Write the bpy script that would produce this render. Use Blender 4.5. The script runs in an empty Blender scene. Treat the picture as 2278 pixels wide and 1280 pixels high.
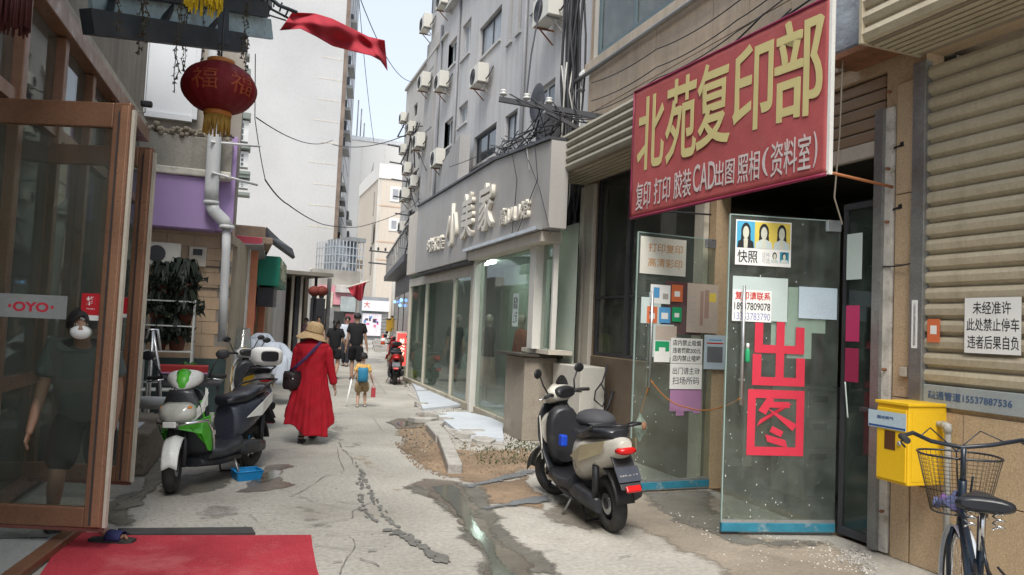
import bpy, math, random, bmesh
import numpy as np
from mathutils import Vector, Matrix, Euler
random.seed(7)
S = bpy.context.scene
COL = S.collection
PI = math.pi

# ------------------------------------------------------------------ camera
FPX, CX, CY, EYE = 1645.0, 1139.0, 640.0, 1.6
YAW, PITCH, ROLL = .354, .053, .045
CF = Vector((math.sin(YAW)*math.cos(PITCH), math.cos(YAW)*math.cos(PITCH), math.sin(PITCH)))
_R0 = Vector((math.cos(YAW), -math.sin(YAW), 0)); _U0 = _R0.cross(CF)
CR = math.cos(ROLL)*_R0 + math.sin(ROLL)*_U0
CU = -math.sin(ROLL)*_R0 + math.cos(ROLL)*_U0
cam = bpy.data.cameras.new('camera'); camo = bpy.data.objects.new('camera', cam); COL.objects.link(camo)
cam.sensor_width = 36; cam.lens = 36*FPX/2278; cam.clip_end = 2000; cam.clip_start = .05
mw = Matrix((CR, CU, -CF)).transposed().to_4x4(); mw.translation = (0, 0, EYE)
camo.matrix_world = mw
S.camera = camo

# ------------------------------------------------------------------ sky, sun, exposure
SUN_EL, SUN_ROT = math.radians(56), math.radians(202)
w = bpy.data.worlds.new('World'); S.world = w; w.use_nodes = True
nt = w.node_tree; nt.nodes.clear()
sky = nt.nodes.new('ShaderNodeTexSky'); sky.sky_type = 'NISHITA'; sky.sun_disc = False
sky.sun_elevation = SUN_EL; sky.sun_rotation = SUN_ROT; sky.dust_density = 3.0; sky.air_density = 1.0; sky.ozone_density = 1.5
hs = nt.nodes.new('ShaderNodeHueSaturation'); hs.inputs['Saturation'].default_value = .4
mixw = nt.nodes.new('ShaderNodeMixRGB'); mixw.inputs['Fac'].default_value = .55
mixw.inputs['Color2'].default_value = (6.1, 6.9, 8.1, 1)          # even cloud veil over the sky
bg = nt.nodes.new('ShaderNodeBackground'); bg.inputs['Strength'].default_value = .060
out = nt.nodes.new('ShaderNodeOutputWorld')
nt.links.new(sky.outputs[0], hs.inputs['Color']); nt.links.new(hs.outputs[0], mixw.inputs['Color1'])
nt.links.new(mixw.outputs[0], bg.inputs['Color']); nt.links.new(bg.outputs[0], out.inputs['Surface'])
sl = bpy.data.lights.new('sun', 'SUN'); sl.energy = 1.5; sl.angle = math.radians(28); sl.color = (1, .96, .9)
so = bpy.data.objects.new('sun', sl); COL.objects.link(so)
sd = Vector((math.sin(SUN_ROT)*math.cos(SUN_EL), math.cos(SUN_ROT)*math.cos(SUN_EL), math.sin(SUN_EL)))
so.rotation_euler = sd.to_track_quat('Z', 'Y').to_euler(); so.location = (0, 0, 30)
S.view_settings.view_transform = 'Standard'; S.view_settings.look = 'None'
S.view_settings.exposure = 1.6; S.view_settings.gamma = 1; S.view_settings.use_curve_mapping = False
S.render.engine = 'CYCLES'
S.cycles.max_bounces = 8; S.cycles.transparent_max_bounces = 24; S.cycles.diffuse_bounces = 4

# ------------------------------------------------------------------ picture point -> place
def ray(px, py): return CF + CR*((px-CX)/FPX) - CU*((py-CY)/FPX)
EYEV = Vector((0, 0, EYE))
def G(px, py, z=0.0):
    r = ray(px, py); return EYEV + r*((z-EYE)/r.z)
def PXp(px, py, x):
    r = ray(px, py); return EYEV + r*(x/r.x)
def PYp(px, py, y):
    r = ray(px, py); return EYEV + r*(y/r.y)
class Plane:
    """upright plane through two ground points, p0 on the viewer's left; u runs right, z up, o out to the viewer"""
    def __init__(s, p0, p1):
        s.p0 = Vector((p0[0], p0[1], 0)); s.d = (Vector((p1[0], p1[1], 0))-s.p0).normalized()
        s.n = s.d.cross(Vector((0, 0, 1))); s.L = (Vector((p1[0], p1[1], 0))-s.p0).length
    def uz(s, px, py, o=0.0):
        r = ray(px, py); q = s.p0 + s.n*o
        t = (q-EYEV).dot(s.n)/r.dot(s.n); p = EYEV + r*t
        return (p-s.p0).dot(s.d), p.z
    def P(s, u, z, o=0.0): return s.p0 + s.d*u + s.n*o + Vector((0, 0, z))
    def M(s, u=0, z=0, o=0.0):
        m = Matrix((s.d, Vector((0, 0, 1)), s.n)).transposed().to_4x4(); m.translation = s.P(u, z, o); return m

# ------------------------------------------------------------------ materials
def _n(nt, t, **k):
    n = nt.nodes.new(t)
    for a, b in k.items():
        if a.startswith('i_'): n.inputs[a[2:].replace('_', ' ')].default_value = b
        else: setattr(n, a, b)
    return n
MATS = {}
def mat(name, col, rough=.8, var=.12, scale=2.0, fine=.06, fscale=60, bump=.0, bscale=40, metal=0.0, streak=.0, streakcol=(.10, .09, .08), world=False,
        spots=.0, spotcol=(.06, .05, .045), spotscale=6, spec=.4, emit=None, trans=0):
    if name in MATS: return MATS[name]
    m = bpy.data.materials.new(name); m.use_nodes = True; nt = m.node_tree; L = nt.links.new
    b = nt.nodes['Principled BSDF']
    if world: src = _n(nt, 'ShaderNodeNewGeometry').outputs['Position']
    else: src = _n(nt, 'ShaderNodeTexCoord').outputs['Object']
    def noise(sc, det=4, vec=None, ro=.55):
        n = _n(nt, 'ShaderNodeTexNoise'); n.inputs['Scale'].default_value = sc; n.inputs['Detail'].default_value = det; n.inputs['Roughness'].default_value = ro
        L(vec if vec is not None else src, n.inputs['Vector']); return n.outputs['Fac']
    def mr(v, a, b_, c, d):
        n = _n(nt, 'ShaderNodeMapRange'); L(v, n.inputs[0])
        for i, x in enumerate((a, b_, c, d)): n.inputs[i+1].default_value = x
        return n.outputs[0]
    def mul(a, b_):
        n = _n(nt, 'ShaderNodeMath', operation='MULTIPLY'); L(a, n.inputs[0]); L(b_, n.inputs[1]); return n.outputs[0]
    v = mr(noise(scale), .3, .7, 1-var, 1+var)
    if fine: v = mul(v, mr(noise(fscale, 2), .3, .7, 1-fine, 1+fine))
    mx = _n(nt, 'ShaderNodeVectorMath', operation='SCALE'); mx.inputs[0].default_value = col[:3]; L(v, mx.inputs['Scale'])
    c = mx.outputs[0]
    def mixc(c, fac, col2):
        n = _n(nt, 'ShaderNodeMixRGB'); L(fac, n.inputs['Fac']); L(c, n.inputs['Color1']); n.inputs['Color2'].default_value = (*col2, 1); return n.outputs[0]
    if streak:
        mp = _n(nt, 'ShaderNodeMapping'); L(src, mp.inputs[0]); mp.inputs['Scale'].default_value = (5, 5, .35) if world else (5, .35, 5)
        c = mixc(c, mr(noise(1.0, 5, mp.outputs[0], .7), .45, .8, 0, streak), streakcol)
    if spots:
        c = mixc(c, mr(noise(spotscale, 6, None, .7), .52, .72, 0, spots), spotcol)
    L(c, b.inputs['Base Color'])
    b.inputs['Roughness'].default_value = rough; b.inputs['Metallic'].default_value = metal
    b.inputs['Specular IOR Level'].default_value = spec
    if rough > .2: L(mr(noise(scale*3), .3, .7, max(0, rough-.1), min(1, rough+.1)), b.inputs['Roughness'])
    if bump:
        bn = _n(nt, 'ShaderNodeBump'); bn.inputs['Strength'].default_value = bump; bn.inputs['Distance'].default_value = .01
        L(noise(bscale, 5, None, .6), bn.inputs['Height']); L(bn.outputs[0], b.inputs['Normal'])
    if emit:
        b.inputs['Emission Color'].default_value = (*emit[:3], 1); b.inputs['Emission Strength'].default_value = emit[3]
    if trans:
        tr = _n(nt, 'ShaderNodeBsdfTranslucent'); L(c, tr.inputs[0]); ms = _n(nt, 'ShaderNodeMixShader'); ms.inputs[0].default_value = trans
        L(b.outputs[0], ms.inputs[1]); L(tr.outputs[0], ms.inputs[2]); L(ms.outputs[0], nt.nodes['Material Output'].inputs[0])
    MATS[name] = m; return m
def glass(name, tint=(.8, .86, .82), dirt=.1, refl=1.0, rough=.02, dirtcol=(.45, .46, .42)):
    if name in MATS: return MATS[name]
    m = bpy.data.materials.new(name); m.use_nodes = True; nt = m.node_tree; L = nt.links.new; nt.nodes.clear()
    tr = _n(nt, 'ShaderNodeBsdfTransparent'); tr.inputs[0].default_value = (*tint, 1)
    gl = _n(nt, 'ShaderNodeBsdfGlossy'); gl.inputs['Roughness'].default_value = rough; gl.inputs[0].default_value = (refl, refl, refl, 1)
    fr = _n(nt, 'ShaderNodeFresnel'); fr.inputs[0].default_value = 1.5
    bf = _n(nt, 'ShaderNodeNewGeometry'); io = _n(nt, 'ShaderNodeMapRange'); L(bf.outputs['Backfacing'], io.inputs[0]); io.inputs[3].default_value = 1.5; io.inputs[4].default_value = 1/1.5; L(io.outputs[0], fr.inputs[0])
    m1 = _n(nt, 'ShaderNodeMixShader'); L(fr.outputs[0], m1.inputs[0]); L(tr.outputs[0], m1.inputs[1]); L(gl.outputs[0], m1.inputs[2])
    df = _n(nt, 'ShaderNodeBsdfDiffuse'); df.inputs[0].default_value = (*dirtcol, 1)
    no = _n(nt, 'ShaderNodeTexNoise'); no.inputs['Scale'].default_value = 3; no.inputs['Detail'].default_value = 8; no.inputs['Roughness'].default_value = .7
    ps = _n(nt, 'ShaderNodeNewGeometry'); L(ps.outputs['Position'], no.inputs['Vector'])
    mr = _n(nt, 'ShaderNodeMapRange'); L(no.outputs[0], mr.inputs[0])
    for i, x in enumerate((.35, .75, dirt*.4, dirt*1.6)): mr.inputs[i+1].default_value = x
    m2 = _n(nt, 'ShaderNodeMixShader'); L(mr.outputs[0], m2.inputs[0]); L(m1.outputs[0], m2.inputs[1]); L(df.outputs[0], m2.inputs[2])
    o = _n(nt, 'ShaderNodeOutputMaterial'); L(m2.outputs[0], o.inputs[0])
    MATS[name] = m; return m

# ------------------------------------------------------------------ mesh builder
class MB:
    def __init__(s): s.v = []; s.f = []; s.m = []; s.s = []
    def add(s, vs, fs, mi=0, smooth=False):
        b = len(s.v); s.v += [tuple(p) for p in vs]
        for f in fs: s.f.append([b+i for i in f]); s.m.append(mi); s.s.append(smooth)
        return s
    def box(s, x0, x1, y0, y1, z0, z1, mi=0):
        if x0 > x1: x0, x1 = x1, x0
        if y0 > y1: y0, y1 = y1, y0
        if z0 > z1: z0, z1 = z1, z0
        vs = [(x, y, z) for z in (z0, z1) for y in (y0, y1) for x in (x0, x1)]
        return s.add(vs, [(0, 2, 3, 1), (4, 5, 7, 6), (0, 1, 5, 4), (2, 6, 7, 3), (0, 4, 6, 2), (1, 3, 7, 5)], mi)
    def bar(s, a, b, w, h=None, mi=0, up=(0, 0, 1)):
        a, b = Vector(a), Vector(b); h = h or w; d = (b-a).normalized(); u = Vector(up)
        if abs(d.dot(u)) > .98: u = Vector((0, 1, 0)) if abs(d.y) < .9 else Vector((1, 0, 0))
        r = d.cross(u).normalized(); u = r.cross(d)
        vs = [p + r*i*w/2 + u*j*h/2 for p in (a, b) for i, j in ((-1, -1), (1, -1), (1, 1), (-1, 1))]
        return s.add(vs, [(3, 2, 1, 0), (4, 5, 6, 7), (0, 1, 5, 4), (1, 2, 6, 5), (2, 3, 7, 6), (3, 0, 4, 7)], mi)
    def tube(s, pts, r, n=8, mi=0, caps=True, flat=1.0, up=(0, 0, 1)):
        pts = [Vector(p) for p in pts]; k = len(pts)
        rs = r if isinstance(r, (list, tuple)) else [r]*k
        rings = []; u = None
        for i, p in enumerate(pts):
            d = (pts[min(i+1, k-1)]-pts[max(i-1, 0)])
            if d.length < 1e-9: d = Vector((0, 0, 1))
            d.normalize()
            if u is None:
                u = Vector(up)
                if abs(d.dot(u)) > .95: u = Vector((0, 1, 0)) if abs(d.y) < .9 else Vector((1, 0, 0))
            u = (u - d*u.dot(d)).normalized(); w_ = d.cross(u)
            rings.append([p + (w_*math.cos(2*PI*j/n) + u*flat*math.sin(2*PI*j/n))*rs[i] for j in range(n)])
        return s.loft(rings, mi, caps)
    def loft(s, rings, mi=0, caps=True, smooth=True, closed=True):
        n = len(rings[0]); vs = [p for r in rings for p in r]; fs = []
        for i in range(len(rings)-1):
            for j in range(n if closed else n-1):
                a, b = i*n+j, i*n+(j+1) % n; fs.append((a, b, b+n, a+n))
        s.add(vs, fs, mi, smooth)
        if caps:
            b = len(s.v)-len(vs)
            s.f.append([b+j for j in range(n)][::-1]); s.m.append(mi); s.s.append(False)
            s.f.append([b+(len(rings)-1)*n+j for j in range(n)]); s.m.append(mi); s.s.append(False)
        return s
    def lathe(s, prof, n=24, c=(0, 0, 0), axis='z', mi=0, caps=True):
        rings = []
        for r, h in prof:
            ring = []
            for j in range(n):
                a = 2*PI*j/n; x, y = r*math.cos(a), r*math.sin(a)
                p = {'z': (x, y, h), 'y': (x, h, y), 'x': (h, x, y)}[axis]
                ring.append((p[0]+c[0], p[1]+c[1], p[2]+c[2]))
            rings.append(ring)
        return s.loft(rings, mi, caps)
    def ball(s, c, r, nu=16, nv=10, mi=0):
        r = r if isinstance(r, (tuple, list)) else (r, r, r)
        rings = []
        for i in range(nv+1):
            t = -PI/2+PI*i/nv; t = max(-PI/2+.05, min(PI/2-.05, t))
            rings.append([(c[0]+r[0]*math.cos(t)*math.cos(2*PI*j/nu), c[1]+r[1]*math.cos(t)*math.sin(2*PI*j/nu), c[2]+r[2]*math.sin(t)) for j in range(nu)])
        return s.loft(rings, mi)
    def prism(s, poly, z0, z1, axis='z', mi=0, smooth=False):
        def q(a, b, c): return {'z': (a, b, c), 'y': (a, c, b), 'x': (c, a, b)}[axis]
        n = len(poly); vs = [q(a, b, z0) for a, b in poly] + [q(a, b, z1) for a, b in poly]
        fs = [tuple(range(n))[::-1], tuple(range(n, 2*n))] + [(i, (i+1) % n, (i+1) % n+n, i+n) for i in range(n)]
        return s.add(vs, fs, mi, smooth)
    def grid(s, fn, nu, nv, mi=0, smooth=True):
        vs = [fn(i/nu, j/nv) for i in range(nu+1) for j in range(nv+1)]
        return s.add(vs, [(i*(nv+1)+j, (i+1)*(nv+1)+j, (i+1)*(nv+1)+j+1, i*(nv+1)+j+1) for i in range(nu) for j in range(nv)], mi, smooth)
    def mesh(s, name, mats):
        me = bpy.data.meshes.new(name); me.from_pydata([tuple(v) for v in s.v], [], s.f)
        for m in (mats if isinstance(mats, (list, tuple)) else [mats]): me.materials.append(m)
        me.polygons.foreach_set('material_index', s.m); me.polygons.foreach_set('use_smooth', s.s)
        bm = bmesh.new(); bm.from_mesh(me); bmesh.ops.recalc_face_normals(bm, faces=bm.faces); bm.to_mesh(me); bm.free()
        me.update(); return me
    def build(s, name, mats, parent=None, bevel=0, M=None, solid=0, label=None, kind=None, sub=0):
        return put(name, s.mesh(name, mats), parent, bevel, M, solid, label, kind, sub)
def put(name, me, parent=None, bevel=0, M=None, solid=0, label=None, kind=None, sub=0):
    o = bpy.data.objects.new(name, me); COL.objects.link(o)
    if parent: o.parent = parent
    if M is not None:
        if isinstance(M, Matrix): o.matrix_basis = M
        else: o.location = M
    if solid: md = o.modifiers.new('s', 'SOLIDIFY'); md.thickness = solid; md.offset = 0
    if bevel: md = o.modifiers.new('b', 'BEVEL'); md.width = bevel; md.segments = 2; md.limit_method = 'ANGLE'; md.angle_limit = .7
    if sub: md = o.modifiers.new('u', 'SUBSURF'); md.levels = sub; md.render_levels = sub
    if label: o['label'] = label
    if kind: o['kind'] = kind
    return o
def thing(name, label, cat, M=None, group=None):
    o = bpy.data.objects.new(name, None); COL.objects.link(o); o.empty_display_size = .1
    if M is not None:
        if isinstance(M, Matrix): o.matrix_basis = M
        else: o.location = M
    return tag(o, label, cat, group)
def tag(o, label=None, cat=None, group=None, kind=None):
    if label: o['label'] = label
    if cat: o['category'] = cat
    if group: o['group'] = group
    if kind: o['kind'] = kind
    return o
def kids(o): return [c for c in bpy.data.objects if c.parent == o]
def dup(o, M=None, label=None, parent=None):
    c = o.copy(); COL.objects.link(c); c.parent = parent
    if M is not None: c.matrix_basis = M if isinstance(M, Matrix) else Matrix.Translation(M)
    if label: c['label'] = label
    for k in KIDS.setdefault(o.name, kids(o)): dup(k, None, None, c)
    return c
KIDS = {}
def rotz(x, y, z, a): return Matrix.Translation((x, y, z)) @ Matrix.Rotation(a, 4, 'Z')
_tc = {}
def text_mesh(txt, W, H, mats, thick=.002, bold=.0, key=None, name='lettering', fillx=True):
    """flat raised lettering W x H, lower left corner at 0,0 in x,y; face to +z"""
    cu = bpy.data.curves.new('t', 'FONT'); cu.body = txt; cu.size = 1; cu.offset = bold; cu.extrude = .01; cu.resolution_u = 3
    o = bpy.data.objects.new('t', cu); COL.objects.link(o)
    dg = bpy.context.evaluated_depsgraph_get(); dg.update()
    me = bpy.data.meshes.new_from_object(o.evaluated_get(dg)); bpy.data.objects.remove(o); bpy.data.curves.remove(cu)
    n = len(me.vertices)
    if n == 0: return me
    co = np.empty(n*3, 'f'); me.vertices.foreach_get('co', co); co = co.reshape(-1, 3)
    mn, mx = co.min(0), co.max(0); sc = np.array([W/(mx[0]-mn[0]), H/(mx[1]-mn[1]), thick/(mx[2]-mn[2])])
    co = (co-mn)*sc; me.vertices.foreach_set('co', co.ravel()); me.materials.clear()
    for m in (mats if isinstance(mats, (list, tuple)) else [mats]): me.materials.append(m)
    me.name = name; me.update(); return me
def wall_holes(mb, u0, u1, z0, z1, holes, depth=.15, mi=0, back=None):
    """wall face in the x,y plane at z=0 with recessed openings (reveals run back to -depth)"""
    holes = [(max(a, u0), min(b, u1), max(c, z0), min(d, z1)) for a, b, c, d in holes]
    us = sorted({u0, u1, *[h[0] for h in holes], *[h[1] for h in holes]}); zs = sorted({z0, z1, *[h[2] for h in holes], *[h[3] for h in holes]})
    for a, b in zip(us, us[1:]):
        for c, d in zip(zs, zs[1:]):
            if any(h[0] <= (a+b)/2 <= h[1] and h[2] <= (c+d)/2 <= h[3] for h in holes): continue
            mb.add([(a, c, 0), (b, c, 0), (b, d, 0), (a, d, 0)], [(0, 1, 2, 3)], mi)
    for a, b, c, d in holes:
        e = -depth
        mb.add([(a, c, 0), (b, c, 0), (b, d, 0), (a, d, 0), (a, c, e), (b, c, e), (b, d, e), (a, d, e)], [(0, 4, 5, 1), (1, 5, 6, 2), (2, 6, 7, 3), (3, 7, 4, 0)], mi)
def window(parent, a, b, c, d, fm, gm, z=-.12, cols=2, fw=.05, bars=0, barm=None, transom=0):
    """window frame with panes as a part, panes as sub-parts"""
    m = MB(); m.box(a, b, c, c+fw, z, z+.05); m.box(a, b, d-fw, d, z, z+.05); m.box(a, a+fw, c+fw, d-fw, z, z+.05); m.box(b-fw, b, c+fw, d-fw, z, z+.05)
    for i in range(1, cols): x = a+(b-a)*i/cols; m.box(x-fw/2, x+fw/2, c+fw, d-fw, z+.002, z+.048)
    if transom: y = d-(d-c)*transom; m.box(a+fw, b-fw, y-fw/2, y+fw/2, z+.004, z+.046)
    o = m.build('window', fm, parent)
    for i in range(cols):
        x0 = a+(b-a)*i/cols; x1 = a+(b-a)*(i+1)/cols
        MB().box(x0+fw*.5+.002, x1-fw*.5-.002, c+fw*.8, d-fw*.8, z+.018, z+.026).build('pane', gm, o)
    if bars:
        m = MB()
        for i in range(bars): x = a+(b-a)*(i+.5)/bars; m.box(x-.008, x+.008, c, d, z+.08, z+.096)
        for i in range(3): y = c+(d-c)*(i+.5)/3; m.box(a, b, y-.008, y+.008, z+.097, z+.11)
        m.build('grille', barm or fm, o)
    return o
def blocky(pts, it=3, amp=.12, seed=1):
    """ragged outline from a few corner points"""
    rnd = random.Random(seed); p = [Vector(q[:2]) for q in pts]
    for k in range(it):
        q = []
        for i in range(len(p)):
            a, b = p[i], p[(i+1) % len(p)]; d = b-a; n = Vector((-d.y, d.x))
            q += [a, (a+b)/2 + n*rnd.uniform(-amp, amp)]
        p = q
    return p
def edged(m, feather):
    """copy of a material that breaks up towards the edge of its sheet, the way dirt and damp thin out"""
    key = m.name+' thinning %.2f' % feather
    if key in MATS: return MATS[key]
    c = m.copy(); c.name = key; nt = c.node_tree; L = nt.links.new; outn = nt.nodes['Material Output']; src = outn.inputs[0].links[0].from_socket
    at = _n(nt, 'ShaderNodeAttribute'); at.attribute_name = 'edge'; geo = _n(nt, 'ShaderNodeNewGeometry')
    n = _n(nt, 'ShaderNodeTexNoise'); n.inputs['Scale'].default_value = 7; n.inputs['Detail'].default_value = 8; n.inputs['Roughness'].default_value = .72; L(geo.outputs['Position'], n.inputs['Vector'])
    a = _n(nt, 'ShaderNodeMapRange'); L(at.outputs['Fac'], a.inputs[0])
    for i, x in enumerate((0, feather, -.42, .5)): a.inputs[i+1].default_value = x
    s_ = _n(nt, 'ShaderNodeMath', operation='ADD'); L(a.outputs[0], s_.inputs[0]); L(n.outputs['Fac'], s_.inputs[1])
    b = _n(nt, 'ShaderNodeMapRange'); L(s_.outputs[0], b.inputs[0])
    for i, x in enumerate((.42, .60, 0, 1)): b.inputs[i+1].default_value = x
    mx = _n(nt, 'ShaderNodeMixShader'); tr = _n(nt, 'ShaderNodeBsdfTransparent'); L(b.outputs[0], mx.inputs[0]); L(tr.outputs[0], mx.inputs[1]); L(src, mx.inputs[2]); L(mx.outputs[0], outn.inputs[0])
    MATS[key] = c; return c
def sheet(name, pts, z, m, label=None, kind='structure', it=3, amp=.12, seed=1, th=.0, feather=.22):
    p = blocky(pts, it, amp, seed)
    if th:
        bm = bmesh.new(); vs = [bm.verts.new((q.x, q.y, z)) for q in p]; f = bm.faces.new(vs)
        r = bmesh.ops.extrude_face_region(bm, geom=[f]); up = [v for v in r['geom'] if isinstance(v, bmesh.types.BMVert)]
        for v in up: v.co.z += th
        bmesh.ops.triangulate(bm, faces=bm.faces); bmesh.ops.recalc_face_normals(bm, faces=bm.faces)
        me = bpy.data.meshes.new(name); bm.to_mesh(me); bm.free(); me.materials.append(m); o = put(name, me); o['kind'] = kind; return o
    P = np.array([(q.x, q.y) for q in p]); x0, y0 = P.min(0)-.03; x1, y1 = P.max(0)+.03
    c = max(.035, math.sqrt((x1-x0)*(y1-y0)/9000)); nx, ny = int((x1-x0)/c)+2, int((y1-y0)/c)+2
    X, Y = np.meshgrid(x0+c*np.arange(nx), y0+c*np.arange(ny), indexing='ij'); A = P; B = np.roll(P, -1, 0)
    ins = np.zeros(X.shape, bool); dm = np.full(X.shape, 1e9)
    for a, b in zip(A, B):
        with np.errstate(divide='ignore', invalid='ignore'):
            cr = ((a[1] > Y) != (b[1] > Y)) & (X < (b[0]-a[0])*(Y-a[1])/(b[1]-a[1]+1e-12)+a[0])
        ins ^= cr; d = b-a; t = np.clip(((X-a[0])*d[0]+(Y-a[1])*d[1])/max(1e-9, d@d), 0, 1); dm = np.minimum(dm, np.hypot(X-a[0]-t*d[0], Y-a[1]-t*d[1]))
    e = np.where(ins, dm, 0); idx = {}; vs = []; ed = []; fs = []
    def vi(i, j):
        if (i, j) not in idx: idx[(i, j)] = len(vs); vs.append((X[i, j], Y[i, j], z)); ed.append(e[i, j])
        return idx[(i, j)]
    for i in range(nx-1):
        for j in range(ny-1):
            if ins[i, j] or ins[i+1, j] or ins[i+1, j+1] or ins[i, j+1]: fs.append((vi(i, j), vi(i+1, j), vi(i+1, j+1), vi(i, j+1)))
    me = bpy.data.meshes.new(name); me.from_pydata(vs, [], fs); me.materials.append(edged(m, feather))
    at = me.attributes.new('edge', 'FLOAT', 'POINT'); at.data.foreach_set('value', np.array(ed, 'f')); me.update()
    o = put(name, me); o['kind'] = kind
    return o
def wire(name, pts, r, m, label, cat='cable', sag=0, group=None, n=5, seg=14):
    """cable hung through points with sag between each pair"""
    P = []
    for a, b in zip(pts, pts[1:]):
        a, b = Vector(a), Vector(b)
        for i in range(seg):
            t = i/seg; p = a.lerp(b, t); p.z -= sag*4*t*(1-t); P.append(p)
    P.append(Vector(pts[-1])); o = MB().tube(P, r, n, caps=True).build(name, m)
    return tag(o, label, cat, group)
# ------------------------------------------------------------------ palette
m_conc = mat('road concrete', (.335, .315, .275), .82, .22, .6, .17, 28, bump=.5, bscale=14, world=True, spots=.55, spotcol=(.20, .175, .135), spotscale=.9)
m_dirt = mat('dirt', (.22, .155, .10), .95, .3, 1.6, .2, 40, bump=.8, bscale=18, world=True, spots=.5, spotcol=(.10, .075, .05), spotscale=3)
m_mud = mat('wet mud', (.13, .105, .08), .38, .3, 2.5, .15, 40, bump=.3, bscale=10, world=True, spec=.5)
m_water = mat('puddle water', (.085, .078, .058), .10, .2, 2, 0, bump=.04, bscale=6, world=True, spec=.5)
m_gravel = mat('wet asphalt', (.14, .145, .15), .45, .2, 2, .35, 70, bump=1, bscale=60, world=True, spec=.5)
m_tar = mat('tar', (.15, .145, .13), .7, .3, 6, .2, 60, bump=.5, world=True)
m_marble = mat('pale slab', (.50, .53, .57), .45, .08, 1.5, .05, 60, world=True, spots=.25, spotcol=(.2, .2, .2), spotscale=5)
m_kerb = mat('kerb stone', (.36, .34, .31), .9, .2, 4, .15, 60, bump=.6, world=True, spots=.5)
m_stone = mat('tan stone', (.45, .33, .205), .7, .07, 2, .22, 90, bump=.15, world=True, spots=.25, spotcol=(.15, .11, .07), spotscale=30, streak=.2)
m_tile = mat('beige tile', (.38, .30, .22), .6, .14, 1.0, .08, 30, bump=.1, world=True, streak=.45, streakcol=(.14, .11, .09))
m_grey = mat('grey render', (.40, .395, .395), .85, .12, .5, .06, 20, bump=.2, world=True, spots=.35, spotcol=(.33, .29, .24), spotscale=.5, streak=.6, streakcol=(.20, .185, .17))
m_grey2 = mat('dingy render', (.32, .31, .30), .85, .12, .5, .06, 20, bump=.2, world=True, streak=.5, streakcol=(.14, .13, .12))
m_white = mat('white tower render', (.43, .425, .42), .85, .10, .10, .03, 3, world=True, spots=.25, spotcol=(.36, .35, .34), spotscale=.12, streak=.10, streakcol=(.30, .285, .26))
m_farw = mat('far white', (.66, .645, .615), .85, .04, .1, 0, world=True)
m_peach = mat('peach render', (.55, .485, .41), .85, .05, .1, .03, 5, world=True, streak=.15)
m_fascia = mat('fascia panel', (.36, .34, .315), .55, .05, .7, .03, 30, world=True, streak=.25, streakcol=(.24, .21, .18))
m_cream = mat('cream frame', (.55, .50, .42), .6, .06, 2, .05, 30, world=True, streak=.25)
m_slat = mat('beige slat', (.45, .39, .275), .5, .12, 1.2, .08, 40, world=True, spots=.22, spotcol=(.20, .13, .07), spotscale=9, streak=.5, streakcol=(.26, .21, .14), spec=.5)
m_metal = mat('dull steel', (.30, .30, .29), .45, .15, 4, .1, 60, metal=.7, spots=.4, spotcol=(.16, .10, .06))
m_alu = mat('aluminium', (.55, .56, .56), .35, .1, 5, .05, 60, metal=.8)
m_dark = mat('dark frame', (.045, .045, .05), .5, .15, 4)
m_black = mat('black plastic', (.018, .018, .02), .45, .2, 5, .1, 60)
m_rubber = mat('rubber', (.03, .029, .028), .85, .2, 8, .1, 80, spots=.4, spotcol=(.10, .09, .075))
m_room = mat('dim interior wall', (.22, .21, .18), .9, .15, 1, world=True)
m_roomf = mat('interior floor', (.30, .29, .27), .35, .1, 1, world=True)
m_winglass = mat('window glass', (.035, .045, .05), .12, .3, .8, 0, world=True, spec=.8)
m_winpale = mat('curtained window', (.20, .22, .24), .25, .3, .8, 0, world=True, spec=.7)
m_acw = mat('air conditioner casing', (.55, .53, .47), .55, .06, 3, .05, 40, spots=.3, spotcol=(.25, .2, .15))
m_cable = mat('cable sheath', (.03, .03, .034), .6)
m_cablew = mat('pale cable', (.40, .39, .36), .6)
m_rust = mat('rusty steel', (.22, .10, .05), .8, .3, 8, .2, 60)
m_red = mat('red paint', (.55, .02, .03), .5)
m_wood = mat('copper brown frame', (.24, .125, .075), .36, .14, 2.5, .1, 50, metal=.35, spots=.25, spotcol=(.10, .06, .04))
m_wood2 = mat('light copper frame', (.34, .18, .11), .34, .14, 2.5, .1, 50, metal=.35)
g_door = glass('door glass', (.88, .92, .88), .09, refl=.7, dirtcol=(.45, .50, .45))
g_shop = glass('shop glass', (.84, .90, .87), .06, refl=.6)
g_dark = glass('tinted glass', (.55, .60, .57), .10, refl=.7)
m_paper = mat('paper', (.78, .77, .73), .8, .04, 6, .02)
m_paperg = mat('greenish paper back', (.50, .58, .55), .8, .04, 6, .02)
m_ink = mat('black ink', (.02, .02, .022), .7)
m_inkr = mat('red ink', (.55, .04, .03), .7)
m_inkw = mat('white ink', (.8, .8, .78), .7)

# ------------------------------------------------------------------ ground
g = MB().grid(lambda a, b: (-120+240*a, -20+260*b, 0), 24, 26, smooth=False).build('ground', m_conc); g['kind'] = 'structure'
def GP(*pp): return [G(x, y) for x, y in pp]
sheet('dirt_verge', GP((860, 1000), (852, 968), (905, 930), (935, 905), (960, 925), (1000, 965), (1060, 1000), (1130, 990), (1240, 1000), (1240, 1060), (1190, 1050), (1060, 1092), (950, 1062), (900, 1030)), .004, m_dirt, it=4, amp=.13, seed=3, feather=.4)
sheet('dirt_patch', GP((1030, 1085), (1190, 1048), (1230, 1100), (1240, 1150), (1130, 1130), (1070, 1130)), .006, m_dirt, it=3, amp=.1, seed=4)
sheet('mud_strip', GP((880, 1082), (935, 1062), (1030, 1068), (1070, 1110), (1085, 1150), (1150, 1215), (1235, 1300), (1020, 1300), (1065, 1245), (1020, 1180), (975, 1130), (935, 1095)), .008, m_mud, it=4, amp=.10, seed=5)
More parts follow.
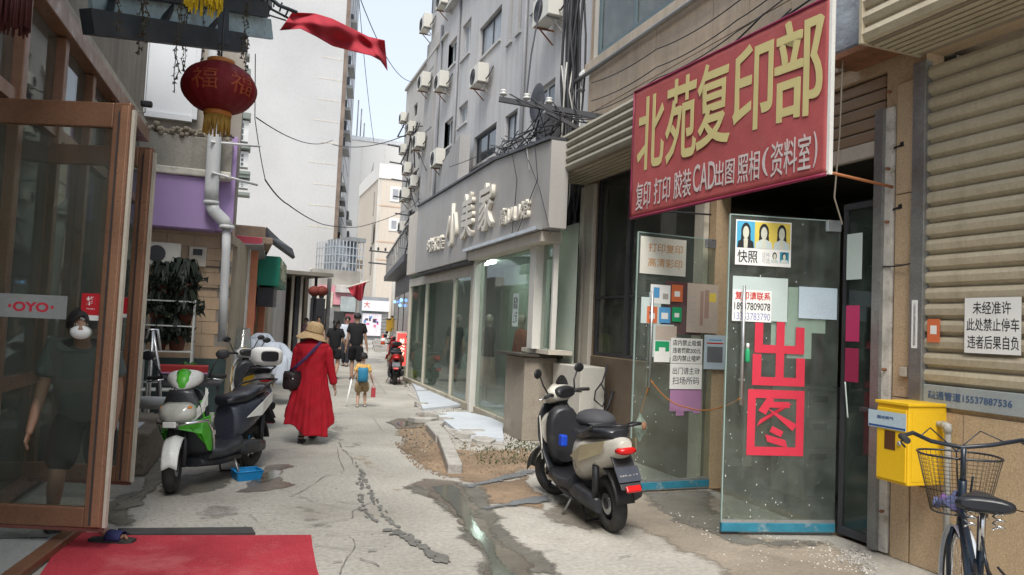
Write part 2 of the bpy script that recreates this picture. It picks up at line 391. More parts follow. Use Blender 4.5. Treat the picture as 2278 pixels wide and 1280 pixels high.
sheet('drain_puddle', GP((950, 1083), (1015, 1080), (1040, 1110), (1062, 1150), (1100, 1200), (1180, 1290), (1085, 1290), (1065, 1225), (1020, 1160), (975, 1110)), .012, m_water, it=3, amp=.07, seed=6, kind='structure', feather=.09)
sheet('wet_asphalt_strip', GP((1020, 1078), (1110, 1055), (1212, 1040), (1222, 1052), (1120, 1078), (1050, 1096), (1060, 1130), (1080, 1165), (1120, 1215), (1200, 1290), (1170, 1292), (1095, 1215), (1050, 1150), (1034, 1104)), .014, m_gravel, it=3, amp=.07, seed=8, feather=.20)
sheet('wet_asphalt_strip', GP((1050, 1133), (1130, 1112), (1240, 1092), (1250, 1122), (1140, 1134), (1070, 1150)), .016, m_gravel, it=3, amp=.07, seed=9, feather=.20)
sheet('puddle', GP((500, 1098), (560, 1050), (590, 1035), (650, 1030), (665, 1040), (620, 1052), (660, 1075), (700, 1078), (640, 1090), (560, 1100)), .004, m_mud, it=4, amp=.16, seed=11, feather=.14)
sheet('puddle', GP((540, 1068), (600, 1045), (640, 1050), (610, 1072), (560, 1085)), .008, m_water, it=3, amp=.15, seed=12, feather=.09)
sheet('puddle', GP((848, 940), (880, 930), (925, 934), (958, 944), (925, 956), (872, 956)), .012, m_mud, it=3, amp=.1, seed=13, feather=.14)
sheet('puddle', GP((875, 944), (900, 937), (930, 943), (910, 951), (885, 951)), .016, m_water, it=2, amp=.1, seed=14, feather=.09)
sheet('wet_patch', GP((235, 1180), (245, 1100), (350, 1075), (345, 1105), (312, 1140), (320, 1185)), .006, mat('wet dirt', (.16, .15, .11), .6, .3, 3, .2, 40, bump=.6, world=True), it=3, amp=.12, seed=15)
sheet('dirty_apron', GP((1240, 1150), (1400, 1085), (1600, 1085), (1610, 1175), (1860, 1195), (1935, 1235), (2000, 1330), (1600, 1330), (1420, 1200)), .004, mat('dirty concrete', (.235, .20, .155), .8, .25, 1.2, .15, 40, bump=.4, world=True, spots=.5, spotcol=(.12, .1, .075), spotscale=3), it=4, amp=.14, seed=17, feather=.4)
sheet('drain_cover', GP((700, 792), (790, 792), (800, 812), (700, 812)), .004, mat('far dark road', (.22, .215, .2), .8, .2, .5, world=True), amp=.2)
sheet('dust_stain', GP((740, 1000), (860, 1010), (940, 1060), (960, 1110), (1020, 1170), (1070, 1240), (1010, 1290), (900, 1300), (930, 1200), (860, 1110), (790, 1050)), .0022, mat('tan dust', (.40, .32, .215), .9, .2, 1.5, .15, 40, bump=.4, world=True, spots=.4, spotcol=(.25, .19, .12), spotscale=2), it=4, amp=.12, seed=41, feather=.7)
sheet('dust_stain', GP((1090, 1150), (1220, 1130), (1330, 1190), (1480, 1250), (1500, 1300), (1240, 1300), (1140, 1220)), .0024, mat('tan dust', (.4, .32, .215)), it=4, amp=.12, seed=42, feather=1.4)
sheet('grime', GP((560, 1120), (700, 1090), (800, 1150), (840, 1230), (760, 1290), (700, 1220), (600, 1170)), .0018, mat('grey grime', (.24, .225, .20), .75, .25, 1.2, .12, 40, bump=.4, world=True), it=4, amp=.15, seed=43, feather=.8)
sheet('grime', GP((640, 900), (830, 920), (860, 1000), (740, 1010), (620, 970)), .0018, mat('grey grime', (.24, .225, .2)), it=4, amp=.2, seed=44, feather=1.0)
sheet('grime', GP((380, 1130), (520, 1100), (600, 1150), (480, 1175), (360, 1170)), .0020, mat('grey grime', (.24, .225, .2)), it=4, amp=.12, seed=45, feather=.5)
gm = mat('damp grime and contact shade', (.13, .12, .10), .55, .3, 1.5, .15, 40, bump=.5, world=True)  # gutter damp, also contact shade painted under scooters and at wall bases
sheet('wet_edge', GP((1020, 1066), (1100, 1085), (1130, 1140), (1200, 1210), (1290, 1300), (1000, 1300), (1040, 1240), (990, 1170), (930, 1110), (870, 1080)), .0070, gm, it=4, amp=.1, seed=51, feather=.28)
sheet('contact_shade', GP((345, 1110), (350, 1060), (480, 1040), (560, 1050), (540, 1085), (420, 1112)), .0030, gm, it=3, amp=.1, seed=52, feather=.3)  # grime tone painted as contact shade under the green scooter
sheet('contact_shade', GP((1150, 1150), (1220, 1100), (1380, 1110), (1400, 1190), (1300, 1200)), .0034, mat('grime contact shade', (.20, .175, .14), .7, .3, 1.5, .15, 40, bump=.4, world=True), it=3, amp=.1, seed=53, feather=.5)  # grime tone painted as contact shade under the cream scooter
sheet('contact_shade', GP((1380, 1092), (1610, 1085), (1700, 1190), (1870, 1195), (1900, 1230), (1600, 1225), (1420, 1140)), .0056, gm, it=3, amp=.08, seed=54, feather=.45)  # contact shade painted along the foot of the shop doors
sheet('contact_shade', GP((520, 960), (600, 950), (640, 900), (600, 860), (480, 880)), .0032, gm, it=3, amp=.1, seed=55, feather=.8)  # contact shade painted under the white scooters behind
# tar repair line and cracks
def strip(name, pts, wd, z, m, seed=1, jag=.35, gap=0):
    rnd = random.Random(seed); P = [G(*p) for p in pts]; Q = []
    for a, b in zip(P, P[1:]):
        k = max(2, int((b-a).length/.06))
        for i in range(k): Q.append(a.lerp(b, i/k))
    m_ = MB(); off = 0; run = []
    def flush(run):
        if len(run) < 2: return
        n = len(run); m_.add([q for r in run for q in r], [(2*i, 2*i+1, 2*i+3, 2*i+2) for i in range(n-1)])
    for i, q in enumerate(Q):
        d = (Q[min(i+1, len(Q)-1)]-Q[max(0, i-1)]).normalized(); n = Vector((-d.y, d.x, 0)); off = off*.85+rnd.uniform(-wd, wd)*jag
        ww = wd*rnd.uniform(.25, 1.0)
        if gap and rnd.random() < gap: flush(run); run = []; continue
        run.append((q+n*(off-ww/2)+Vector((0, 0, z)), q+n*(off+ww/2)+Vector((0, 0, z))))
    flush(run); me = m_.mesh(name, m)
    if len(me.polygons) and me.polygons[0].normal.z < 0: me.flip_normals()
    o = put(name, me); o['kind'] = 'structure'; return o
def shards(name, pts, wd, z, m, n, seed):
    rnd = random.Random(seed); P = [G(*p) for p in pts]; m_ = MB()
    for k in range(n):
        i = rnd.randrange(len(P)-1); f = rnd.random(); a, b = P[i], P[i+1]; c = a.lerp(b, f); d = (b-a).normalized(); q = Vector((-d.y, d.x, 0)); c = c+q*rnd.gauss(0, wd*.35)+d*rnd.gauss(0, .02); L_ = rnd.uniform(.02, .075); w_ = rnd.uniform(.008, wd*.5)
        ring = [c+d*(L_*math.cos(t)*rnd.uniform(.5, 1.15))+q*(w_*math.sin(t)*rnd.uniform(.4, 1.3))+Vector((0, 0, z+k*.00001)) for t in [2*PI*j/9 for j in range(9)]]
        m_.add(ring, [tuple(range(9))])
    o = put(name, m_.mesh(name, m)); o['kind'] = 'structure'; return o
shards('tar_seam', [(790, 1025), (803, 1050), (812, 1070), (830, 1110), (850, 1140), (880, 1172)], .045, .0052, m_tar, 70, 1)
shards('tar_seam', [(802, 1062), (802, 1110), (812, 1140), (845, 1165)], .04, .0072, m_tar, 45, 2)
shards('tar_seam', [(858, 1180), (900, 1195), (925, 1212), (955, 1232), (992, 1250)], .075, .0092, m_tar, 85, 3)
if 0: strip('tar_seam', [(795, 1032), (812, 1070), (830, 1110), (850, 1140), (880, 1172)], .10, .005, m_tar, 1, gap=.34)
if 0: strip('tar_seam', [(800, 1060), (802, 1110), (812, 1140), (845, 1165)], .06, .007, m_tar, 2, gap=.45)
if 0: strip('tar_seam', [(862, 1182), (900, 1195), (925, 1212), (955, 1232), (990, 1248)], .15, .009, m_tar, 3, gap=.12)
for k, (pts, wd) in enumerate([([(752, 1000), (750, 1020), (762, 1050), (720, 1062), (690, 1085), (640, 1110)], .022), ([(755, 985), (790, 1035)], .03),
        ([(640, 1105), (740, 1115), (810, 1125)], .015), ([(700, 1170), (780, 1155), (784, 1140), (850, 1110)], .02), ([(700, 1215), (760, 1225), (800, 1222)], .02),
        ([(780, 1190), (786, 1220), (760, 1260), (750, 1290)], .018), ([(660, 1190), (720, 1195), (790, 1185), (880, 1190)], .015), ([(740, 1255), (800, 1245), (860, 1268)], .03),
        ([(600, 1080), (700, 1120), (780, 1135), (900, 1142)], .014), ([(820, 1230), (860, 1225)], .05), ([(480, 1130), (560, 1150), (640, 1140)], .016), ([(560, 1150), (600, 1190), (690, 1205)], .014),
        ([(700, 930), (760, 950), (830, 945)], .02), ([(760, 900), (830, 930), (850, 960)], .014), ([(740, 830), (830, 840), (860, 880)], .02), ([(1140, 1240), (1230, 1225), (1300, 1250)], .015),
        ([(1380, 1245), (1425, 1238)], .05), ([(650, 870), (750, 880), (850, 868)], .014), ([(620, 1000), (700, 1020), (800, 1010), (880, 1040)], .012)]):
    strip('crack', pts, wd*.5, .0105+k*.0003, m_tar, 10+k, jag=.9, gap=.05)
# door apron ramp: low bank of worn concrete in front of the copy shop
# kerb stones
for a, b, wd in [((985, 985), (1012, 1055), .16), ((962, 960), (985, 986), .2)]:
    A, B = G(*a), G(*b); MB().bar(A+Vector((0, 0, .05)), B+Vector((0, 0, .05)), wd, .13).build('kerb_stone', m_kerb, bevel=.02, kind='structure')
# loose slabs and rubble by the verge
rnd = random.Random(5)
for i, (x, y) in enumerate([(945, 880), (935, 905), (952, 925), (968, 948), (990, 940), (1010, 962), (1035, 975), (1070, 985), (940, 940), (978, 930), (1050, 965)]):
    p = G(x, y); m_ = MB(); s_ = rnd.uniform(.12, .24)
    ring = [(s_*rnd.uniform(.7, 1.2)*math.cos(a), s_*rnd.uniform(.7, 1.2)*math.sin(a)) for a in [j*PI/3 for j in range(6)]]
    o = m_.prism(ring, 0, rnd.uniform(.04, .09)).build('paving_fragment', m_kerb, bevel=.01, M=Matrix.Translation(p) @ Euler((rnd.uniform(-.12, .12), rnd.uniform(-.12, .12), rnd.uniform(0, 3))).to_matrix().to_4x4()); o['kind'] = 'structure'
def scatter(name, polys, n, smin, smax, m, seed, kind='stuff'):
    rnd = random.Random(seed); m_ = MB(); k = 0
    while k < n:
        q = rnd.choice(polys); a, b, c = [G(*t) for t in rnd.sample(q, 3)]; r1, r2 = rnd.random(), rnd.random()
        if r1+r2 > 1: r1, r2 = 1-r1, 1-r2
        p = a+(b-a)*r1+(c-a)*r2; s_ = rnd.uniform(smin, smax); e = Euler((rnd.uniform(0, 3), rnd.uniform(0, 3), rnd.uniform(0, 3))).to_matrix()
        vs = [p+Vector((0, 0, s_*.35))+e @ Vector(v)*s_*rnd.uniform(.7, 1.2) for v in ((1, 0, 0), (-.6, .8, 0), (-.5, -.8, .1), (0, .1, .7), (.1, 0, -.6))]
        m_.add(vs, [(0, 1, 3), (1, 2, 3), (2, 0, 3), (1, 0, 4), (2, 1, 4), (0, 2, 4)]); k += 1
    return m_.build(name, m, kind=kind)
scatter('rubble', [[(940, 900), (1000, 960), (960, 980), (930, 940)], [(960, 970), (1120, 1000), (1040, 1020), (980, 1000)], [(880, 950), (980, 940), (960, 1010), (900, 1000)]], 300, .006, .04, mat('brown rubble', (.24, .20, .155), .95, .4, 6), 2)
scatter('rubble', [[(905, 862), (935, 880), (1000, 955), (960, 950)], [(930, 900), (960, 905), (1010, 1000), (970, 990)], [(1130, 985), (1240, 1000), (1230, 1020), (1120, 1005)]], 330, .008, .035, mat('pale rubble', (.38, .36, .32), .95, .3, 6), 22)
scatter('grit', [[(1000, 1000), (1220, 1010), (1180, 1060), (1040, 1060)], [(870, 980), (1000, 1000), (1000, 1070), (920, 1040)]], 900, .004, .018, m_dirt, 3)
scatter('debris', [[(1440, 1130), (1600, 1160), (1900, 1240), (1700, 1300)], [(1800, 1200), (1940, 1240), (1940, 1290), (1780, 1250)]], 260, .004, .014, mat('pale chips', (.5, .48, .42), .8), 4)
scatter('debris', [[(1890, 1210), (1940, 1240), (1960, 1290), (1860, 1250)]], 200, .006, .02, m_kerb, 14)
scatter('grit', [[(650, 1000), (900, 1050), (900, 1270), (640, 1180)], [(300, 1120), (640, 1110), (640, 1180), (320, 1170)]], 90, .003, .008, m_tar, 6)
# moss and weeds
mw_ = MB(); rnd = random.Random(9)
for (x0, y0, x1, y1, n) in [(1060, 1000, 1240, 1035, 420), (1120, 960, 1160, 1000, 160), (900, 850, 930, 862, 150), (1160, 985, 1240, 1005, 160), (980, 905, 1050, 925, 60)]:
    for i in range(n):
        p = G(rnd.uniform(x0, x1), rnd.uniform(y0, y1)); a = rnd.uniform(0, 6.3); h = rnd.uniform(.01, .05); q = Vector((math.cos(a), math.sin(a), 0))*.012
        mw_.add([p-q, p+q, p+Vector((rnd.uniform(-.03, .03), rnd.uniform(-.03, .03), h))], [(0, 1, 2)])
mw_.build('weeds', mat('moss green', (.07, .085, .035), .9, .4, 3, world=True), kind='stuff')

# ------------------------------------------------------------------ RIGHT: copy shop building (wall plane x = 4.72)
WX = 4.72
PW = Plane((WX, 9.9), (WX, .2))
def U(px, py, pl=PW, o=0): return pl.uz(px, py, o)
copyshop = thing('shop_building', 'tan tiled building with glass shop doors and a big beige rolling shutter', 'building', PW.M())
ud0 = 9.9-6.62; ud1 = 9.9-4.42          # door opening along u (leaves hinge at both ends)
uw0 = .35                               # left end of the shop window
zs = 1.17; ztop = 3.62
up1 = U(2035, 700)[0]                   # near edge of pillar = shutter frame
# wall core (dim reveals) with openings
m_ = MB()
wall_holes(m_, 0, 9.7, 0, 3.9, [(uw0, ud0-.12, 1.25, 3.78), (ud0, ud1, 0, 3.78), (up1+.05, 9.6, zs, 3.8)], depth=.18)
m_.box(0, .02, 0, 3.9, -4, -.001)      # far end wall
m_.build('wall', m_stone, copyshop, M=(0, 0, -.02))
MB().box(0, 9.7, 3.9, 8.3, -4, -.03).build('upper_wall', m_tile, copyshop)
# room behind
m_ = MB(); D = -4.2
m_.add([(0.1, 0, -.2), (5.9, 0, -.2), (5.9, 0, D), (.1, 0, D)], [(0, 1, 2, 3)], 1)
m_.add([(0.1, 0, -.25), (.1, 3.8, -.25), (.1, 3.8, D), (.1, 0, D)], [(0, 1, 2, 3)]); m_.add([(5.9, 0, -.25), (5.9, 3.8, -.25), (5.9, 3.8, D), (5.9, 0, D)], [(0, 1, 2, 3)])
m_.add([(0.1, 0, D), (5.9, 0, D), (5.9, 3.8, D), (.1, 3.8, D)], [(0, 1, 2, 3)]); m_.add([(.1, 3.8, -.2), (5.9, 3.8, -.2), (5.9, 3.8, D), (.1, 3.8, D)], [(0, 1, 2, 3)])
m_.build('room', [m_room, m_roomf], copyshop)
# stone slabs: pillar and the wall under the shutter
def slabs(parent, us, zs_, o0, o1, m, name='stone_slab', gap=.004, rnd=random.Random(3), skip=()):
    for a, b in zip(us, us[1:]):
        for c, d in zip(zs_, zs_[1:]):
            if any(s[0] <= (a+b)/2 <= s[1] and s[2] <= (c+d)/2 <= s[3] for s in skip): continue
            j = rnd.uniform(0, .003)
            MB().box(gap-(b-a)/2, (b-a)/2-gap, gap-(d-c)/2, (d-c)/2-gap, 0, o1-o0+j).build(name, m, parent, bevel=.002, M=((a+b)/2, (c+d)/2, o0))
upil0 = ud1+.02
zj1 = U(2000, 590)[1]; zj2 = U(2000, 884)[1]
slabs(copyshop, [upil0+.10, up1-.02], [0, .58, zj2, zj1, 2.75, 3.62], -.019, .006, m_stone)
slabs(copyshop, [up1-.012, U(2143, 980)[0], 7.6, 8.6, 9.6], [0, .58, zs-.03], -.019, .006, m_stone)
m_ = MB(); m_.box(uw0-.02, ud0-.1, 0, 1.24, -.018, .0); m_.build('panel', mat('brown sill panel', (.16, .12, .085), .7, .2, 2, world=True, streak=.3), copyshop)
# staple shaped scorch marks on the pillar
for px, py in [(1992, 330), (1988, 467)]:
    u, z = U(px, py); m_ = MB(); m_.box(-.075, .075, -.008, .008, 0, .004); m_.box(-.085, -.055, -.018, .018, 0, .005); m_.box(.055, .085, -.012, .024, 0, .005)
    m_.build('cable_clip', m_black, copyshop, M=Matrix.Translation((u, z, .008)) @ Matrix.Rotation(.12, 4, 'Z'))
# metal door frame strip
m_ = MB(); m_.box(ud1-.05, ud1+.03, 0.02, 3.45, -.04, .05); m_.box(ud1+.03, ud1+.1, .02, 3.45, -.015, .018, 1)
m_.build('door_frame', [m_metal, mat('peeling white paint', (.55, .52, .46), .8, .2, 6, spots=.8, spotcol=(.2, .16, .1), spotscale=9)], copyshop)
for py in (220, 385, 500, 820, 1130):
    u, z = U(1944, py); MB().lathe([(.012, 0), (.012, .03), (.006, .04)], 8, axis='z').build('bolt', m_rust, copyshop, M=(ud1+.07, z, .018))
# door head: shutter slats half lowered inside the opening, white strip
u0_, z0_ = U(1850, 335)
for i in range(9):
    z_ = z0_+i*.105
    MB().box(ud0, ud1-.05, z_+.006, z_+.1, -.10, -.06).build('shutter_slat', mat('brown slat', (.27, .19, .12), .5, .1, 2, world=True), copyshop, bevel=.012)
MB().box(ud0, ud1-.05, z0_-.12, z0_, -.11, -.05).build('head_rail', m_cream, copyshop)
# cream posts left of door and at window ends
for a, b in [(ud0-.30, ud0-.12), (uw0-.10, uw0+.10), (uw0-.32, uw0-.2)]:
    MB().box(a, b, .0, 3.7, -.016, .05).build('post', m_cream, copyshop, bevel=.006)
# shop window in the left bay
for a, b in [(uw0+.1, 1.35), (1.35, ud0-.3)]:
    m_ = MB(); m_.box(a, a+.05, 1.25, 3.78, -.1, -.04); m_.box(b-.05, b, 1.25, 3.78, -.1, -.04); m_.box(a+.05, b-.05, 1.25, 1.3, -.1, -.04); m_.box(a+.05, b-.05, 3.73, 3.78, -.1, -.04); m_.box(a+.05, b-.05, 2.05, 2.08, -.095, -.05)
    o = m_.build('window', m_dark, copyshop); MB().box(a+.04, b-.04, 1.28, 3.75, -.075, -.067).build('pane', g_dark, o)
# sidelight right of the door with frame
m_ = MB(); m_.box(ud1-.42, ud1-.385, .03, 2.72, -.06, -.02); m_.box(ud1-.42, ud1-.05, 2.7, 2.75, -.065, -.015); m_.box(ud1-.42, ud1-.05, .03, .09, -.065, -.015)
sl_ = m_.build('sidelight', m_dark, copyshop); MB().box(ud1-.385, ud1-.05, .09, 2.7, -.045, -.037).build('pane', glass('green side glass', (.38, .48, .44), .10, dirtcol=(.30, .38, .34)), sl_)
# main shutter: frame rails, slats, bottom bar
us0, us1 = up1+.10, 9.5
m_ = MB(); m_.box(up1-.01, up1+.10, zs-.02, 3.72, -.03, .045); m_.build('shutter_rail', m_metal, copyshop, bevel=.004)
m_ = MB()
for i in range(1):
    pass
sh = .118; nsl = int((3.75-zs-.16)/sh)
prof = [(-.0, -.03), (.02, -.012), (.03, .012), (.075, .018), (.1, .008), (sh-.004, -.02), (sh-.002, -.05), (0, -.05)]
slat = MB().prism([(z, o_) for z, o_ in prof], us0, us1, axis='x').mesh('shutter_slat', m_slat)
# prism axis x maps (a,b)->(x=c, y=a, z=b): y up, z out
for i in range(nsl): put('shutter_slat', slat, copyshop, M=(0, zs+.15+i*sh, .0+.002*math.sin(i*2.1)))
m_ = MB(); m_.box(us0, us1, zs, zs+.15, -.03, .022); m_.build('bottom_bar', mat('grey blue bar', (.30, .33, .33), .5, .15, 2, world=True, streak=.4), copyshop, bevel=.004)
# sagging lines of the frame: upper shutter housings
def housing(px, py, xf, u_near, hgt, n, label=None):
    p = PXp(px, py, xf); u = (p-PW.p0).dot(PW.d); zb = p.z; of = WX-xf
    pitch = hgt/n
    pr = [(0.0, of-.045), (.012, of-.01), (pitch*.45, of+.012), (pitch*.8, of-.002), (pitch-.004, of-.045)]
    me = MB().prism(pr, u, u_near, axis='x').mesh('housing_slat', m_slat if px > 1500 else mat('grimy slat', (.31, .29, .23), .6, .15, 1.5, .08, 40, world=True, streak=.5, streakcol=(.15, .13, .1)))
    box = MB().box(u+.01, u_near, zb+.015, zb+hgt, .012, of-.03).build('shutter_housing', m_slat, copyshop)
    MB().box(u-.005, u+.02, zb-.01, zb+hgt+.01, .014, of+.015).build('end_plate', m_slat, box)
    for i in range(n): put('housing_slat', me, box, M=(0, zb+i*pitch, 0))
    # underside slats
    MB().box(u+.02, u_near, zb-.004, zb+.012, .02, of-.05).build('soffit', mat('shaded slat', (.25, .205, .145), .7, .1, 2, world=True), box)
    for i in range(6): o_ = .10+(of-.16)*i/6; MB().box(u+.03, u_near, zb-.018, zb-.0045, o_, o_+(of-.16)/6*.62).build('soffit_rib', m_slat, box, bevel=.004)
    return box
housing(1213, 400, 4.02, 9.9-6.3, .52, 5)
housing(1915, 96, 4.13, 9.6, .85, 7)
# upper facade: tiles, sill band, window
ut = [U(x, y)[0] for x, y in ((1310, 180), (1377, 140), (1460, 100), (1586, 60))]
ut = [.05, ut[1], ut[2], ut[3]]; 
while ut[-1] < 9.5: ut.append(ut[-1]+.62)
zw = U(1330, 150)[1]       # bottom of sill band
slabs(copyshop, ut, [3.91, 4.35, 4.8, zw], -.029, .004, m_tile, name='facade_tile', gap=.005)
m_ = MB(); m_.box(.0, 9.7, zw, zw+.13, -.03, .06); m_.build('sill_band', mat('cream band', (.42, .35, .27), .7, .1, 2, world=True, streak=.4), copyshop, bevel=.008)
ua = U(1335, 90)[0]; ub = U(1503, 20)[0]
m_ = MB(); m_.box(ua-.16, ua, zw+.13, 8.5, -.03, .02); m_.build('pilaster', m_cream, copyshop)
wz0 = zw+.13
for i, (a, b) in enumerate([(ua, ub+1.2), (ub+2.4, ub+4.4)]):
    m_ = MB(); m_.box(a, b, wz0, 7.2, -.028, -.012, 1); m_.build('window_recess', [m_dark, mat('brown curtain', (.10, .065, .035), .8, .2, 1, world=True)], copyshop)
    window(copyshop, a+.02, b-.02, wz0, 7.1, mat('green grey frame', (.10, .14, .15), .5), glass('upper glass', (.35, .45, .45), .2), z=-.01, cols=3, fw=.07, transom=.3)
MB().box(ub+1.2, ub+2.4, wz0, 8.5, -.03, -.02).build('upper_pier', m_tile, copyshop)
# rain pipe on tiles, white drain pipe at the left end
m_ = MB(); p1_, p2_ = U(1270, 160), U(1500, 0)
m_.tube([(p1_[0], zw-.06, .09), (9.6, zw-.03, .09)], .03, 8); m_.build('conduit', mat('grey pipe', (.25, .25, .25), .6), copyshop)
u_, z_ = U(1300, 170); u2, z2 = U(1300, 250)
pp = thing('drain_pipe', 'thin white plastic pipe on the tan tiled wall left of the red banner', 'pipe', PW.M(u_, 0, 0))
MB().tube([(0, 3.9, .06), (0, z_, .06)], .035, 10).build('pipe_run', mat('white pvc', (.58, .58, .56), .5, .1, 3), pp)
MB().tube([(0, z_-.02, .06), (0, z_, .06), (.12, z_+.03, .04)], .042, 10).build('elbow', mat('white pvc', (.58, .58, .56)), pp)
for z in (4.2, 4.8, 5.2): MB().box(-.05, .05, z, z+.03, 0, .1).build('clamp', m_metal, pp)

# ------------------------------------------------------------------ pale fashion shop bay (single storey, projects into the alley)
PB = Plane((4.37, 19.9), (4.09, 9.35))
bay = thing('fashion_shop', 'single storey fashion shop with tall glass front and raised characters on its fascia', 'building', PB.M())
LB = PB.L
uR0 = U(1056, 900, PB)[0]; uR1 = U(1202, 700, PB)[0]
zt_l = U(1000, 590, PB)[1]; zfb = U(1055, 556, PB)[1]
a0, zA = PB.uz(930, 463, .28); a1, zB = PB.uz(1225, 318, .28); _, zC = PB.uz(1102, 361, .28)
ztopF = zC; zbF = PB.uz(1050, 573, .28)[1]
zbF2 = PB.uz(1150, 535, .28)[1]
# glazed front of the fashion shop
m_ = MB()
m_.box(0, 9.85, ztopF-.35, ztopF-.3, -2.2, .0); m_.box(9.85, LB+.3, ztopF-.35, ztopF-.3, -.3, 0)                     # flat roof
m_.add([(0, 0, -2.1), (9.8, 0, -2.1), (9.8, 3, -2.1), (0, 3, -2.1)], [(0, 1, 2, 3)])
m_.build('roof', m_grey2, bay)
m_ = MB(); m_.add([(0.05, .1, -.05), (9.8, .1, -.05), (9.8, .1, -2.1), (.05, .1, -2.1)], [(0, 1, 2, 3)], 1)
m_.add([(0.05, .1, -2.08), (9.8, .1, -2.08), (9.8, 3.2, -2.08), (.05, 3.2, -2.08)], [(0, 1, 2, 3)])
m_.add([(0.05, 3.1, -.05), (9.8, 3.1, -.05), (9.8, 3.1, -2.1), (.05, 3.1, -2.1)], [(0, 1, 2, 3)])
m_.add([(0.06, .1, -.05), (.06, .1, -2.1), (.06, 3.1, -2.1), (.06, 3.1, -.05)], [(0, 1, 2, 3)]); m_.add([(9.78, .1, -.25), (9.78, .1, -2.1), (9.78, 3.1, -2.1), (9.78, 3.1, -.25)], [(0, 1, 2, 3)])
m_.add([(9.8, .1, -.05), (LB, .1, -.05), (LB, .1, -.32), (9.8, .1, -.32)], [(0, 1, 2, 3)], 1); m_.add([(9.8, .1, -.32), (LB, .1, -.32), (LB, 3.1, -.32), (9.8, 3.1, -.32)], [(0, 1, 2, 3)])
m_.build('room', [mat('green grey interior', (.40, .45, .39), .9, .15, 1, world=True), m_roomf], bay)
m_ = MB(); m_.box(0, LB-1.1, 0, .13, -.1, .06); m_.build('plinth', mat('pale plinth', (.40, .36, .28), .9, .2, 3, world=True, spots=.7), bay, bevel=.01)
m_ = MB(); m_.prism([(2.04, zbF), (uR0, zbF), (uR0, zbF+.13), (LB+.35, zbF+.13), (LB+.35, 4.12), (8.38, 4.34), (2.04, 4.44)], .02, .28); fas = m_.build('fascia', m_fascia, bay)
m_ = MB(); m_.prism([(2.04, 4.445), (8.38, 4.345), (LB+.35, 4.125), (LB+.35, 4.17), (8.38, 4.385), (2.04, 4.485)], -.1, .32); m_.build('coping', m_dark, bay)
m_ = MB(); m_.box(2.0, uR0, zbF-.05, zbF-.002, -.1, .22); m_.build('soffit', m_dark, bay)
c0, c1 = U(912, 560, PB)[0], 2.04
m_ = MB(); m_.box(.1, 2.03, U(920, 612, PB)[1], U(925, 480, PB)[1], -.05, .12); m_.build('side_fascia', m_cream, bay, bevel=.005)
m_ = MB(); m_.box(uR0-.05, LB+.12, zbF+.12, zbF+.17, .0, .36); m_.build('lip', m_alu, bay)
m_ = MB(); m_.box(uR0+.02, LB+.1, zbF-.03, zbF+.11, -.02, .27); m_.build('header', m_cream, bay)
m_ = MB(); m_.box(.1, uR0, zbF-.26, zbF-.06, -.05, .03); m_.build('header', m_cream, bay)
us_ = [U(x, 740, PB)[0] for x in (909, 946, 1008, 1048)]
for u, wdt in zip(us_, (.14, .08, .08, .12)): MB().box(u-wdt/2, u+wdt/2, .13, zbF-.26, -.04, .035).build('mullion', m_cream, bay, bevel=.004)
for u, wdt in ((uR0+.05, .12), (U(1200, 700, PB)[0], .22), (LB-.03, .06)): MB().box(u-wdt/2, u+wdt/2, .02 if u < LB-1.1 else 1.3, zbF-.03, -.04, .14 if u < LB-.1 else .03).build('corner_post', mat('white frame', (.62, .60, .55), .5, .06, 3, world=True), bay, bevel=.004)
eds = [us_[0]+.07, us_[1], us_[2], us_[3]-.05]
for a, b in zip(eds, eds[1:]): MB().box(a+.04, b-.04, .13, zbF-.26, -.012, -.004).build('pane', g_shop, bay)
uP = U(1200, 700, PB)[0]
MB().box(uR0+.11, LB-1.1, .13, zbF-.03, .02, .028).build('pane', g_shop, bay); MB().box(LB-1.1, uP-.15, 1.3, zbF-.03, .02, .028).build('pane', g_shop, bay); MB().box(LB-1.1, LB, 1.24, 1.3, -.3, .06).build('ledge', m_cream, bay); MB().box(uP+.15, LB-.07, 1.3, zbF-.03, .02, .028).build('pane', g_shop, bay)
for u, o_ in ((3.0, -1.1), (5.4, -.4), (7.4, -.36), (8.7, -.36)):
    MB().box(u, u+1.1, 3.02, 3.06, o_-.05, o_).build('ceiling_and_fill_tube', mat('lit tube', (.8, .8, .8), .5, emit=(.9, 1, .95, 14)), bay)  # first is a visible fixture; those behind the header are added to brighten the room
# raised characters
def quadtext(parent, pl, txt, x0, yb, x1, yt, o, m, bold=.01, thick=.05, name='character', oo=0):
    ua_, za_ = pl.uz(x0, (yb+yt)/2, o); ub_, zb_ = pl.uz(x1, (yb+yt)/2, o); xm = (x0+x1)/2
    _, zlo = pl.uz(xm, yb, o); _, zhi = pl.uz(xm, yt, o)
    me = text_mesh(txt, ub_-ua_, zhi-zlo, m, thick, bold, name=name); return put(name, me, parent, M=(ua_, zlo, o+oo))
m_char = mat('cream character', (.62, .58, .50), .5, .05, 4)
for t, x0, yb, x1, yt in (('小', 999, 548, 1021, 455), ('美', 1033, 530, 1058, 431), ('家', 1072, 513, 1102, 409)):
    quadtext(fas, PB, t, x0, yb, x1, yt, .28, m_char, .022, .065)
    
for t, x0, yb, x1, yt in (('高', 1118, 502, 1131, 464), ('U', 1134, 495, 1144, 464), ('U', 1147, 491, 1161, 458), ('馆', 1164, 486, 1181, 446), ('时', 954, 562, 963, 532), ('尚', 964, 560, 972, 529), ('女', 973, 558, 980, 527), ('装', 981, 556, 989, 524)):
    quadtext(fas, PB, t, x0, yb, x1, yt, .28, m_char, .012, .05)
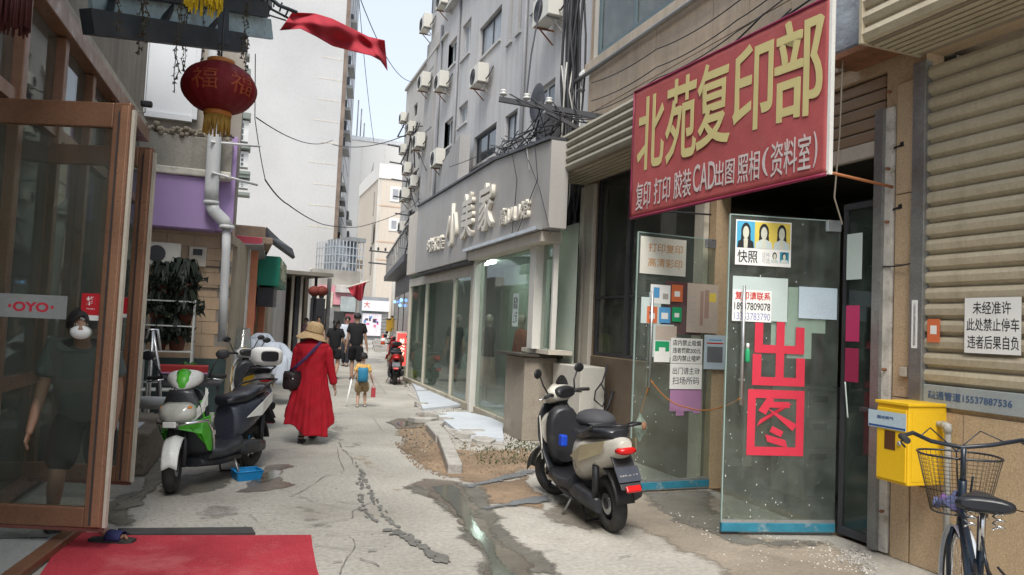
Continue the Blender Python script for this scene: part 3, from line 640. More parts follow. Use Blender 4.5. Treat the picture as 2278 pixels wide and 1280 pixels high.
# things inside the shop
def mannequin(u, o, col, col2, label, h=1.7):
    t = thing('mannequin', label, 'mannequin', bay.matrix_basis @ Matrix.Translation((u, .1, o)), 'dressed mannequins in the shop window')
    c1 = mat('garment '+str(col), col, .9, .15, 6); c2 = mat('garment '+str(col2), col2, .9, .15, 6)
    sk = mat('mannequin skin', (.45, .38, .32), .5)
    MB().lathe([(.16, 0), (.16, .02), (.02, .03), (.015, .5)], 14, axis='y').build('stand', m_alu, t)
    def rr(y, rx, rz, ph=0): return [(rx*math.cos(a)*(1+.08*math.sin(5*a+ph)), y, rz*math.sin(a)*(1+.08*math.sin(5*a+ph))) for a in [2*PI*j/20 for j in range(20)]]
    MB().loft([rr(.35*h/1.7, .24, .2), rr(.6, .2, .16), rr(.95, .15, .11)]).build('skirt', c2, t)
    m_ = MB(); m_.loft([rr(.9, .16, .12), rr(1.08, .13, .1), rr(1.3, .18, .12), rr(1.42, .17, .1), rr(1.47, .06, .05)])
    for s in (-1, 1): m_.tube([(s*.16, 1.41, 0), (s*.22, 1.2, .02), (s*.21, .95, .06)], [.055, .05, .04], 8)
    m_.build('top', c1, t); m_ = MB(); m_.tube([(0, 1.45, 0), (0, 1.55, 0)], .045, 8); m_.ball((0, 1.63, 0), (.075, .1, .085), 12, 8); m_.build('head', sk, t); return t
mannequin(U(968, 800, PB)[0], -.5, (.03, .07, .06), (.05, .06, .07), 'mannequin in a dark jacket behind the second glass pane')
mannequin(U(992, 800, PB)[0], -.5, (.30, .38, .33), (.33, .38, .34), 'mannequin in a pale green dress behind the thin frame')
mannequin(U(1036, 790, PB)[0], -.45, (.05, .035, .03), (.42, .30, .24), 'mannequin in a brown top and pale pink skirt beside the white corner post')
mannequin(U(1085, 800, PB)[0], -.6, (.35, .10, .06), (.30, .08, .05), 'mannequin in rust red just inside the wide pane')
mannequin(U(1150, 790, PB)[0], -.8, (.10, .16, .04), (.13, .17, .05), 'mannequin in olive green behind the right side of the wide pane')
mannequin(U(1215, 790, PB)[0], -.9, (.45, .42, .08), (.42, .40, .10), 'mannequin in yellow behind the narrow end pane')
sf = thing('clothes_counter', 'grey green counter with folded clothes inside the wide shop pane', 'counter', bay.matrix_basis @ Matrix.Translation((8.6, .1, -1.0)))
MB().box(-.9, .9, 0, .8, -.3, .3).build('counter_body', mat('counter', (.28, .32, .27), .6), sf, bevel=.02)
for k in range(5): MB().box(-.8+.33*k, -.53+.33*k, .8, .88+.03*(k % 3), -.2, .2).build('folded_clothes', mat('cloth%d' % k, [(.4, .3, .28), (.3, .36, .32), (.42, .42, .36), (.3, .12, .1), (.2, .25, .28)][k], .9), sf, bevel=.02)
gl_ = thing('garland', 'strip of small red decorations hung high inside the wide shop pane', 'decoration', bay.matrix_basis @ Matrix.Translation((0, 2.5, -1.6)))
m_ = MB(); rnd = random.Random(4)
for k in range(60): u = 7.4+k*.048; m_.ball((u, .05*math.sin(k*.7)+rnd.uniform(-.03, .03), rnd.uniform(-.03, .03)), .03, 6, 4)
m_.build('blossom', mat('dull pink red', (.28, .06, .07), .8), gl_, kind='stuff'); MB().box(7.35, 10.3, -.1, -.05, -.04, .04).build('rail', m_dark, gl_)
for (px, py, txt) in ((1151, 690, '新款\n上市'),):
    st = tag(MB().box(-.13, .13, -.26, .26, 0, .004).build('window_sticker', m_paperg, M=PB.M(*U(px, py, PB), .03)), 'small pale sticker with characters on the wide shop pane', 'sticker')
    put('lettering', text_mesh(txt, .2, .42, m_ink, .002), st, M=(-.1, -.21, .004))
sc_ = tag(MB().tube([(0, 0, 0), (.1, .28, 0), (.2, .02, 0), (.28, .3, 0), (.38, .3, 0), (.4, .12, 0), (.3, .1, 0), (.48, -.12, 0)], .012, 5).build('window_lettering', m_paperg, M=PB.M(*U(1018, 640, PB), -.02)), 'loopy white lettering high on the shop pane left of the corner post', 'lettering')
# white slabs in front of the shop
for k, q in enumerate([[(912, 853), (948, 855), (985, 872), (925, 874)], [(926, 877), (990, 873), (1042, 897), (1046, 905), (940, 917)], [(968, 926), (1040, 924), (1122, 946), (1120, 985), (1035, 978), (995, 950)]]):
    s_ = sheet('stone_slab', GP(*q), .012, m_marble, it=1, amp=.015, seed=k, th=.05)
sheet('step_concrete', GP((905, 850), (1055, 926), (1130, 955), (1128, 992), (1030, 985), (955, 925), (905, 866)), .002, m_kerb, it=2, amp=.05, th=.01)

# ------------------------------------------------------------------ grey apartment block set back behind the bay
PG = Plane((6.4, 26.0), (6.4, 10.2))
apt = thing('apartment_block', 'grey rendered apartment block with recessed windows above the fashion shop', 'building', PG.M())
LG = PG.L
def rect(pl, x0, y0, x1, y1, yb):
    """opening from its far top corner (x0,y0), near top corner (x1,y1) and far bottom corner (x0,yb)"""
    a, zt = pl.uz(x0, y0); b, zt2 = pl.uz(x1, y1); _, zb_ = pl.uz(x0, yb); return (a, b, zb_, (zt+zt2)/2)
wins = [rect(PG, 1068, 63, 1117, 10, 134), rect(PG, 992, 108, 1017, 80, 163), rect(PG, 1030, 58, 1049, 38, 132), rect(PG, 1055, 308, 1105, 270, 372), rect(PG, 1021, 240, 1041, 222, 284),
        rect(PG, 984, 278, 1009, 258, 338), rect(PG, 1124, 262, 1152, 238, 326), rect(PG, 1188, 208, 1236, 170, 262), rect(PG, 1136, -40, 1146, -60, 92), rect(PG, 1156, -60, 1165, -70, 70),
        rect(PG, 951, 131, 969, 112, 168), rect(PG, 945, 262, 965, 240, 298), rect(PG, 957, -20, 966, -36, 48), rect(PG, 984, -60, 1012, -100, 4), rect(PG, 1068, -200, 1117, -260, -110), rect(PG, 1188, -60, 1238, -100, 24)]
m_ = MB(); wall_holes(m_, 1.2, LG, 0, 12.5, wins, .18); m_.box(1.2, LG, 12.5, 12.6, -8, .25); m_.add([(1.2, 0, 0), (1.2, 12.5, 0), (1.2, 12.5, -8), (1.2, 0, -8)], [(0, 1, 2, 3)])
m_.build('wall', m_grey, apt)
MB().add([(1.2, 0, -.4), (LG, 0, -.4), (LG, 12.5, -.4), (1.2, 12.5, -.4)], [(0, 1, 2, 3)]).build('inner_wall', m_room, apt)
m_frame = mat('window frame white', (.42, .42, .42), .5)
for i, r in enumerate(wins):
    window(apt, *r, m_frame if i % 3 else m_dark, m_winglass if i % 2 else m_winpale, z=-.15, cols=2 if r[1]-r[0] > .9 else 1, fw=.06)
    MB().box(r[0]-.06, r[1]+.06, r[2]-.08, r[2]-.005, -.02, .06).build('sill', m_grey, apt)
for u in (U(975, 300, PG)[0], U(1013, 300, PG)[0], U(1172, 100, PG)[0]): MB().tube([(u, 3.5, .06), (u, 12.4, .06)], .05, 8).build('rain_pipe', mat('grey rain pipe', (.22, .22, .23), .6), apt)
MB().box(U(948, 300, PG)[0]-.3, U(948, 300, PG)[0]+1.2, 0.0, 12.4, .003, .06).build('pier', m_grey2, apt)
# lower block beyond
PG2 = Plane((6.45, 32.0), (6.4, 24.85))
ap2 = thing('apartment_block', 'lower dingy block with vents and cables just beyond the grey apartment block', 'building', PG2.M())
w2 = [rect(PG2, 921, 235, 929, 228, 262), rect(PG2, 912, 310, 921, 303, 345), rect(PG2, 918, 385, 928, 378, 430), rect(PG2, 908, 470, 918, 466, 500)]
m_ = MB(); zr = PG2.uz(901, 214)[1]; wall_holes(m_, 0, PG2.L, 0, zr+.1, w2, .15); m_.box(0, PG2.L, zr+.1, zr+.2, -6, .1); m_.add([(0, 0, 0), (0, zr, 0), (0, zr, -6), (0, 0, -6)], [(0, 1, 2, 3)]); m_.build('wall', mat('stained render', (.40, .385, .36), .85, .15, .5, world=True, streak=.5, streakcol=(.2, .18, .16)), ap2)
for r in w2: window(ap2, *r, m_dark, m_winglass, z=-.12, cols=1)

# ------------------------------------------------------------------ air conditioners
def make_ac(name='air_conditioner', label='', w=.85, h=.58, d=.32, col=m_acw):
    """x along wall, y up, z out from wall; origin at the middle of the base against the wall"""
    t = thing(name, label, 'air conditioner')
    MB().box(-w/2, w/2, .04, h, .12, .12+d).build('casing', col, t, bevel=.012)
    m_ = MB(); c = (-w*.13, h*.52, 0)
    for k in range(5): r = .05+.045*k; m_.tube([(c[0]+r*math.cos(a), c[1]+r*math.sin(a), .125+d) for a in [2*PI*j/20 for j in range(21)]], .005, 4, caps=False)
    for k in range(8): a = PI*k/4; m_.bar((c[0], c[1], .122+d), (c[0]+.23*math.cos(a), c[1]+.23*math.sin(a), .122+d), .008)
    m_.build('fan_grille', m_black, t); MB().lathe([(.235, .1205+d), (.235, .123+d)], 24, (c[0], c[1], 0)).build('fan_opening', m_dark, t)
    for s in (-1, 1):
        m_ = MB(); x = s*w*.36; m_.bar((x, .02, 0), (x, .02, .12+d), .03); m_.bar((x, -.28, .01), (x, .01, d), .025); m_.build('bracket', m_rust if s < 0 else m_metal, t)
    m_ = MB(); m_.tube([(w/2, .15, .2), (w/2+.06, .12, .2), (w/2+.08, .3, .1), (w/2+.05, .5, .02)], .018, 6); m_.build('pipe', m_cable, t)
    return t
ac0 = make_ac(label='air conditioner with a round fan hung below the large window')
first_ac = [ac0]
def place_ac(px, py, pl, label, sc=1.0, group='air conditioners on the grey blocks', ob=None):
    u, z = pl.uz(px, py); M = pl.M(u, z, .0) @ Matrix.Diagonal((sc, sc, sc, 1))
    if first_ac: o = first_ac.pop(); o.matrix_basis = M; o['label'] = label
    else: o = dup(ac0, M, label)
    o['group'] = group; return o
place_ac(1085, 197, PG, 'cream air conditioner directly under the large recessed window')
place_ac(998, 205, PG, 'cream air conditioner under the window left of the large one')
place_ac(958, 203, PG, 'air conditioner nearest the grey block roofline edge, middle of its column')
place_ac(1002, 22, PG, 'cream air conditioner at the upper edge above the small windows')
place_ac(962, 74, PG, 'air conditioner high on the far edge of the grey block, under the top window')
place_ac(1245, 60, PG, 'large air conditioner seen from below near the cable bundle', 1.1)
place_ac(946, 335, PG, 'air conditioner low on the far edge of the grey block beside the pier')
place_ac(990, 375, PG, 'air conditioner just above the left end of the shop fascia', 1.0)
place_ac(912, 450, PG2, 'air conditioner on the lower dingy block above the alley', .9)
place_ac(905, 275, PG2, 'round vented air conditioner at the corner of the lower dingy block', .7)
place_ac(905, 345, PG2, 'air conditioner under the vented one on the lower dingy block', .7)
for (x_, y_, l_) in ((925, 300, 'small air conditioner high on the dingy block beside its narrow window'), (915, 390, 'air conditioner halfway down the dingy block'), (930, 420, 'air conditioner beside the lower window of the dingy block'), (906, 520, 'lowest air conditioner on the dingy block above the dark canopy')): place_ac(x_, y_, PG2, l_, .8)
cw = thing('wall_cables', 'loose dark cables and brackets crossing the lower dingy block', 'cable bundle'); m_ = MB(); rnd = random.Random(77)
for k in range(16):
    a_ = PG2.P(*PG2.uz(rnd.uniform(902, 940), rnd.uniform(240, 590), .1), .1); m_.tube([a_, a_+Vector((-.15, rnd.uniform(-1, 1), rnd.uniform(-.6, .3))), a_+Vector((-.05, rnd.uniform(-2, 2), rnd.uniform(-1.6, .2)))], rnd.uniform(.015, .035), 4)
m_.build('cable_run', m_dark, cw, kind='stuff')
for k in range(7): p_ = PG2.P(*PG2.uz(903+5*k, 330+38*k, .02), .02); MB().bar(p_, p_+Vector((-.8, 0, .05)), .05).build('wall_bracket', m_dark, cw)
# dish
dz = PG.uz(1236, 235); di = thing('satellite_dish', 'dark round satellite dish seen edge on beside the cable bundle', 'satellite dish', PG.M(dz[0], dz[1], .1))
MB().lathe([(.02, .0), (.25, .02), (.42, .10), (.425, .11), (.25, .035), (.01, .015)], 24, (0, 0, .25)).build('dish', m_dark, di); MB().tube([(0, 0, 0), (0, 0, .27)], .025, 6).build('arm', m_metal, di)

# ------------------------------------------------------------------ dark shopfront beyond the bay
PE = Plane((6.3, 31.5), (4.75, 20.2))
far = thing('far_shopfront', 'dark shopfront with small blue lights beyond the fashion shop', 'building', PE.M())
MB().box(0, PE.L, 0, 3.3, -1.2, 0).build('wall', m_dark, far)
for k in range(4): MB().box(.6+k*2.7, 2.9+k*2.7, .3, 2.6, .004, .02).build('window', m_winglass, far, bevel=.004)
for k, (px, py) in enumerate([(884, 672), (896, 680), (899, 668)]):
    u, z = U(px, py, PE); MB().ball((u, z, .1), .06, 8, 6).build('blue_lamp', mat('blue lamp', (.1, .3, .6), .5, emit=(.25, .5, 1, .8)), far)
MB().box(0, PE.L, 3.3, 3.5, -.8, .5).build('canopy', m_dark, far)
for k in range(12): MB().box(.5+k*.9, .54+k*.9, 3.5, 4.3, .42, .46).build('baluster', m_metal, far)
MB().box(0, PE.L, 4.3, 4.35, .41, .47).build('handrail', m_metal, far)
MB().box(0, PE.L, 4.8, 7, -1.2, -.9).build('upper_wall', m_grey2, far)

# ------------------------------------------------------------------ power line bracket and cables
CB = PXp(1330, 258, 4.72)
br = thing('power_bracket', 'dark steel power line bracket with three white insulators above the fashion shop fascia', 'bracket', Matrix.Translation((0, 0, 0)))
A_ = PXp(1108, 216, 4.0); A_.z = A_.z
b0 = PXp(1110, 221, 3.3); b1 = PXp(1345, 262, 4.75)
MB().bar(b0, b1, .06, .07).build('arm', m_dark, br)
MB().bar(b0+(b1-b0)*.45+Vector((0, 0, -.06)), b1+Vector((0, 0, -.35)), .05).build('brace', m_dark, br)
for t_ in (.04, .26, .47):
    p = b0.lerp(b1, t_); MB().lathe([(.012, -.02), (.012, .05), (.05, .05), (.055, .075), (.03, .085), (.045, .10), (.045, .12), (.02, .13)], 12, p+Vector((0, 0, .02))).build('insulator', mat('porcelain', (.6, .6, .58), .3), br)
ends = [PXp(1500, 60, 4.6), PXp(1600, 60, 4.62), PXp(1900, -60, 4.6)]
cl = 0
for k, (xa, ya, xb, yb) in enumerate([(1165, 228, 1830, -20), (1230, 235, 1860, -10), (1150, 238, 1700, 30), (1290, 268, 1760, 20)]):
    p = b0.lerp(b1, .1+.2*k)+Vector((0, 0, .1)); q = PXp(xb, yb, 4.5)
    wire('overhead_cable', [p, PXp(1340+10*k, 262-4*k, 4.45), q], .010, m_cable, '%s black cable running from the power bracket over the banner' % ['lowest', 'second lowest', 'second highest', 'highest'][k], sag=.10+.05*k, group='cables along the tiled wall')
for k, (ya, yb) in enumerate([(165, -30), (205, 30), (230, 60)]):
    wire('wall_cable', [PXp(1315, ya+20, 4.62), PXp(1460, ya-55, 4.62), PXp(1640, ya-160, 4.62), PXp(1850, yb-160, 4.62)], .007, m_cable, 'thin cable sagging across the tan tiles, %s of three' % ['top', 'middle', 'lowest'][k], sag=.05, group='thin cables on the tan tiles')
# vertical bundle at the end of the copy shop
bd = thing('cable_bundle', 'thick tangle of dark cables running up the gap between the two right buildings', 'cable bundle')
rnd = random.Random(11)
m_ = MB()
for k in range(16):
    x = rnd.uniform(4.45, 4.75); y = rnd.uniform(9.98, 10.5); P_ = [Vector((x+rnd.uniform(-.04, .04), y+rnd.uniform(-.05, .05), z)) for z in [i*.55 for i in range(2, 20)]]
    m_.tube(P_, rnd.uniform(.012, .03), 5)
m_.build('cable_run', m_cable, bd, kind='stuff')
m_ = MB()
for k in range(5):
    x = rnd.uniform(4.35, 4.6); y = rnd.uniform(9.98, 10.3); m_.tube([Vector((x+rnd.uniform(-.05, .05), y+rnd.uniform(-.05, .05), z)) for z in [i*.4 for i in range(3, 15)]], .012, 5)
m_.build('pale_cable', m_cablew, bd, kind='stuff')
tg = thing('cable_tangle', 'messy tangle of cables and a junction box lying over the shop fascia edge', 'cable tangle')
m_ = MB(); base = PXp(1170, 300, 3.9)
for k in range(46):
    p = PXp(rnd.uniform(1085, 1240), 0, 3.85); t_ = rnd.random()
    a = PXp(1095+150*t_+rnd.uniform(-14, 14), 362-78*t_+rnd.uniform(-22, 10), rnd.uniform(3.85, 4.4)); t2 = min(1, max(0, t_+rnd.uniform(-.35, .35))); b = PXp(1095+150*t2+rnd.uniform(-14, 14), 360-80*t2+rnd.uniform(-45, 10), rnd.uniform(3.85, 4.6))
    mid = (a+b)/2+Vector((rnd.uniform(-.1, .1), rnd.uniform(-.1, .1), rnd.uniform(-.22, .12))); P_ = [a*(1-s)**2+mid*2*s*(1-s)+b*s*s for s in [i/8 for i in range(9)]]
    m_.tube(P_, rnd.uniform(.006, .014), 4)
for k in range(7):
    a = b0.lerp(b1, rnd.uniform(.2, .8)); b = PXp(rnd.uniform(1120, 1230), rnd.uniform(300, 350), rnd.uniform(3.9, 4.4)); m_.tube([a, (a+b)/2+Vector((rnd.uniform(-.12, .12), 0, -.1)), b], .009, 4)
m_.build('loose_cable', m_cable, tg, kind='stuff')
jb = PXp(1220, 300, 4.3); m_ = MB(); m_.box(-.16, .16, -.14, .14, -.25, .3); m_.build('junction_box', m_dark, tg, bevel=.02, M=jb)
# wires down the fascia
for k, (pts) in enumerate([[(1140, 345), (1150, 400), (1146, 450), (1138, 530)], [(1165, 330), (1200, 420), (1225, 520)], [(1190, 320), (1196, 400), (1180, 440), (1150, 520)], [(1172, 330), (1178, 380)]]):
    wire('hanging_wire', [PB.P(*PB.uz(x, y, .31), .31) for x, y in pts], .006, m_cable if k < 3 else m_cablew, ['dark wire hanging down the fascia left of the small characters', 'dark wire slanting to the right end of the fascia', 'dark wire bending back behind the small characters', 'short pale wire at the fascia top edge'][k], group='loose wires on the fascia')
wire('vertical_wire', [PXp(1208, -20, 5.2), PXp(1182, 120, 4.9), PXp(1170, 225, 4.1)], .016, m_cable, 'taut black wire dropping past the grey block to the power bracket')
# long thin wires across the alley
for nm, a, b, sg, r_, lab in [('span_wire', PYp(720, -250, 14), PYp(916, 182, 30), .9, .012, 'thin wire falling across the sky from the top to the lower dingy block'),
        ('span_wire', PYp(570, 262, 14), PYp(740, 312, 30), .3, .012, 'thin wire crossing the white tower wall below the flag'),
        ('span_wire', PYp(796, -30, 40), PYp(832, 318, 60), .5, .02, 'very thin near vertical wire in the strip of sky'),
        ('span_wire', PYp(740, 322, 40), PYp(905, 300, 30), .3, .02, 'thin wire level across the foot of the sky strip'),
        ('span_wire', PYp(1000, 372, 16), PYp(1190, 285, 12.5), .05, .008, 'thin wire in front of the grey block windows'),
        ('span_wire', PYp(568, 120, 12.5), PYp(567, 264, 13), .0, .008, 'thin dark wire hanging straight down beside the grilled windows'),
        ('span_wire', PYp(567, 264, 13), PYp(590, 400, 13), .05, .008, 'thin wire continuing down from the knot by the grilled windows')]:
    wire(nm, [a, b], r_, m_cable, lab, sag=sg)
wire('span_wire', [PYp(590, 400, 13), PYp(640, 455, 16), PYp(720, 500, 24), PYp(800, 505, 30), PYp(900, 470, 30)], .014, m_cable, 'long sagging wire swinging low across the white tower wall', sag=.05)
# ------------------------------------------------------------------ glass doors of the copy shop
def gdoor(pa, pb, ztop, zbot, label, px_h):
    """frameless leaf: pa outer foot point, pb hinge foot point"""
    pl = Plane(pa, pb); t = thing('glass_door', label, 'glass door', pl.M(), 'glass door leaves of the copy shop')
    L_ = pl.L
    MB().box(0, L_, zbot+.07, ztop, -.006, .006).build('pane', g_door, t)
    m_ = MB(); m_.box(-.002, L_, zbot, zbot+.07, -.02, .02); m_.build('bottom_rail', [mat('worn blue paint', (.03, .19, .27), .5, .2, 6, spots=1.0, spotcol=(.42, .40, .36), spotscale=4.5)], t, bevel=.003)
    MB().box(0, L_, zbot+.071, zbot+.095, -.012, .012).build('rail_edge', m_alu, t)
    MB().box(-.004, .004, zbot+.07, ztop, -.009, .009).build('edge_seal', mat('green glass edge', (.30, .40, .36), .4), t)
    MB().box(0, L_, ztop-.004, ztop+.004, -.007, .007).build('top_edge', mat('green glass edge', (.3, .4, .36)), t)
    MB().box(L_-.12, L_, ztop-.09, ztop+.005, -.02, .02).build('pivot_clamp', m_alu, t, bevel=.003)
    # long paired pull handles with stand-offs
    for o in (.055, -.055):
        m_ = MB(); u = px_h+(.0 if o > 0 else .045); m_.tube([(u, 1.05, o), (u, 2.02, o)], .013, 10)
        for z in (1.25, 1.82): m_.tube([(u, z, 0), (u, z, o)], .010, 8)
        m_.build('pull_handle', m_alu, t)
    # paint specks
    rnd = random.Random(int(L_*1000)); m_ = MB()
    for k in range(75):
        u = rnd.uniform(.02, L_-.02)*rnd.random()**.5; z = zbot+.1+(ztop-zbot-.1)*rnd.random()**1.3; r = rnd.uniform(.0012, .0042)
        m_.box(u-r*.7, u+r*.7, z-r, z+r*rnd.choice((1, 1, 2.5)), .0062, .0072)
    m_.build('paint_speck', m_inkw, t, kind='stuff')
    return pl, t
d2a, d2b = G(1603, 1190), Vector((WX, 4.86, 0)); d1a, d1b = G(1399, 1098), Vector((WX, 6.60, 0))
_t = Plane(d2a, d2b); z2b = _t.uz(1606, 1183)[1]; z2t = _t.uz(1627, 477)[1]
P2, D2 = gdoor(d2a, d2b, z2t, .03, 'nearer glass door leaf of the copy shop with big red characters', Plane(d2a, d2b).uz(1645, 800)[0])
z1t = Plane(d1a, d1b).uz(1419, 516)[1]
P1, D1 = gdoor(d1a, d1b, z1t, .03, 'farther glass door leaf of the copy shop covered with payment stickers', Plane(d1a, d1b).uz(1440, 800)[0])
NOT = {}
def note(pl, x0, y0, x1, y1, m, label, o=.010, name='notice', cat='notice', th=.0015, texts=(), group='notices on the copy shop doors', tilt=0):
    """sheet glued to plane pl covering the picture box x0..x1,y0..y1; texts = (string, fx0, fy0, fx1, fy1, material) in sheet fractions from lower left"""
    ym, xm = (y0+y1)/2, (x0+x1)/2
    a, _ = pl.uz(x0, ym, o); b, _ = pl.uz(x1, ym, o); _, zt = pl.uz(xm, y0, o); _, zb_ = pl.uz(xm, y1, o); W, Hh = b-a, zt-zb_
    t = MB().box(0, W, 0, Hh, 0, th).build(name, m, M=pl.M(a, zb_, o) @ Matrix.Rotation(tilt, 4, 'Z')); tag(t, label, cat, group)
    for k, tx in enumerate(texts):
        s_, f0, g0, f1, g1, mm = tx[:6]
        put('lettering', text_mesh(s_, (f1-f0)*W, (g1-g0)*Hh, mm, .0008, tx[6] if len(tx) > 6 else .012), t, M=(f0*W, g0*Hh, th))
    return t, W, Hh
def patch(t, W, Hh, f0, g0, f1, g1, m, th=.0022, name='print'):
    return MB().box(f0*W, f1*W, g0*Hh, g1*Hh, .0016, th).build(name, m, t)
m_yel = mat('print yellow', (.72, .56, .10), .7); m_blu = mat('print blue', (.08, .40, .60), .7); m_org = mat('print orange', (.65, .16, .06), .6)
m_grn = mat('print green', (.02, .33, .13), .6); m_sky = mat('print sky blue', (.10, .33, .60), .6); m_skin = mat('print skin', (.62, .62, .50), .7); m_gold = mat('gold ink', (.45, .32, .10), .6)
m_lila = mat('faded pink', (.42, .22, .38), .7); m_maroon = mat('maroon film', (.20, .015, .05), .6); m_kraft = mat('beige paper', (.48, .40, .33), .8)
# photo print poster
t, W, Hh = note(P2, 1636, 492, 1760, 592, m_paper, 'poster with three portrait photos on blue and yellow grounds, top of near door', texts=[('快照', .04, .05, .40, .33, m_ink, .01), ('证件\n可选', .48, .06, .62, .30, mat('grey ink', (.35, .35, .35)), .0)])
def portrait(f0, g0, f1, g1, bgm, suit, hair=True):
    patch(t, W, Hh, f0, g0, f1, g1, bgm); w_ = (f1-f0)*W; h_ = (g1-g0)*Hh; x = f0*W; y = g0*Hh; m_ = MB()
    def ell(cx, cy, rx, ry, z): return [(x+w_*(cx+rx*math.cos(a)), y+h_*(cy+ry*math.sin(a))) for a in [2*PI*j/16 for j in range(16)]]
    m_.prism(ell(.5, .62, .27, .33, 0), .0022, .0026, mi=0)
    if hair: m_.prism([(x+w_*a, y+h_*b) for a, b in ((.22, .28), (.34, .3), (.36, .6), (.64, .6), (.66, .3), (.78, .28), (.74, .7), (.26, .7))], .0021, .0025, mi=0)
    m_.prism([(x+w_*a, y+h_*b) for a, b in ((.04, 0), (.08, .24), (.4, .36), (.6, .36), (.92, .24), (.96, 0))], .0026, .003, mi=2)
    m_.prism(ell(.5, .58, .17, .24, 0), .003, .0034, mi=1); m_.prism([(x+w_*a, y+h_*b) for a, b in ((.42, .2), (.58, .2), (.58, .4), (.42, .4))], .0031, .0036, mi=1)
    m_.prism([(x+w_*a, y+h_*b) for a, b in ((.4, .0), (.6, .0), (.62, .34), (.38, .34))], .0028, .0032, mi=1)
    m_.build('portrait', [m_ink, m_skin, m_ink if suit else mat('pale print', (.55, .62, .60))], t)
portrait(.02, .38, .34, .97, m_blu, True); portrait(.34, .38, .67, .97, m_yel, False); portrait(.67, .38, .98, .97, m_yel, False)
portrait(.63, .08, .78, .33, m_paper, False, False); portrait(.80, .08, .96, .33, mat('print teal', (.02, .24, .34)), False, False)
note(P2, 1629, 617, 1752, 714, m_paperg, 'pale green sheet behind the phone number notice on near door', o=.0085)
note(P2, 1629, 646, 1716, 716, m_paper, 'white notice with red line above two phone numbers', o=.011, texts=[('复印请联系', .06, .68, .97, .95, m_inkr, .02), ('18937809078', .05, .36, .97, .60, m_ink, .012), ('13353783790', .05, .05, .97, .28, mat('faded blue ink', (.25, .28, .5)), .0)])
note(P2, 1777, 640, 1862, 710, mat('bluish paper', (.50, .60, .66), .8), 'pale blue square sheet on the right half of near door', o=.0085)
note(P2, 1752, 640, 1806, 798, m_paperg, 'tall pale green sheet running down behind the red character', o=-.010)
note(P2, 1715, 710, 1770, 780, m_paperg, 'pale green sheet showing between the strokes of the upper red character', o=-.012)
note(P2, 1806, 700, 1836, 742, m_paperg, 'small pale sheet below the pale blue square sheet', o=-.010)
# big red characters cut from film
m_redf = mat('red film', (.60, .035, .065), .55, .06, 3, .03, 30)
def strokes(pl, x0, y0, x1, y1, rects, polys, label):
    ym, xm = (y0+y1)/2, (x0+x1)/2; o = .0065
    a, _ = pl.uz(x0, ym, o); b, _ = pl.uz(x1, ym, o); _, zt = pl.uz(xm, y0, o); _, zb_ = pl.uz(xm, y1, o); W, Hh = b-a, zt-zb_
    m_ = MB(); k = 0
    for f0, g0, f1, g1 in rects: m_.box(f0*W, f1*W, g0*Hh, g1*Hh, 0, .0012+.0001*k); k += 1
    for p in polys: m_.prism([(f*W, g_*Hh) for f, g_ in p], 0, .0012+.0001*k); k += 1
    return tag(m_.build('red_character', m_redf, M=pl.M(a, zb_, o)), label, 'lettering', 'big red film characters on the door')
strokes(P2, 1678, 712, 1792, 862, [(.42, .02, .58, .995), (.0, .50, .16, .96), (.0, .50, .97, .62), (.80, .50, .97, .90), (-.03, .02, .14, .48), (-.03, .02, .99, .145), (.82, .02, .99, .44), (-.03, .40, .12, .48)], [],
        'big red film character with upright prongs on near glass door, upper one')
strokes(P2, 1662, 868, 1788, 1014, [(.0, .0, .14, 1), (.86, .0, 1, 1), (.0, .0, 1, .13), (.0, .87, 1, 1)],
        [[(.34, .88), (.47, .86), (.32, .62), (.19, .68)], [(.38, .82), (.74, .82), (.74, .73), (.36, .73)], [(.80, .80), (.66, .78), (.17, .44), (.22, .54)], [(.34, .72), (.44, .68), (.88, .48), (.80, .38)], [(.44, .45), (.64, .37), (.60, .28), (.40, .36)], [(.32, .32), (.36, .21), (.72, .12), (.68, .24)]],
        'big red square framed film character on near glass door, lower one')
# farther leaf
note(P1, 1424, 530, 1526, 612, mat('cream paper', (.62, .60, .52), .8), 'cream sheet with two lines of gold and red characters, top of far door', texts=[('打印复印', .17, .60, .92, .84, mat('fading orange ink', (.50, .28, .12)), .012), ('高清彩印', .17, .20, .92, .44, mat('fading orange ink', (.5, .28, .12)), .012)])
note(P1, 1480, 628, 1560, 745, m_maroon, 'maroon film character partly hidden behind the payment stickers', o=-.009, cat='lettering', name='maroon_character')
note(P1, 1426, 662, 1470, 720, m_paperg, 'pale green sheet behind the orange payment sticker', o=.0085)
t, W, Hh = note(P1, 1447, 634, 1491, 676, m_paper, 'white sticker with blue mark at left of upper payment row'); patch(t, W, Hh, .15, .3, .45, .85, m_sky); patch(t, W, Hh, .62, .25, .9, .55, mat('pale grey print', (.4, .38, .34)))
t, W, Hh = note(P1, 1494, 634, 1519, 672, m_org, 'orange payment sticker at right of upper row'); patch(t, W, Hh, .25, .3, .75, .62, m_paper)
t, W, Hh = note(P1, 1439, 682, 1462, 719, m_org, 'orange payment sticker at left of lower row'); patch(t, W, Hh, .25, .25, .75, .6, m_paper)
t, W, Hh = note(P1, 1466, 684, 1491, 719, m_sky, 'blue payment sticker at the centre of lower row', o=.0112); patch(t, W, Hh, .2, .25, .8, .65, m_paper)
t, W, Hh = note(P1, 1495, 684, 1516, 716, m_grn, 'green payment sticker at right of lower row', o=.0112); patch(t, W, Hh, .25, .3, .75, .6, m_paper)
t, W, Hh = note(P1, 1528, 632, 1597, 741, m_kraft, 'beige business licence sheet with a yellow patch', o=.0120); patch(t, W, Hh, .70, .64, .93, .82, m_yel)
for k in range(5): patch(t, W, Hh, .12, .2+.13*k, .28, .212+.13*k, mat('grey ink', (.35, .35, .35)))
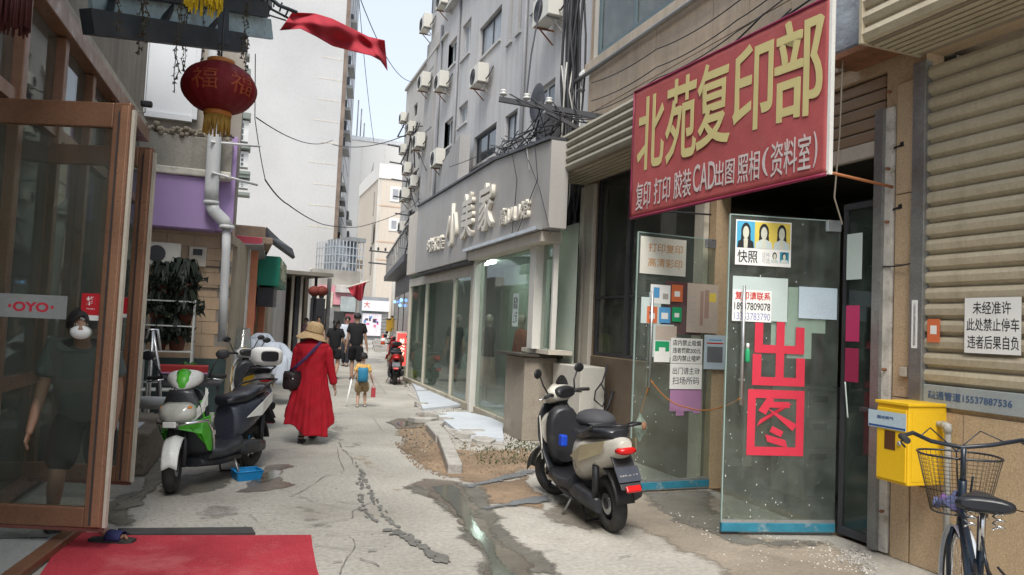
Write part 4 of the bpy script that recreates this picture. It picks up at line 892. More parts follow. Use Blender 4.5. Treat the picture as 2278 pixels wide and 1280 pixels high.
patch(t, W, Hh, .42, .15, .52, .85, mat('brown print', (.36, .24, .2))); patch(t, W, Hh, .56, .3, .70, .88, mat('brown print', (.36, .24, .2)))
note(P1, 1452, 722, 1498, 795, m_paperg, 'pale green sheet behind the green topped sticker', o=.0086)
t, W, Hh = note(P1, 1455, 758, 1490, 806, m_paper, 'white sticker with a green top and rounded notch', o=.0118); patch(t, W, Hh, .05, .5, .95, .97, m_grn); patch(t, W, Hh, .3, .35, .7, .68, m_paper, .0028)
note(P1, 1458, 725, 1505, 757, m_kraft, 'small beige sheet above the green topped sticker', o=.0104)
note(P1, 1492, 753, 1562, 809, m_paper, 'white notice with three lines of small black characters', o=.0134, texts=[('店内禁止吸烟', .06, .70, .95, .93, m_ink, .01), ('违者罚款200元', .06, .40, .95, .62, m_ink, .01), ('店内禁止喧哗', .06, .08, .95, .32, m_ink, .01)])
note(P1, 1490, 810, 1561, 866, m_paper, 'white notice with two lines of characters, lowest on far door', o=.0136, texts=[('出门请主动', .08, .58, .92, .86, mat('dark grey ink', (.12, .12, .13)), .01), ('扫场所码', .08, .18, .92, .48, mat('dark grey ink', (.12, .12, .13)), .01)])
t, W, Hh = note(P1, 1566, 746, 1614, 822, mat('bluish paper', (.5, .6, .66)), 'white sheet with a red heading line, right edge of far door', o=.0118); patch(t, W, Hh, .12, .74, .88, .78, m_inkr); patch(t, W, Hh, .2, .84, .8, .87, m_sky)
patch(t, W, Hh, .14, .2, .86, .66, mat('dark grey print', (.16, .17, .18)))
tt, W, Hh = note(P1, 1490, 866, 1560, 915, m_lila, 'torn faded pink film hanging below the white notices', o=.0066, cat='lettering', name='pink_film')
for f in ((.2, -.2, .45, .0), (.75, -.1, .95, .0)): patch(tt, W, Hh, *f, m_lila, .003, 'torn_strip')
# cord, plastic bag, bottle on handle
a, b = P1.P(P1.uz(1440, 845)[0], P1.uz(1440, 845)[1], .06), P2.P(P2.uz(1640, 885)[0], P2.uz(1640, 885)[1], .06)
m_orange = mat('orange cord', (.55, .20, .03), .7)
wire('orange_rope', [a, P1.P(P1.uz(1520, 905)[0], P1.uz(1520, 905)[1], .06), b], .006, m_orange, 'orange cord strung low between the handles of both glass doors', sag=.06, cat='cord')
bag = thing('plastic_bag', 'crumpled clear plastic bag with orange scrap hanging from far door handle', 'bag', Matrix.Translation(PXp(1424, 945, a.x)))
m_ = MB(); rnd = random.Random(8); hb = .09
rings = [[(r*(1+.35*math.sin(3*t_+i)+rnd.uniform(-.2, .2))*math.cos(t_), r*.7*(1+.3*math.sin(4*t_+i))*math.sin(t_), z) for t_ in [2*PI*j/14 for j in range(14)]] for i, (r, z) in enumerate([(.01, .12), (.02, .08), (.05, .03), (.065, -.03), (.05, -.08), (.02, -.13), (.01, -.17)])]
m_.loft(rings, smooth=False).build('film', mat('milky plastic', (.55, .58, .56), .35, trans=.4), bag); MB().ball((.02, -.035, -.01), (.035, .03, .045), 10, 8).build('orange_scrap', mat('orange scrap', (.65, .2, .1), .7), bag)
wire('orange_rope', [a, bag.location+Vector((0, 0, .11))], .009, m_orange, 'doubled orange cord from far door handle down to the plastic bag', cat='cord')
u_, z_ = P2.uz(1663, 790, .06); bt = thing('hand_gel_bottle', 'small green and white bottle strapped to the near door handle', 'bottle', P2.M(u_, z_-.06, .06))
MB().lathe([(.018, 0), (.02, .01), (.02, .09), (.012, .11)], 12, axis='y').build('body', m_grn, bt); MB().lathe([(.012, .11), (.012, .15), (.006, .155)], 10, axis='y').build('cap', m_inkw, bt)
# ------------------------------------------------------------------ things in the copy shop
Mi = lambda x, y, z=0, r=0: rotz(x, y, z, r)
cabm = mat('grey cabinet', (.20, .21, .20), .45, .08, 2)
cb = thing('filing_cabinet', 'grey steel filing cabinet with drawers seen through the near glass door', 'cabinet', Mi(*PYp(1850, 1120, 5.55).to_2d(), 0, 0)) if False else None
pc = G(1787, 1112); cb = thing('filing_cabinet', 'grey steel filing cabinet with drawers just inside the shop doorway', 'cabinet', Mi(pc.x, pc.y, 0, -.0))
MB().box(0, .55, 0, .5, 0, 1.12).build('carcass', cabm, cb, bevel=.01)
for k, (za, zb_) in enumerate([(.04, .50), (.52, .80), (.82, 1.08)]):
    d_ = MB().box(.02, .53, -.018, -.001, za, zb_).build('drawer', cabm, cb, bevel=.006); MB().box(.06, .26, -.032, -.019, zb_-.1, zb_-.04).build('drawer_handle', m_black, d_, bevel=.004)
dk = thing('work_desk', 'cluttered dark desk beyond the filing cabinet', 'desk', Mi(6.9, 5.4, 0, 0)); MB().box(0, 1.2, 0, 2.2, .72, .76).build('desk_top', mat('dark desk top', (.12, .09, .07), .5), dk); 
for x, y in ((.05, .05), (1.1, .05), (.05, 2.1), (1.1, 2.1)): MB().box(x, x+.05, y, y+.05, 0, .72).build('leg', m_dark, dk)
for k, (x, y, w_, d_, h, c, lab) in enumerate([(7.0, 5.5, .4, .35, .28, (.25, .25, .24), 'grey office printer on the cluttered desk'), (7.1, 6.3, .5, .4, .34, (.05, .05, .05), 'black copier box on the cluttered desk')]):
    q = thing('printer', lab, 'printer', Mi(x, y, .76)); cm = mat('printer%d' % k, c, .5); MB().box(0, w_, 0, d_, 0, h).build('printer_body', cm, q, bevel=.03); MB().box(.05, w_-.05, -.12, .02, .08, .10).build('paper_tray', m_dark, q); MB().box(.05, w_-.1, .05, d_-.05, h, h+.03).build('printer_lid', m_dark, q, bevel=.005)
sh_ = thing('stock_shelf', 'tall shelf of paper stock and boxes along the copy shop back wall', 'shelf', Mi(8.2, 4.6, 0))
for z in (.3, .9, 1.5, 2.1): MB().box(0, .4, 0, 3.6, z, z+.03).build('shelf_board', m_dark, sh_)
for y in (0, 1.8, 3.57): MB().box(0, .4, y, y+.03, 0, 2.4).build('upright', m_dark, sh_)
rnd = random.Random(3); cc = [(.3, .06, .05), (.35, .33, .28), (.08, .12, .2), (.3, .25, .08), (.15, .15, .15)]
for z in (.33, .93, 1.53, 2.13):
    y = .1
    while y < 3.3:
        w_ = rnd.uniform(.45, .7); h = rnd.uniform(.2, .45)
        o = MB().box(.02, .36, 0, w_, 0, h).build('stock_box', mat('stock%d' % rnd.randrange(5), cc[rnd.randrange(5)], .8), M=Mi(8.2, 4.6+y, z)); tag(o, 'one of the boxes and paper packs stacked on the dim back shelf', 'box', 'boxes on the copy shop shelf'); y += w_+rnd.uniform(.02, .2)
# light coloured inner panels seen in the doorway (partition with pale door)
pt = thing('partition', 'inner partition with a pale door frame seen past the far door', 'partition', Mi(5.5, 7.7, 0)); MB().box(0, 2.2, 0, .08, 0, 3.2).build('partition_panel', mat('drab wall', (.17, .155, .12), .85, .1, 1), pt); MB().box(.5, .62, -.03, -.001, 0, 3.0).build('door_jamb', m_cream, pt); MB().box(.95, 1.07, -.03, -.001, 0, 3.0).build('door_jamb', m_cream, pt); MB().box(.62, .95, -.01, -.002, 2.0, 2.1).build('transom', m_cream, pt)
# things stuck on the sidelight
PS = Plane((WX, 4.82), (WX, 4.45))
for k, (x0, y0, x1, y1, m, lab) in enumerate([(1884, 520, 1918, 622, m_paperg, 'pale green sheet high on the narrow side glass'), (1882, 680, 1912, 760, mat('pink red film', (.45, .03, .12), .6), 'pink red film scrap on the side glass, upper one'), (1880, 775, 1910, 850, mat('dark red film', (.28, .02, .07), .6), 'dark red paper fringe on the side glass, lower one')]):
    note(PS, x0, y0, x1, y1, m, lab, o=.07)
wire('string', [PS.P(*PS.uz(1880, 850, .1), .1), PS.P(*PS.uz(1886, 930, .1), .1)], .006, m_paperg, 'pale green string with a tag hanging by the side glass', cat='string')
# ------------------------------------------------------------------ red banner
PBn = Plane((3.78, 6.65), (4.07, 4.28))
def fitplane(pxl, pxr, ):
    pass
bn = thing('banner', 'large red fabric banner with big yellow characters hung over the copy shop door', 'banner', PBn.M())
uL = PBn.uz(1407, 345)[0]; uRr = PBn.uz(1842, 190)[0]
zLt, zLb = PBn.uz(1411, 206)[1], PBn.uz(1407, 486)[1]; zRt, zRb = PBn.uz(1846, -8)[1], PBn.uz(1838, 388)[1]
m_ban = mat('red banner cloth', (.34, .07, .068), .6, .07, 2.5, .05, 40, spots=.15, spotcol=(.45, .2, .2))
def bf(a, b):
    u = uL+(uRr-uL)*a; z = (zLb+(zRb-zLb)*a)*(1-b)+(zLt+(zRt-zLt)*a)*b
    return (u, z, .006*math.sin(a*9+b*3)*math.sin(b*3.1)+.0012*math.sin(a*60+b*22))
MB().grid(bf, 60, 24).build('cloth', m_ban, bn, solid=.004)
m_ = MB()
for b in (0, 1): m_.tube([bf(i/20, b)[:2]+(-.0,) for i in range(21)], .014, 8)
m_.tube([bf(0, i/4)[:2]+(0,) for i in range(5)], .012, 8); fr_ = m_.build('frame_bar', m_maroon, bn)
MB().bar((uRr+.012, zRb, -.02), (uRr+.012, zRt, -.02), .025, .04).build('edge_strip', mat('white edge', (.65, .64, .6), .6), bn)
def ztop_at(u): a = (u-uL)/(uRr-uL); return zLt+(zRt-zLt)*a
def zbot_at(u): a = (u-uL)/(uRr-uL); return zLb+(zRb-zLb)*a
m_by = mat('banner yellow', (.50, .43, .19), .6, .05, 4, .03); m_bw = mat('banner white', (.50, .44, .42), .6)
def bchar(txt, x0, x1, yt0, yb0, m, bold, yt1=None, yb1=None):
    a, _ = PBn.uz(x0, (yt0+yb0)/2, .016); b, _ = PBn.uz(x1, (yt0+yb0)/2, .016); xm = (x0+x1)/2; zt = PBn.uz(xm, yt0, .016)[1]; zb_ = PBn.uz(xm, yb0, .016)[1]
    me = text_mesh(txt, b-a, zt-zb_, m, .002, bold); put('lettering', me, bn, M=(a, zb_, .0085+.0003*(len(bn.children) % 7)))
for tx, x0, x1, yt, yb in (('北', 1418, 1476, 212, 375), ('苑', 1480, 1548, 172, 358), ('复', 1549, 1624, 136, 326), ('印', 1630, 1718, 95, 290), ('部', 1724, 1828, 38, 262)): bchar(tx, x0, x1, yt, yb, m_by, .014 if tx != '部' else .004); 
for d_ in (2.5, -2): bchar('部', 1724+d_, 1828+d_, 38, 262, m_by, .004)
for tx, x0, x1, yt, yb in (('复印', 1414, 1445, 404, 466), ('打印', 1454, 1489, 394, 452), ('胶装', 1498, 1536, 378, 440), ('CAD', 1541, 1590, 362, 424), ('出图', 1590, 1632, 355, 412), ('照相', 1640, 1688, 338, 404), ('(', 1694, 1708, 330, 392), ('资料室', 1714, 1802, 306, 386), (')', 1808, 1817, 292, 372)): bchar(tx, x0, x1, yt, yb, m_bw, .005)
rod = tag(MB().tube([PBn.P(uRr, zRb+.02, 0), Vector((WX-.02, PBn.P(uRr, 0, 0).y-.02, zRb-.03))], .012, 8).build('rusty_rod', mat('orange rust', (.35, .13, .05), .8)), 'rusty rod from the banner lower corner to the door frame', 'rod')
rod = tag(MB().tube([PBn.P(uL+.02, zLb+.1, -.02), Vector((WX-.02, 6.66, zLb+.12))], .01, 8).build('dark_rod', m_dark), 'dark rod from the far banner edge back to the wall', 'rod')
wire('tan_cord', [PXp(1880, 0, 4.45), PXp(1868, 300, 4.4), PXp(1856, 440, 4.4), PXp(1874, 500, 4.5)], .007, mat('tan cord', (.30, .26, .2), .8), 'thin tan cord dangling beside the right edge of the banner', cat='cord')
# wrapped box and angle bar above the door
wb = thing('wrapped_box', 'grey box wrapped in plastic above the doorway right of the banner', 'box', PW.M(*U(1852, 130, PW, .3), 0)); a_, b_ = U(1850, 60, PW, .3)[0], U(1912, 60, PW, .3)[0]
m_ = MB(); m_.box(0, b_-a_, 0, .75, .06, .32); m_.build('wrapped_body', mat('grey wrap', (.30, .33, .36), .25, .3, 5, bump=1, bscale=9), wb, bevel=.03); MB().box(-.05, b_-a_+.28, -.05, -.005, .0, .34).build('angle_bar', m_rust, wb)
# ------------------------------------------------------------------ notices on the shutter
t, W, Hh = note(PW, 2146, 662, 2272, 788, m_paper, 'white paper notice with three lines of bold characters on the big shutter', o=.026, group='notices on the shutter', tilt=.0,
     texts=[('未经准许', .15, .70, .83, .93, m_ink, .008), ('此处禁止停车', .04, .40, .97, .63, m_ink, .008), ('违者后果自负', .06, .08, .97, .32, m_ink, .008)])
t, W, Hh = note(PW, 2063, 710, 2091, 762, m_org, 'small orange sticker on the shutter left of the white notice', o=.024, group='notices on the shutter'); patch(t, W, Hh, .25, .35, .75, .72, m_paper)
t, W, Hh = note(PW, 2028, 668, 2041, 775, m_paper, 'tall narrow strip of paper on the shutter rail', o=.047, group='notices on the shutter', texts=[('开锁换锁电话', .3, .05, .7, .95, mat('grey ink', (.35, .35, .35)), 0)])
u_, z_ = U(2050, 895, PW, .025); put('lettering', text_mesh('疏通管道15537887536', .62, .06, mat('stamp blue', (.05, .10, .2)), .001, .01), copyshop, M=(u_+.05, zs+.05, .0235))
# ------------------------------------------------------------------ yellow gas meter box
yA = PXp(2019, 1085, 4.36); yu = (yA-PW.p0).dot(PW.d); yb_ = U(2026, 1085, PW, WX-4.36)[1]; yt_ = U(2010, 903, PW, WX-4.36)[1]; yl = U(1950, 990, PW, WX-4.36)[0]
m_ybox = mat('yellow sheet metal', (.72, .44, .015), .4, .05, 3, .03, spots=.08)
mb_ = thing('meter_box', 'bright yellow metal meter box on the tan wall with a small window', 'meter box', PW.M(yl, yb_, 0)); wy, hy, dy = yu-yl, yt_-yb_, WX-4.36
MB().box(0, wy, 0, hy, .0, dy).build('case', m_ybox, mb_, bevel=.008); MB().box(-.01, wy+.01, hy-.002, hy+.02, .0, dy+.012).build('lid', m_ybox, mb_, bevel=.004)
dr = MB().box(.012, wy-.012, .02, hy-.03, dy+.001, dy+.012).build('door', m_ybox, mb_, bevel=.003)
MB().box(wy*.30, wy*.64, hy*.42, hy*.66, dy+.0125, dy+.014).build('window_pane', mat('dark brown pane', (.09, .04, .02), .2), dr); MB().lathe([(.016, dy+.012), (.016, dy+.022), (.006, dy+.026)], 10, (wy*.78, hy*.52, 0)).build('lock', m_alu, dr)
lb_ = MB().box(-.06, wy*.98, hy*.68, hy*.90, dy+.016, dy+.019).build('label_plate', mat('pale blue plate', (.40, .50, .55), .5), mb_); put('lettering', text_mesh('国祯燃气', .14, .022, mat('navy ink', (.02, .06, .2)), .001, .01), lb_, M=(.02, hy*.80, dy+.0195)); MB().box(-.055, wy*.97, hy*.69, hy*.715, dy+.0192, dy+.0198).build('stripe', mat('navy ink', (.02, .06, .2)), lb_)
MB().box(wy+.001, wy+.003, .03, hy-.04, .04, dy-.03).build('side_panel', m_ybox, mb_)
# gas pipe right of the box
gp = thing('gas_pipe', 'grey gas pipe elbow coming out of the yellow box and down the tan wall', 'pipe', PW.M(yu, 0, 0)); z1_, z2_ = yt_-.12, 0.05
MB().tube([(-.02, z1_, .09), (.05, z1_, .09), (.075, z1_-.02, .09), (.08, z1_-.06, .09), (.08, 0, .09)], .022, 10).build('pipe_run', mat('grey gas pipe', (.34, .33, .30), .5, .2, 6), gp); MB().tube([(.04, z1_, .09), (.075, z1_-.005, .09), (.08, z1_-.05, .09)], .03, 10).build('elbow', mat('grey gas pipe', (.34, .33, .3)), gp)
# small latch at the door frame by the box, switch at the rail
u_, z_ = U(1936, 912, PW, .05); lt = MB().box(-.06, .06, -.015, .015, 0, .05).build('frame_latch', m_dark, copyshop, M=(u_, z_, .051), bevel=.003); u_, z_ = U(2014, 828, PW, .01); MB().box(-.03, .03, -.035, .035, 0, .03).build('switch_box', mat('pale switch', (.42, .38, .32), .6), copyshop, M=(u_, z_, .01), bevel=.005)
wire('dark_wire', [PXp(1935, 592, 4.68), PXp(1960, 593, 4.70), PXp(2028, 586, 4.68)], .006, m_cable, 'short dark wire level across the stone pillar at mid height', sag=.01)
# ------------------------------------------------------------------ concrete bin with lid, ground air conditioner
bA = G(1160, 982); hb_ = None
bn2 = thing('concrete_bin', 'rough concrete box with a dark sheet laid on top beside the shop corner', 'concrete box', Mi(bA.x, bA.y, 0))
hgt = (PYp(1163, 795, bA.y)).z
MB().box(0, .50, 0, .78, 0, hgt).build('block', mat('rough concrete', (.30, .26, .21), .9, .2, 1.5, .1, 30, bump=.6, spots=.6, spotcol=(.14, .12, .1), spotscale=2), bn2, bevel=.01)
l_ = MB().box(-.12, .62, -.08, .84, 0, .035).build('lid_sheet', mat('dark board', (.055, .045, .035), .8), bn2, M=Matrix.Translation((0, 0, hgt+.015)) @ Euler((0, .03, .06)).to_matrix().to_4x4())
pa = PXp(1262, 905, 4.08); ga = make_ac('ground_air_conditioner', 'cream air conditioner unit standing side on by the concrete box', .9, .8, .36)
pgA, pgB = PXp(1262, 900, 4.25), None
ga.matrix_basis = Matrix.Translation((4.72, 9.2, .32)) @ Matrix((Vector((0, -1, 0)), Vector((0, 0, 1)), Vector((-1, 0, 0)))).transposed().to_4x4()
w_ = thing('waste_hose', 'thin drain hose looping against the side of the ground air conditioner', 'hose'); P_ = [PYp(x, y, 8.66) for x, y in ((1352, 812), (1340, 850), (1325, 870), (1322, 890), (1340, 905), (1350, 880), (1338, 855))]
MB().tube(P_, .012, 6).build('hose_run', m_cable, w_)
# ------------------------------------------------------------------ LEFT: hotel entrance facade with copper frames
PL = Plane((-1.85, 1.0), (-1.30, 13.3))
hotel = thing('hotel_entrance', 'glazed entrance front in copper brown frames with a stained plaster wall above', 'building', PL.M())
zt_ = PL.uz(170, 112)[1]; ue = PL.uz(322, 200)[0]
ue = min(ue, 12.0)
m_ = MB(); m_.box(-1, ue, zt_+.12, 7.3, -4, .0); m_.add([(ue, 0, -.02), (ue, 7.3, -.02), (ue, 7.3, -4), (ue, 0, -4)], [(0, 1, 2, 3)]); m_.build('wall', mat('stained plaster', (.25, .225, .185), .9, .12, .8, .08, 20, bump=.3, world=True, streak=.8, streakcol=(.10, .085, .065), spots=.3), hotel)
m_ = MB(); m_.box(-1, ue-.02, zt_-.06, zt_+.11, -.08, .10); m_.build('top_trim', m_wood, hotel, bevel=.01); MB().box(-1, ue-.04, zt_+.14, zt_+.24, .002, .05).build('pale_ledge', mat('pale ledge', (.42, .38, .32), .8, .15, 2, world=True, streak=.4), hotel)
k = 0; um = .2
while um < ue:
    MB().box(um-.055, um+.055, .12, zt_-.07, -.07, .05).build('mullion', m_wood, hotel, bevel=.006); um += 1.02
for z in (.12, 1.0, 3.1): MB().box(-1, ue-.03, z-.05, z+.05, -.05, .03).build('transom', m_wood, hotel)
um = -.85
while um < ue-.3: MB().box(um+.03, um+.99, .17, zt_-.07, -.03, -.022).build('pane', g_dark, hotel); um += 1.02
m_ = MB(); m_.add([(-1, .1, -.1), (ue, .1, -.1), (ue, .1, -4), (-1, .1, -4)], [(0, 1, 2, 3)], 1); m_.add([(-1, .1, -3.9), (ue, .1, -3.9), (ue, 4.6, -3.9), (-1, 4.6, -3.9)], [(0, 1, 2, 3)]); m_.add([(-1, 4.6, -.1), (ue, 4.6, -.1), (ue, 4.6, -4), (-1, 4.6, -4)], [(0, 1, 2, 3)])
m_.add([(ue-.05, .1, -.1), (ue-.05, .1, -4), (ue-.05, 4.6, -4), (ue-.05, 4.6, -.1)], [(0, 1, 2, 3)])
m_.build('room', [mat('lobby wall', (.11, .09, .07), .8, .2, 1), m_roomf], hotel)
# porch floor, threshold, carpet, mat
tA, tB = G(172, 1182), G(40, 1282); tC = tB+(tB-tA)*2.2
m_ = MB(); m_.prism([tuple(p.to_2d()) for p in (tA, tC, Vector((-1.9, tC.y, 0)), Vector((-1.9, tA.y+.15, 0)))], .003, .06); o = m_.build('porch_floor', mat('grey floor tile', (.30, .32, .31), .25, .08, 2, world=True, spots=.3), kind='structure')
MB().bar(tA+Vector((.02, .02, .035)), tC+Vector((.02, 0, .035)), .10, .06).build('threshold', m_wood, kind='structure', bevel=.01)
for k in range(4):
    a = tA.lerp(tC, .12+.25*k); MB().bar(a+Vector((-.06, 0, .062)), Vector((-1.9, a.y+.1, .062)), .012, .004).build('floor_joint', m_dark, kind='structure')
cA = GP((152, 1188), (228, 1190), (262, 1196), (692, 1195), (712, 1300), (66, 1320), (98, 1270))
def flatthing(name, pts, z0, z1, m, label, cat): 
    o = MB().prism([tuple(p.to_2d()) for p in pts], z0, z1).build(name, m); return tag(o, label, cat)
flatthing('red_carpet', cA, .064, .078, mat('x'), '', '') if False else flatthing('red_carpet', [Vector((q.x, q.y, 0)) for q in blocky(cA, 3, .008, 4)], .002, .016, mat('red carpet', (.40, .045, .06), .95, .16, 1.6, .2, 70, bump=1, bscale=90, world=True, spots=.75, spotcol=(.50, .15, .15), spotscale=1.3, spec=.1), 'faded red carpet laid on the road before the copper framed glass doors', 'carpet')
flatthing('rubber_mat', GP((262, 1182), (560, 1179), (568, 1193), (290, 1195)), .002, .022, mat('grey rubber', (.05, .048, .046), .8, .2, 5), 'narrow dark rubber strip along the far edge of the red carpet', 'mat')
# glass doors
def hdoor(outer_px_bot, depth, label, sticker):
    r = ray(*outer_px_bot); p = EYEV + r*(depth/r.dot(CF)); cr = Vector((CR.x, CR.y, 0)).normalized()
    a = p - cr*1.35; pl = Plane((a.x, a.y), (p.x, p.y)); t = thing('framed_glass_door', label, 'glass door', pl.M(), 'copper framed entrance doors'); W = pl.L; zb_, zt2 = .165, 2.985
    for u0, u1 in ((0, .11), (W-.115, W-.0)):
        MB().box(u0, u1, zb_, zt2, -.03, .03).build('stile', m_wood, t, bevel=.008)
    MB().box(W-.078, W-.068, zb_+.02, zt2-.06, .0305, .034).build('groove', m_dark, t); MB().box(W-.06, W-.006, zb_+.01, zt2-.02, .031, .040).build('stile_cover', m_wood2, t, bevel=.006)
    MB().box(W+.001, W+.022, zb_, zt2-.04, -.02, .01).build('edge_strip', mat('pale edge strip', (.50, .46, .38), .6, .1, 3), t)
    MB().box(.11, W-.115, zt2-.17, zt2, -.028, .026).build('top_rail', m_wood, t, bevel=.008)
    MB().box(.11, W-.115, zb_, zb_+.13, -.028, .026).build('bottom_rail', m_wood, t, bevel=.008); MB().box(.0, W, zb_-.022, zb_-.001, -.024, .024).build('kick_strip', mat('dark red brown', (.14, .05, .04), .5), t)
    g_ = MB().box(.11, W-.115, zb_+.13, zt2-.17, -.005, .005).build('pane', glass('entrance glass', (.86, .89, .86), .06, refl=.7, dirtcol=(.3, .32, .3)), t)
    if sticker:
        z0, z1 = pl.uz(60, 707)[1], pl.uz(60, 655)[1]; bnd = MB().box(.11, W-.34, z0, z1, .0055, .0065).build('frosted_band', mat('frosted film', (.28, .29, .28), .7), t)
        a_, b_ = pl.uz(20, 680)[0], pl.uz(120, 680)[0]; put('lettering', text_mesh('OYO', b_-a_-.06, (z1-z0)*.42, m_redf, .001, .035), bnd, M=(a_+.03, z0+(z1-z0)*.26, .0066))
        for u in (a_, b_-.015): MB().box(u, u+.018, z0+(z1-z0)*.42, z0+(z1-z0)*.55, .0066, .0076).build('dot', m_redf, bnd)
    u0, u1 = (pl.uz(181, 690)[0], pl.uz(224, 690)[0]) if sticker else (W-.21, W-.118)
    z0, z1 = (pl.uz(200, 713)[1], pl.uz(200, 653)[1]) if sticker else (1.53, 1.70)
    s_ = MB().box(u0, u1, z0+(z1-z0)*.2, z1, .0056, .0072).build('push_sticker', mat('sticker red', (.55, .02, .03), .5), t); MB().box(u0, u1, z0, z0+(z1-z0)*.19, .0056, .0072).build('white_foot', m_inkw, s_)
    if sticker: put('lettering', text_mesh('推', (u1-u0)*.5, (z1-z0)*.32, m_inkw, .0006, .03), s_, M=(u0+(u1-u0)*.25, z0+(z1-z0)*.56, .0073)); put('lettering', text_mesh('PUSH', (u1-u0)*.4, (z1-z0)*.05, m_inkw, .0006, .0), s_, M=(u0+(u1-u0)*.3, z0+(z1-z0)*.40, .0073))
    # pull handle
    return pl, t
PA, DA = hdoor((228, 1172), 4.85, 'nearer copper framed glass door leaf with a red push sticker and lettered band', True)
PBd, DB = hdoor((289, 1078), 6.17, 'farther copper framed glass door leaf standing open behind the first', False)
# outdoor clutter between the doors and the plant shelf
sheet('rough_ground', GP((230, 1150), (230, 1000), (360, 985), (385, 1040), (345, 1100), (330, 1130)), .010, mat('rough wet concrete', (.15, .14, .11), .7, .3, 2, .2, 40, bump=1, bscale=12, world=True), it=3, amp=.1, seed=31, feather=.12)
lg = thing('ledge', 'low rough concrete ledge with a pale slab behind the farther copper door', 'ledge', Mi(-1.35, 8.0, 0, -.05)); MB().box(0, .62, 0, 1.5, 0, .42).build('ledge_block', mat('old concrete ledge', (.20, .17, .13), .9, .2, 2, .1, 40, bump=.8, spots=.6), lg, bevel=.03); MB().box(-.05, .5, .1, .55, .425, .45).build('slab', m_marble, lg, bevel=.006)
wp = thing('white_pipe', 'fat white plastic pipe lying level behind the green scooter', 'pipe'); a, b = PYp(295, 895, 9.0), PYp(388, 898, 8.6)
MB().tube([a, b, b+Vector((.06, -.02, -.03)), b+Vector((.08, -.02, -.12))], .068, 14).build('pipe_run', mat('white pvc', (.58, .58, .56)), wp)
# ------------------------------------------------------------------ plant shop (tiled wall, lilac fascia)
PF = Plane((-2.6, 13.0), (-.12, 13.0)); LF = PF.L
ps = thing('plant_shop', 'small shop with beige tiled wall and lilac fascia behind the plant rack', 'building', PF.M())
zl0, zl1 = PF.uz(420, 508, .5)[1], PF.uz(420, 392, .5)[1]
MB().box(0, LF, 0, 8.8, -2.2, -.02).build('wall', mat('drab plaster', (.30, .27, .23), .9, .15, .8, world=True, streak=.5, streakcol=(.15, .12, .1)), ps)
mt_ = mat('glazed tan tile', (.50, .36, .235), .45, .08, 3, .05, 30, world=True, streak=.2)
tile = MB().box(.004, .396, .004, .196, 0, .012).mesh('wall_tile', mt_)
for r in range(11):
    for c in range(6):
        u = LF-.40*(c+1)-(.2 if r % 2 else 0); 
        if u < .1: continue
        o = put('wall_tile', tile, ps, M=(u, .86+.2*r, -.019+random.uniform(0, .002)))
for r in range(0, 11, 2): pass
MB().box(0, LF, 0, .86, -.019, .0).build('dado', mat('dark green dado', (.045, .075, .07), .6, .2, 2, world=True, streak=.2), ps)
MB().box(0.2, LF-.30, zl0, zl1, -.018, .5).build('fascia', mat('lilac panel', (.36, .25, .47), .6, .05, 1.5, .03, 30, world=True), ps, bevel=.01); MB().box(LF-.299, LF-.03, zl0+.02, zl1+.75, -.018, .30).build('side_fascia', mat('lilac panel', (.36, .25, .47)), ps, bevel=.01)
MB().box(0.1, LF-.1, zl1+.002, zl1+.12, 0, .56).build('plaster_lip', mat('chipped white plaster', (.55, .52, .45), .9, .2, 5, bump=1, bscale=9, spots=.4), ps, bevel=.02)
m_ = MB(); zr1 = PF.uz(400, 300, .4)[1]; m_.box(0.1, LF-.1, zl1+.12, zr1, -.018, .42); m_.build('concrete_beam', mat('cast concrete', (.26, .245, .21), .9, .2, 1.5, .1, 30, bump=.8, world=True, streak=.5), ps, bevel=.02)
rub = MB(); rnd = random.Random(2)
for k in range(260):
    u = rnd.uniform(.1, LF-.1); rub.ball((u, zr1+rnd.uniform(-.02, .12), rnd.uniform(.1, .44)), rnd.uniform(.02, .06), 6, 4)
rub.build('roof_rubble', mat('roof rubble', (.20, .17, .13), .95, .4, 8, world=True), ps, kind='stuff')
w0, wz1 = PF.uz(334, 84); w1, wz0 = PF.uz(428, 262)
MB().box(w0, w1, wz0, wz1, -.018, .05).build('white_board', mat('pale board', (.60, .62, .64), .6, .04, 2, world=True), ps, bevel=.01); m_ = MB(); m_.box(w1, w1+.07, wz0-.04, wz1+.02, -.018, .07); m_.box(w0-.05, w0, wz0-.04, wz1+.02, -.018, .07); m_.box(w0, w1, wz0-.09, wz0-.002, -.018, .09); m_.build('board_frame', mat('pale board', (.60, .62, .64)), ps)
u_, z_ = PF.uz(440, 572); mbx = MB().box(-.13, .13, -.16, .16, 0, .1).build('meter_case', m_cream, ps, M=(u_, z_, .0), bevel=.01); MB().box(-.07, .07, .02, .12, .1, .104).build('meter_window', m_dark, mbx)
u_, z_ = PF.uz(362, 565); mbx = MB().box(-.28, .28, -.2, .16, 0, .3).build('fan_case', m_acw, ps, M=(u_, z_, .0), bevel=.015); MB().lathe([(.13, .301), (.13, .306)], 20, (-.06, -.02, 0)).build('fan_opening', m_dark, mbx)
MB().box(w0-.6, w0-.5, 0, 9, 0, .1).build('dark_pipe', m_dark, ps)
for z in (2.0, 2.35): MB().box(.6, LF, z, z+.015, .002, .02).build('conduit', m_dark, ps)
MB().box(LF-.52, LF-.50, 0, 2.6, .002, .02).build('conduit', m_dark, ps)
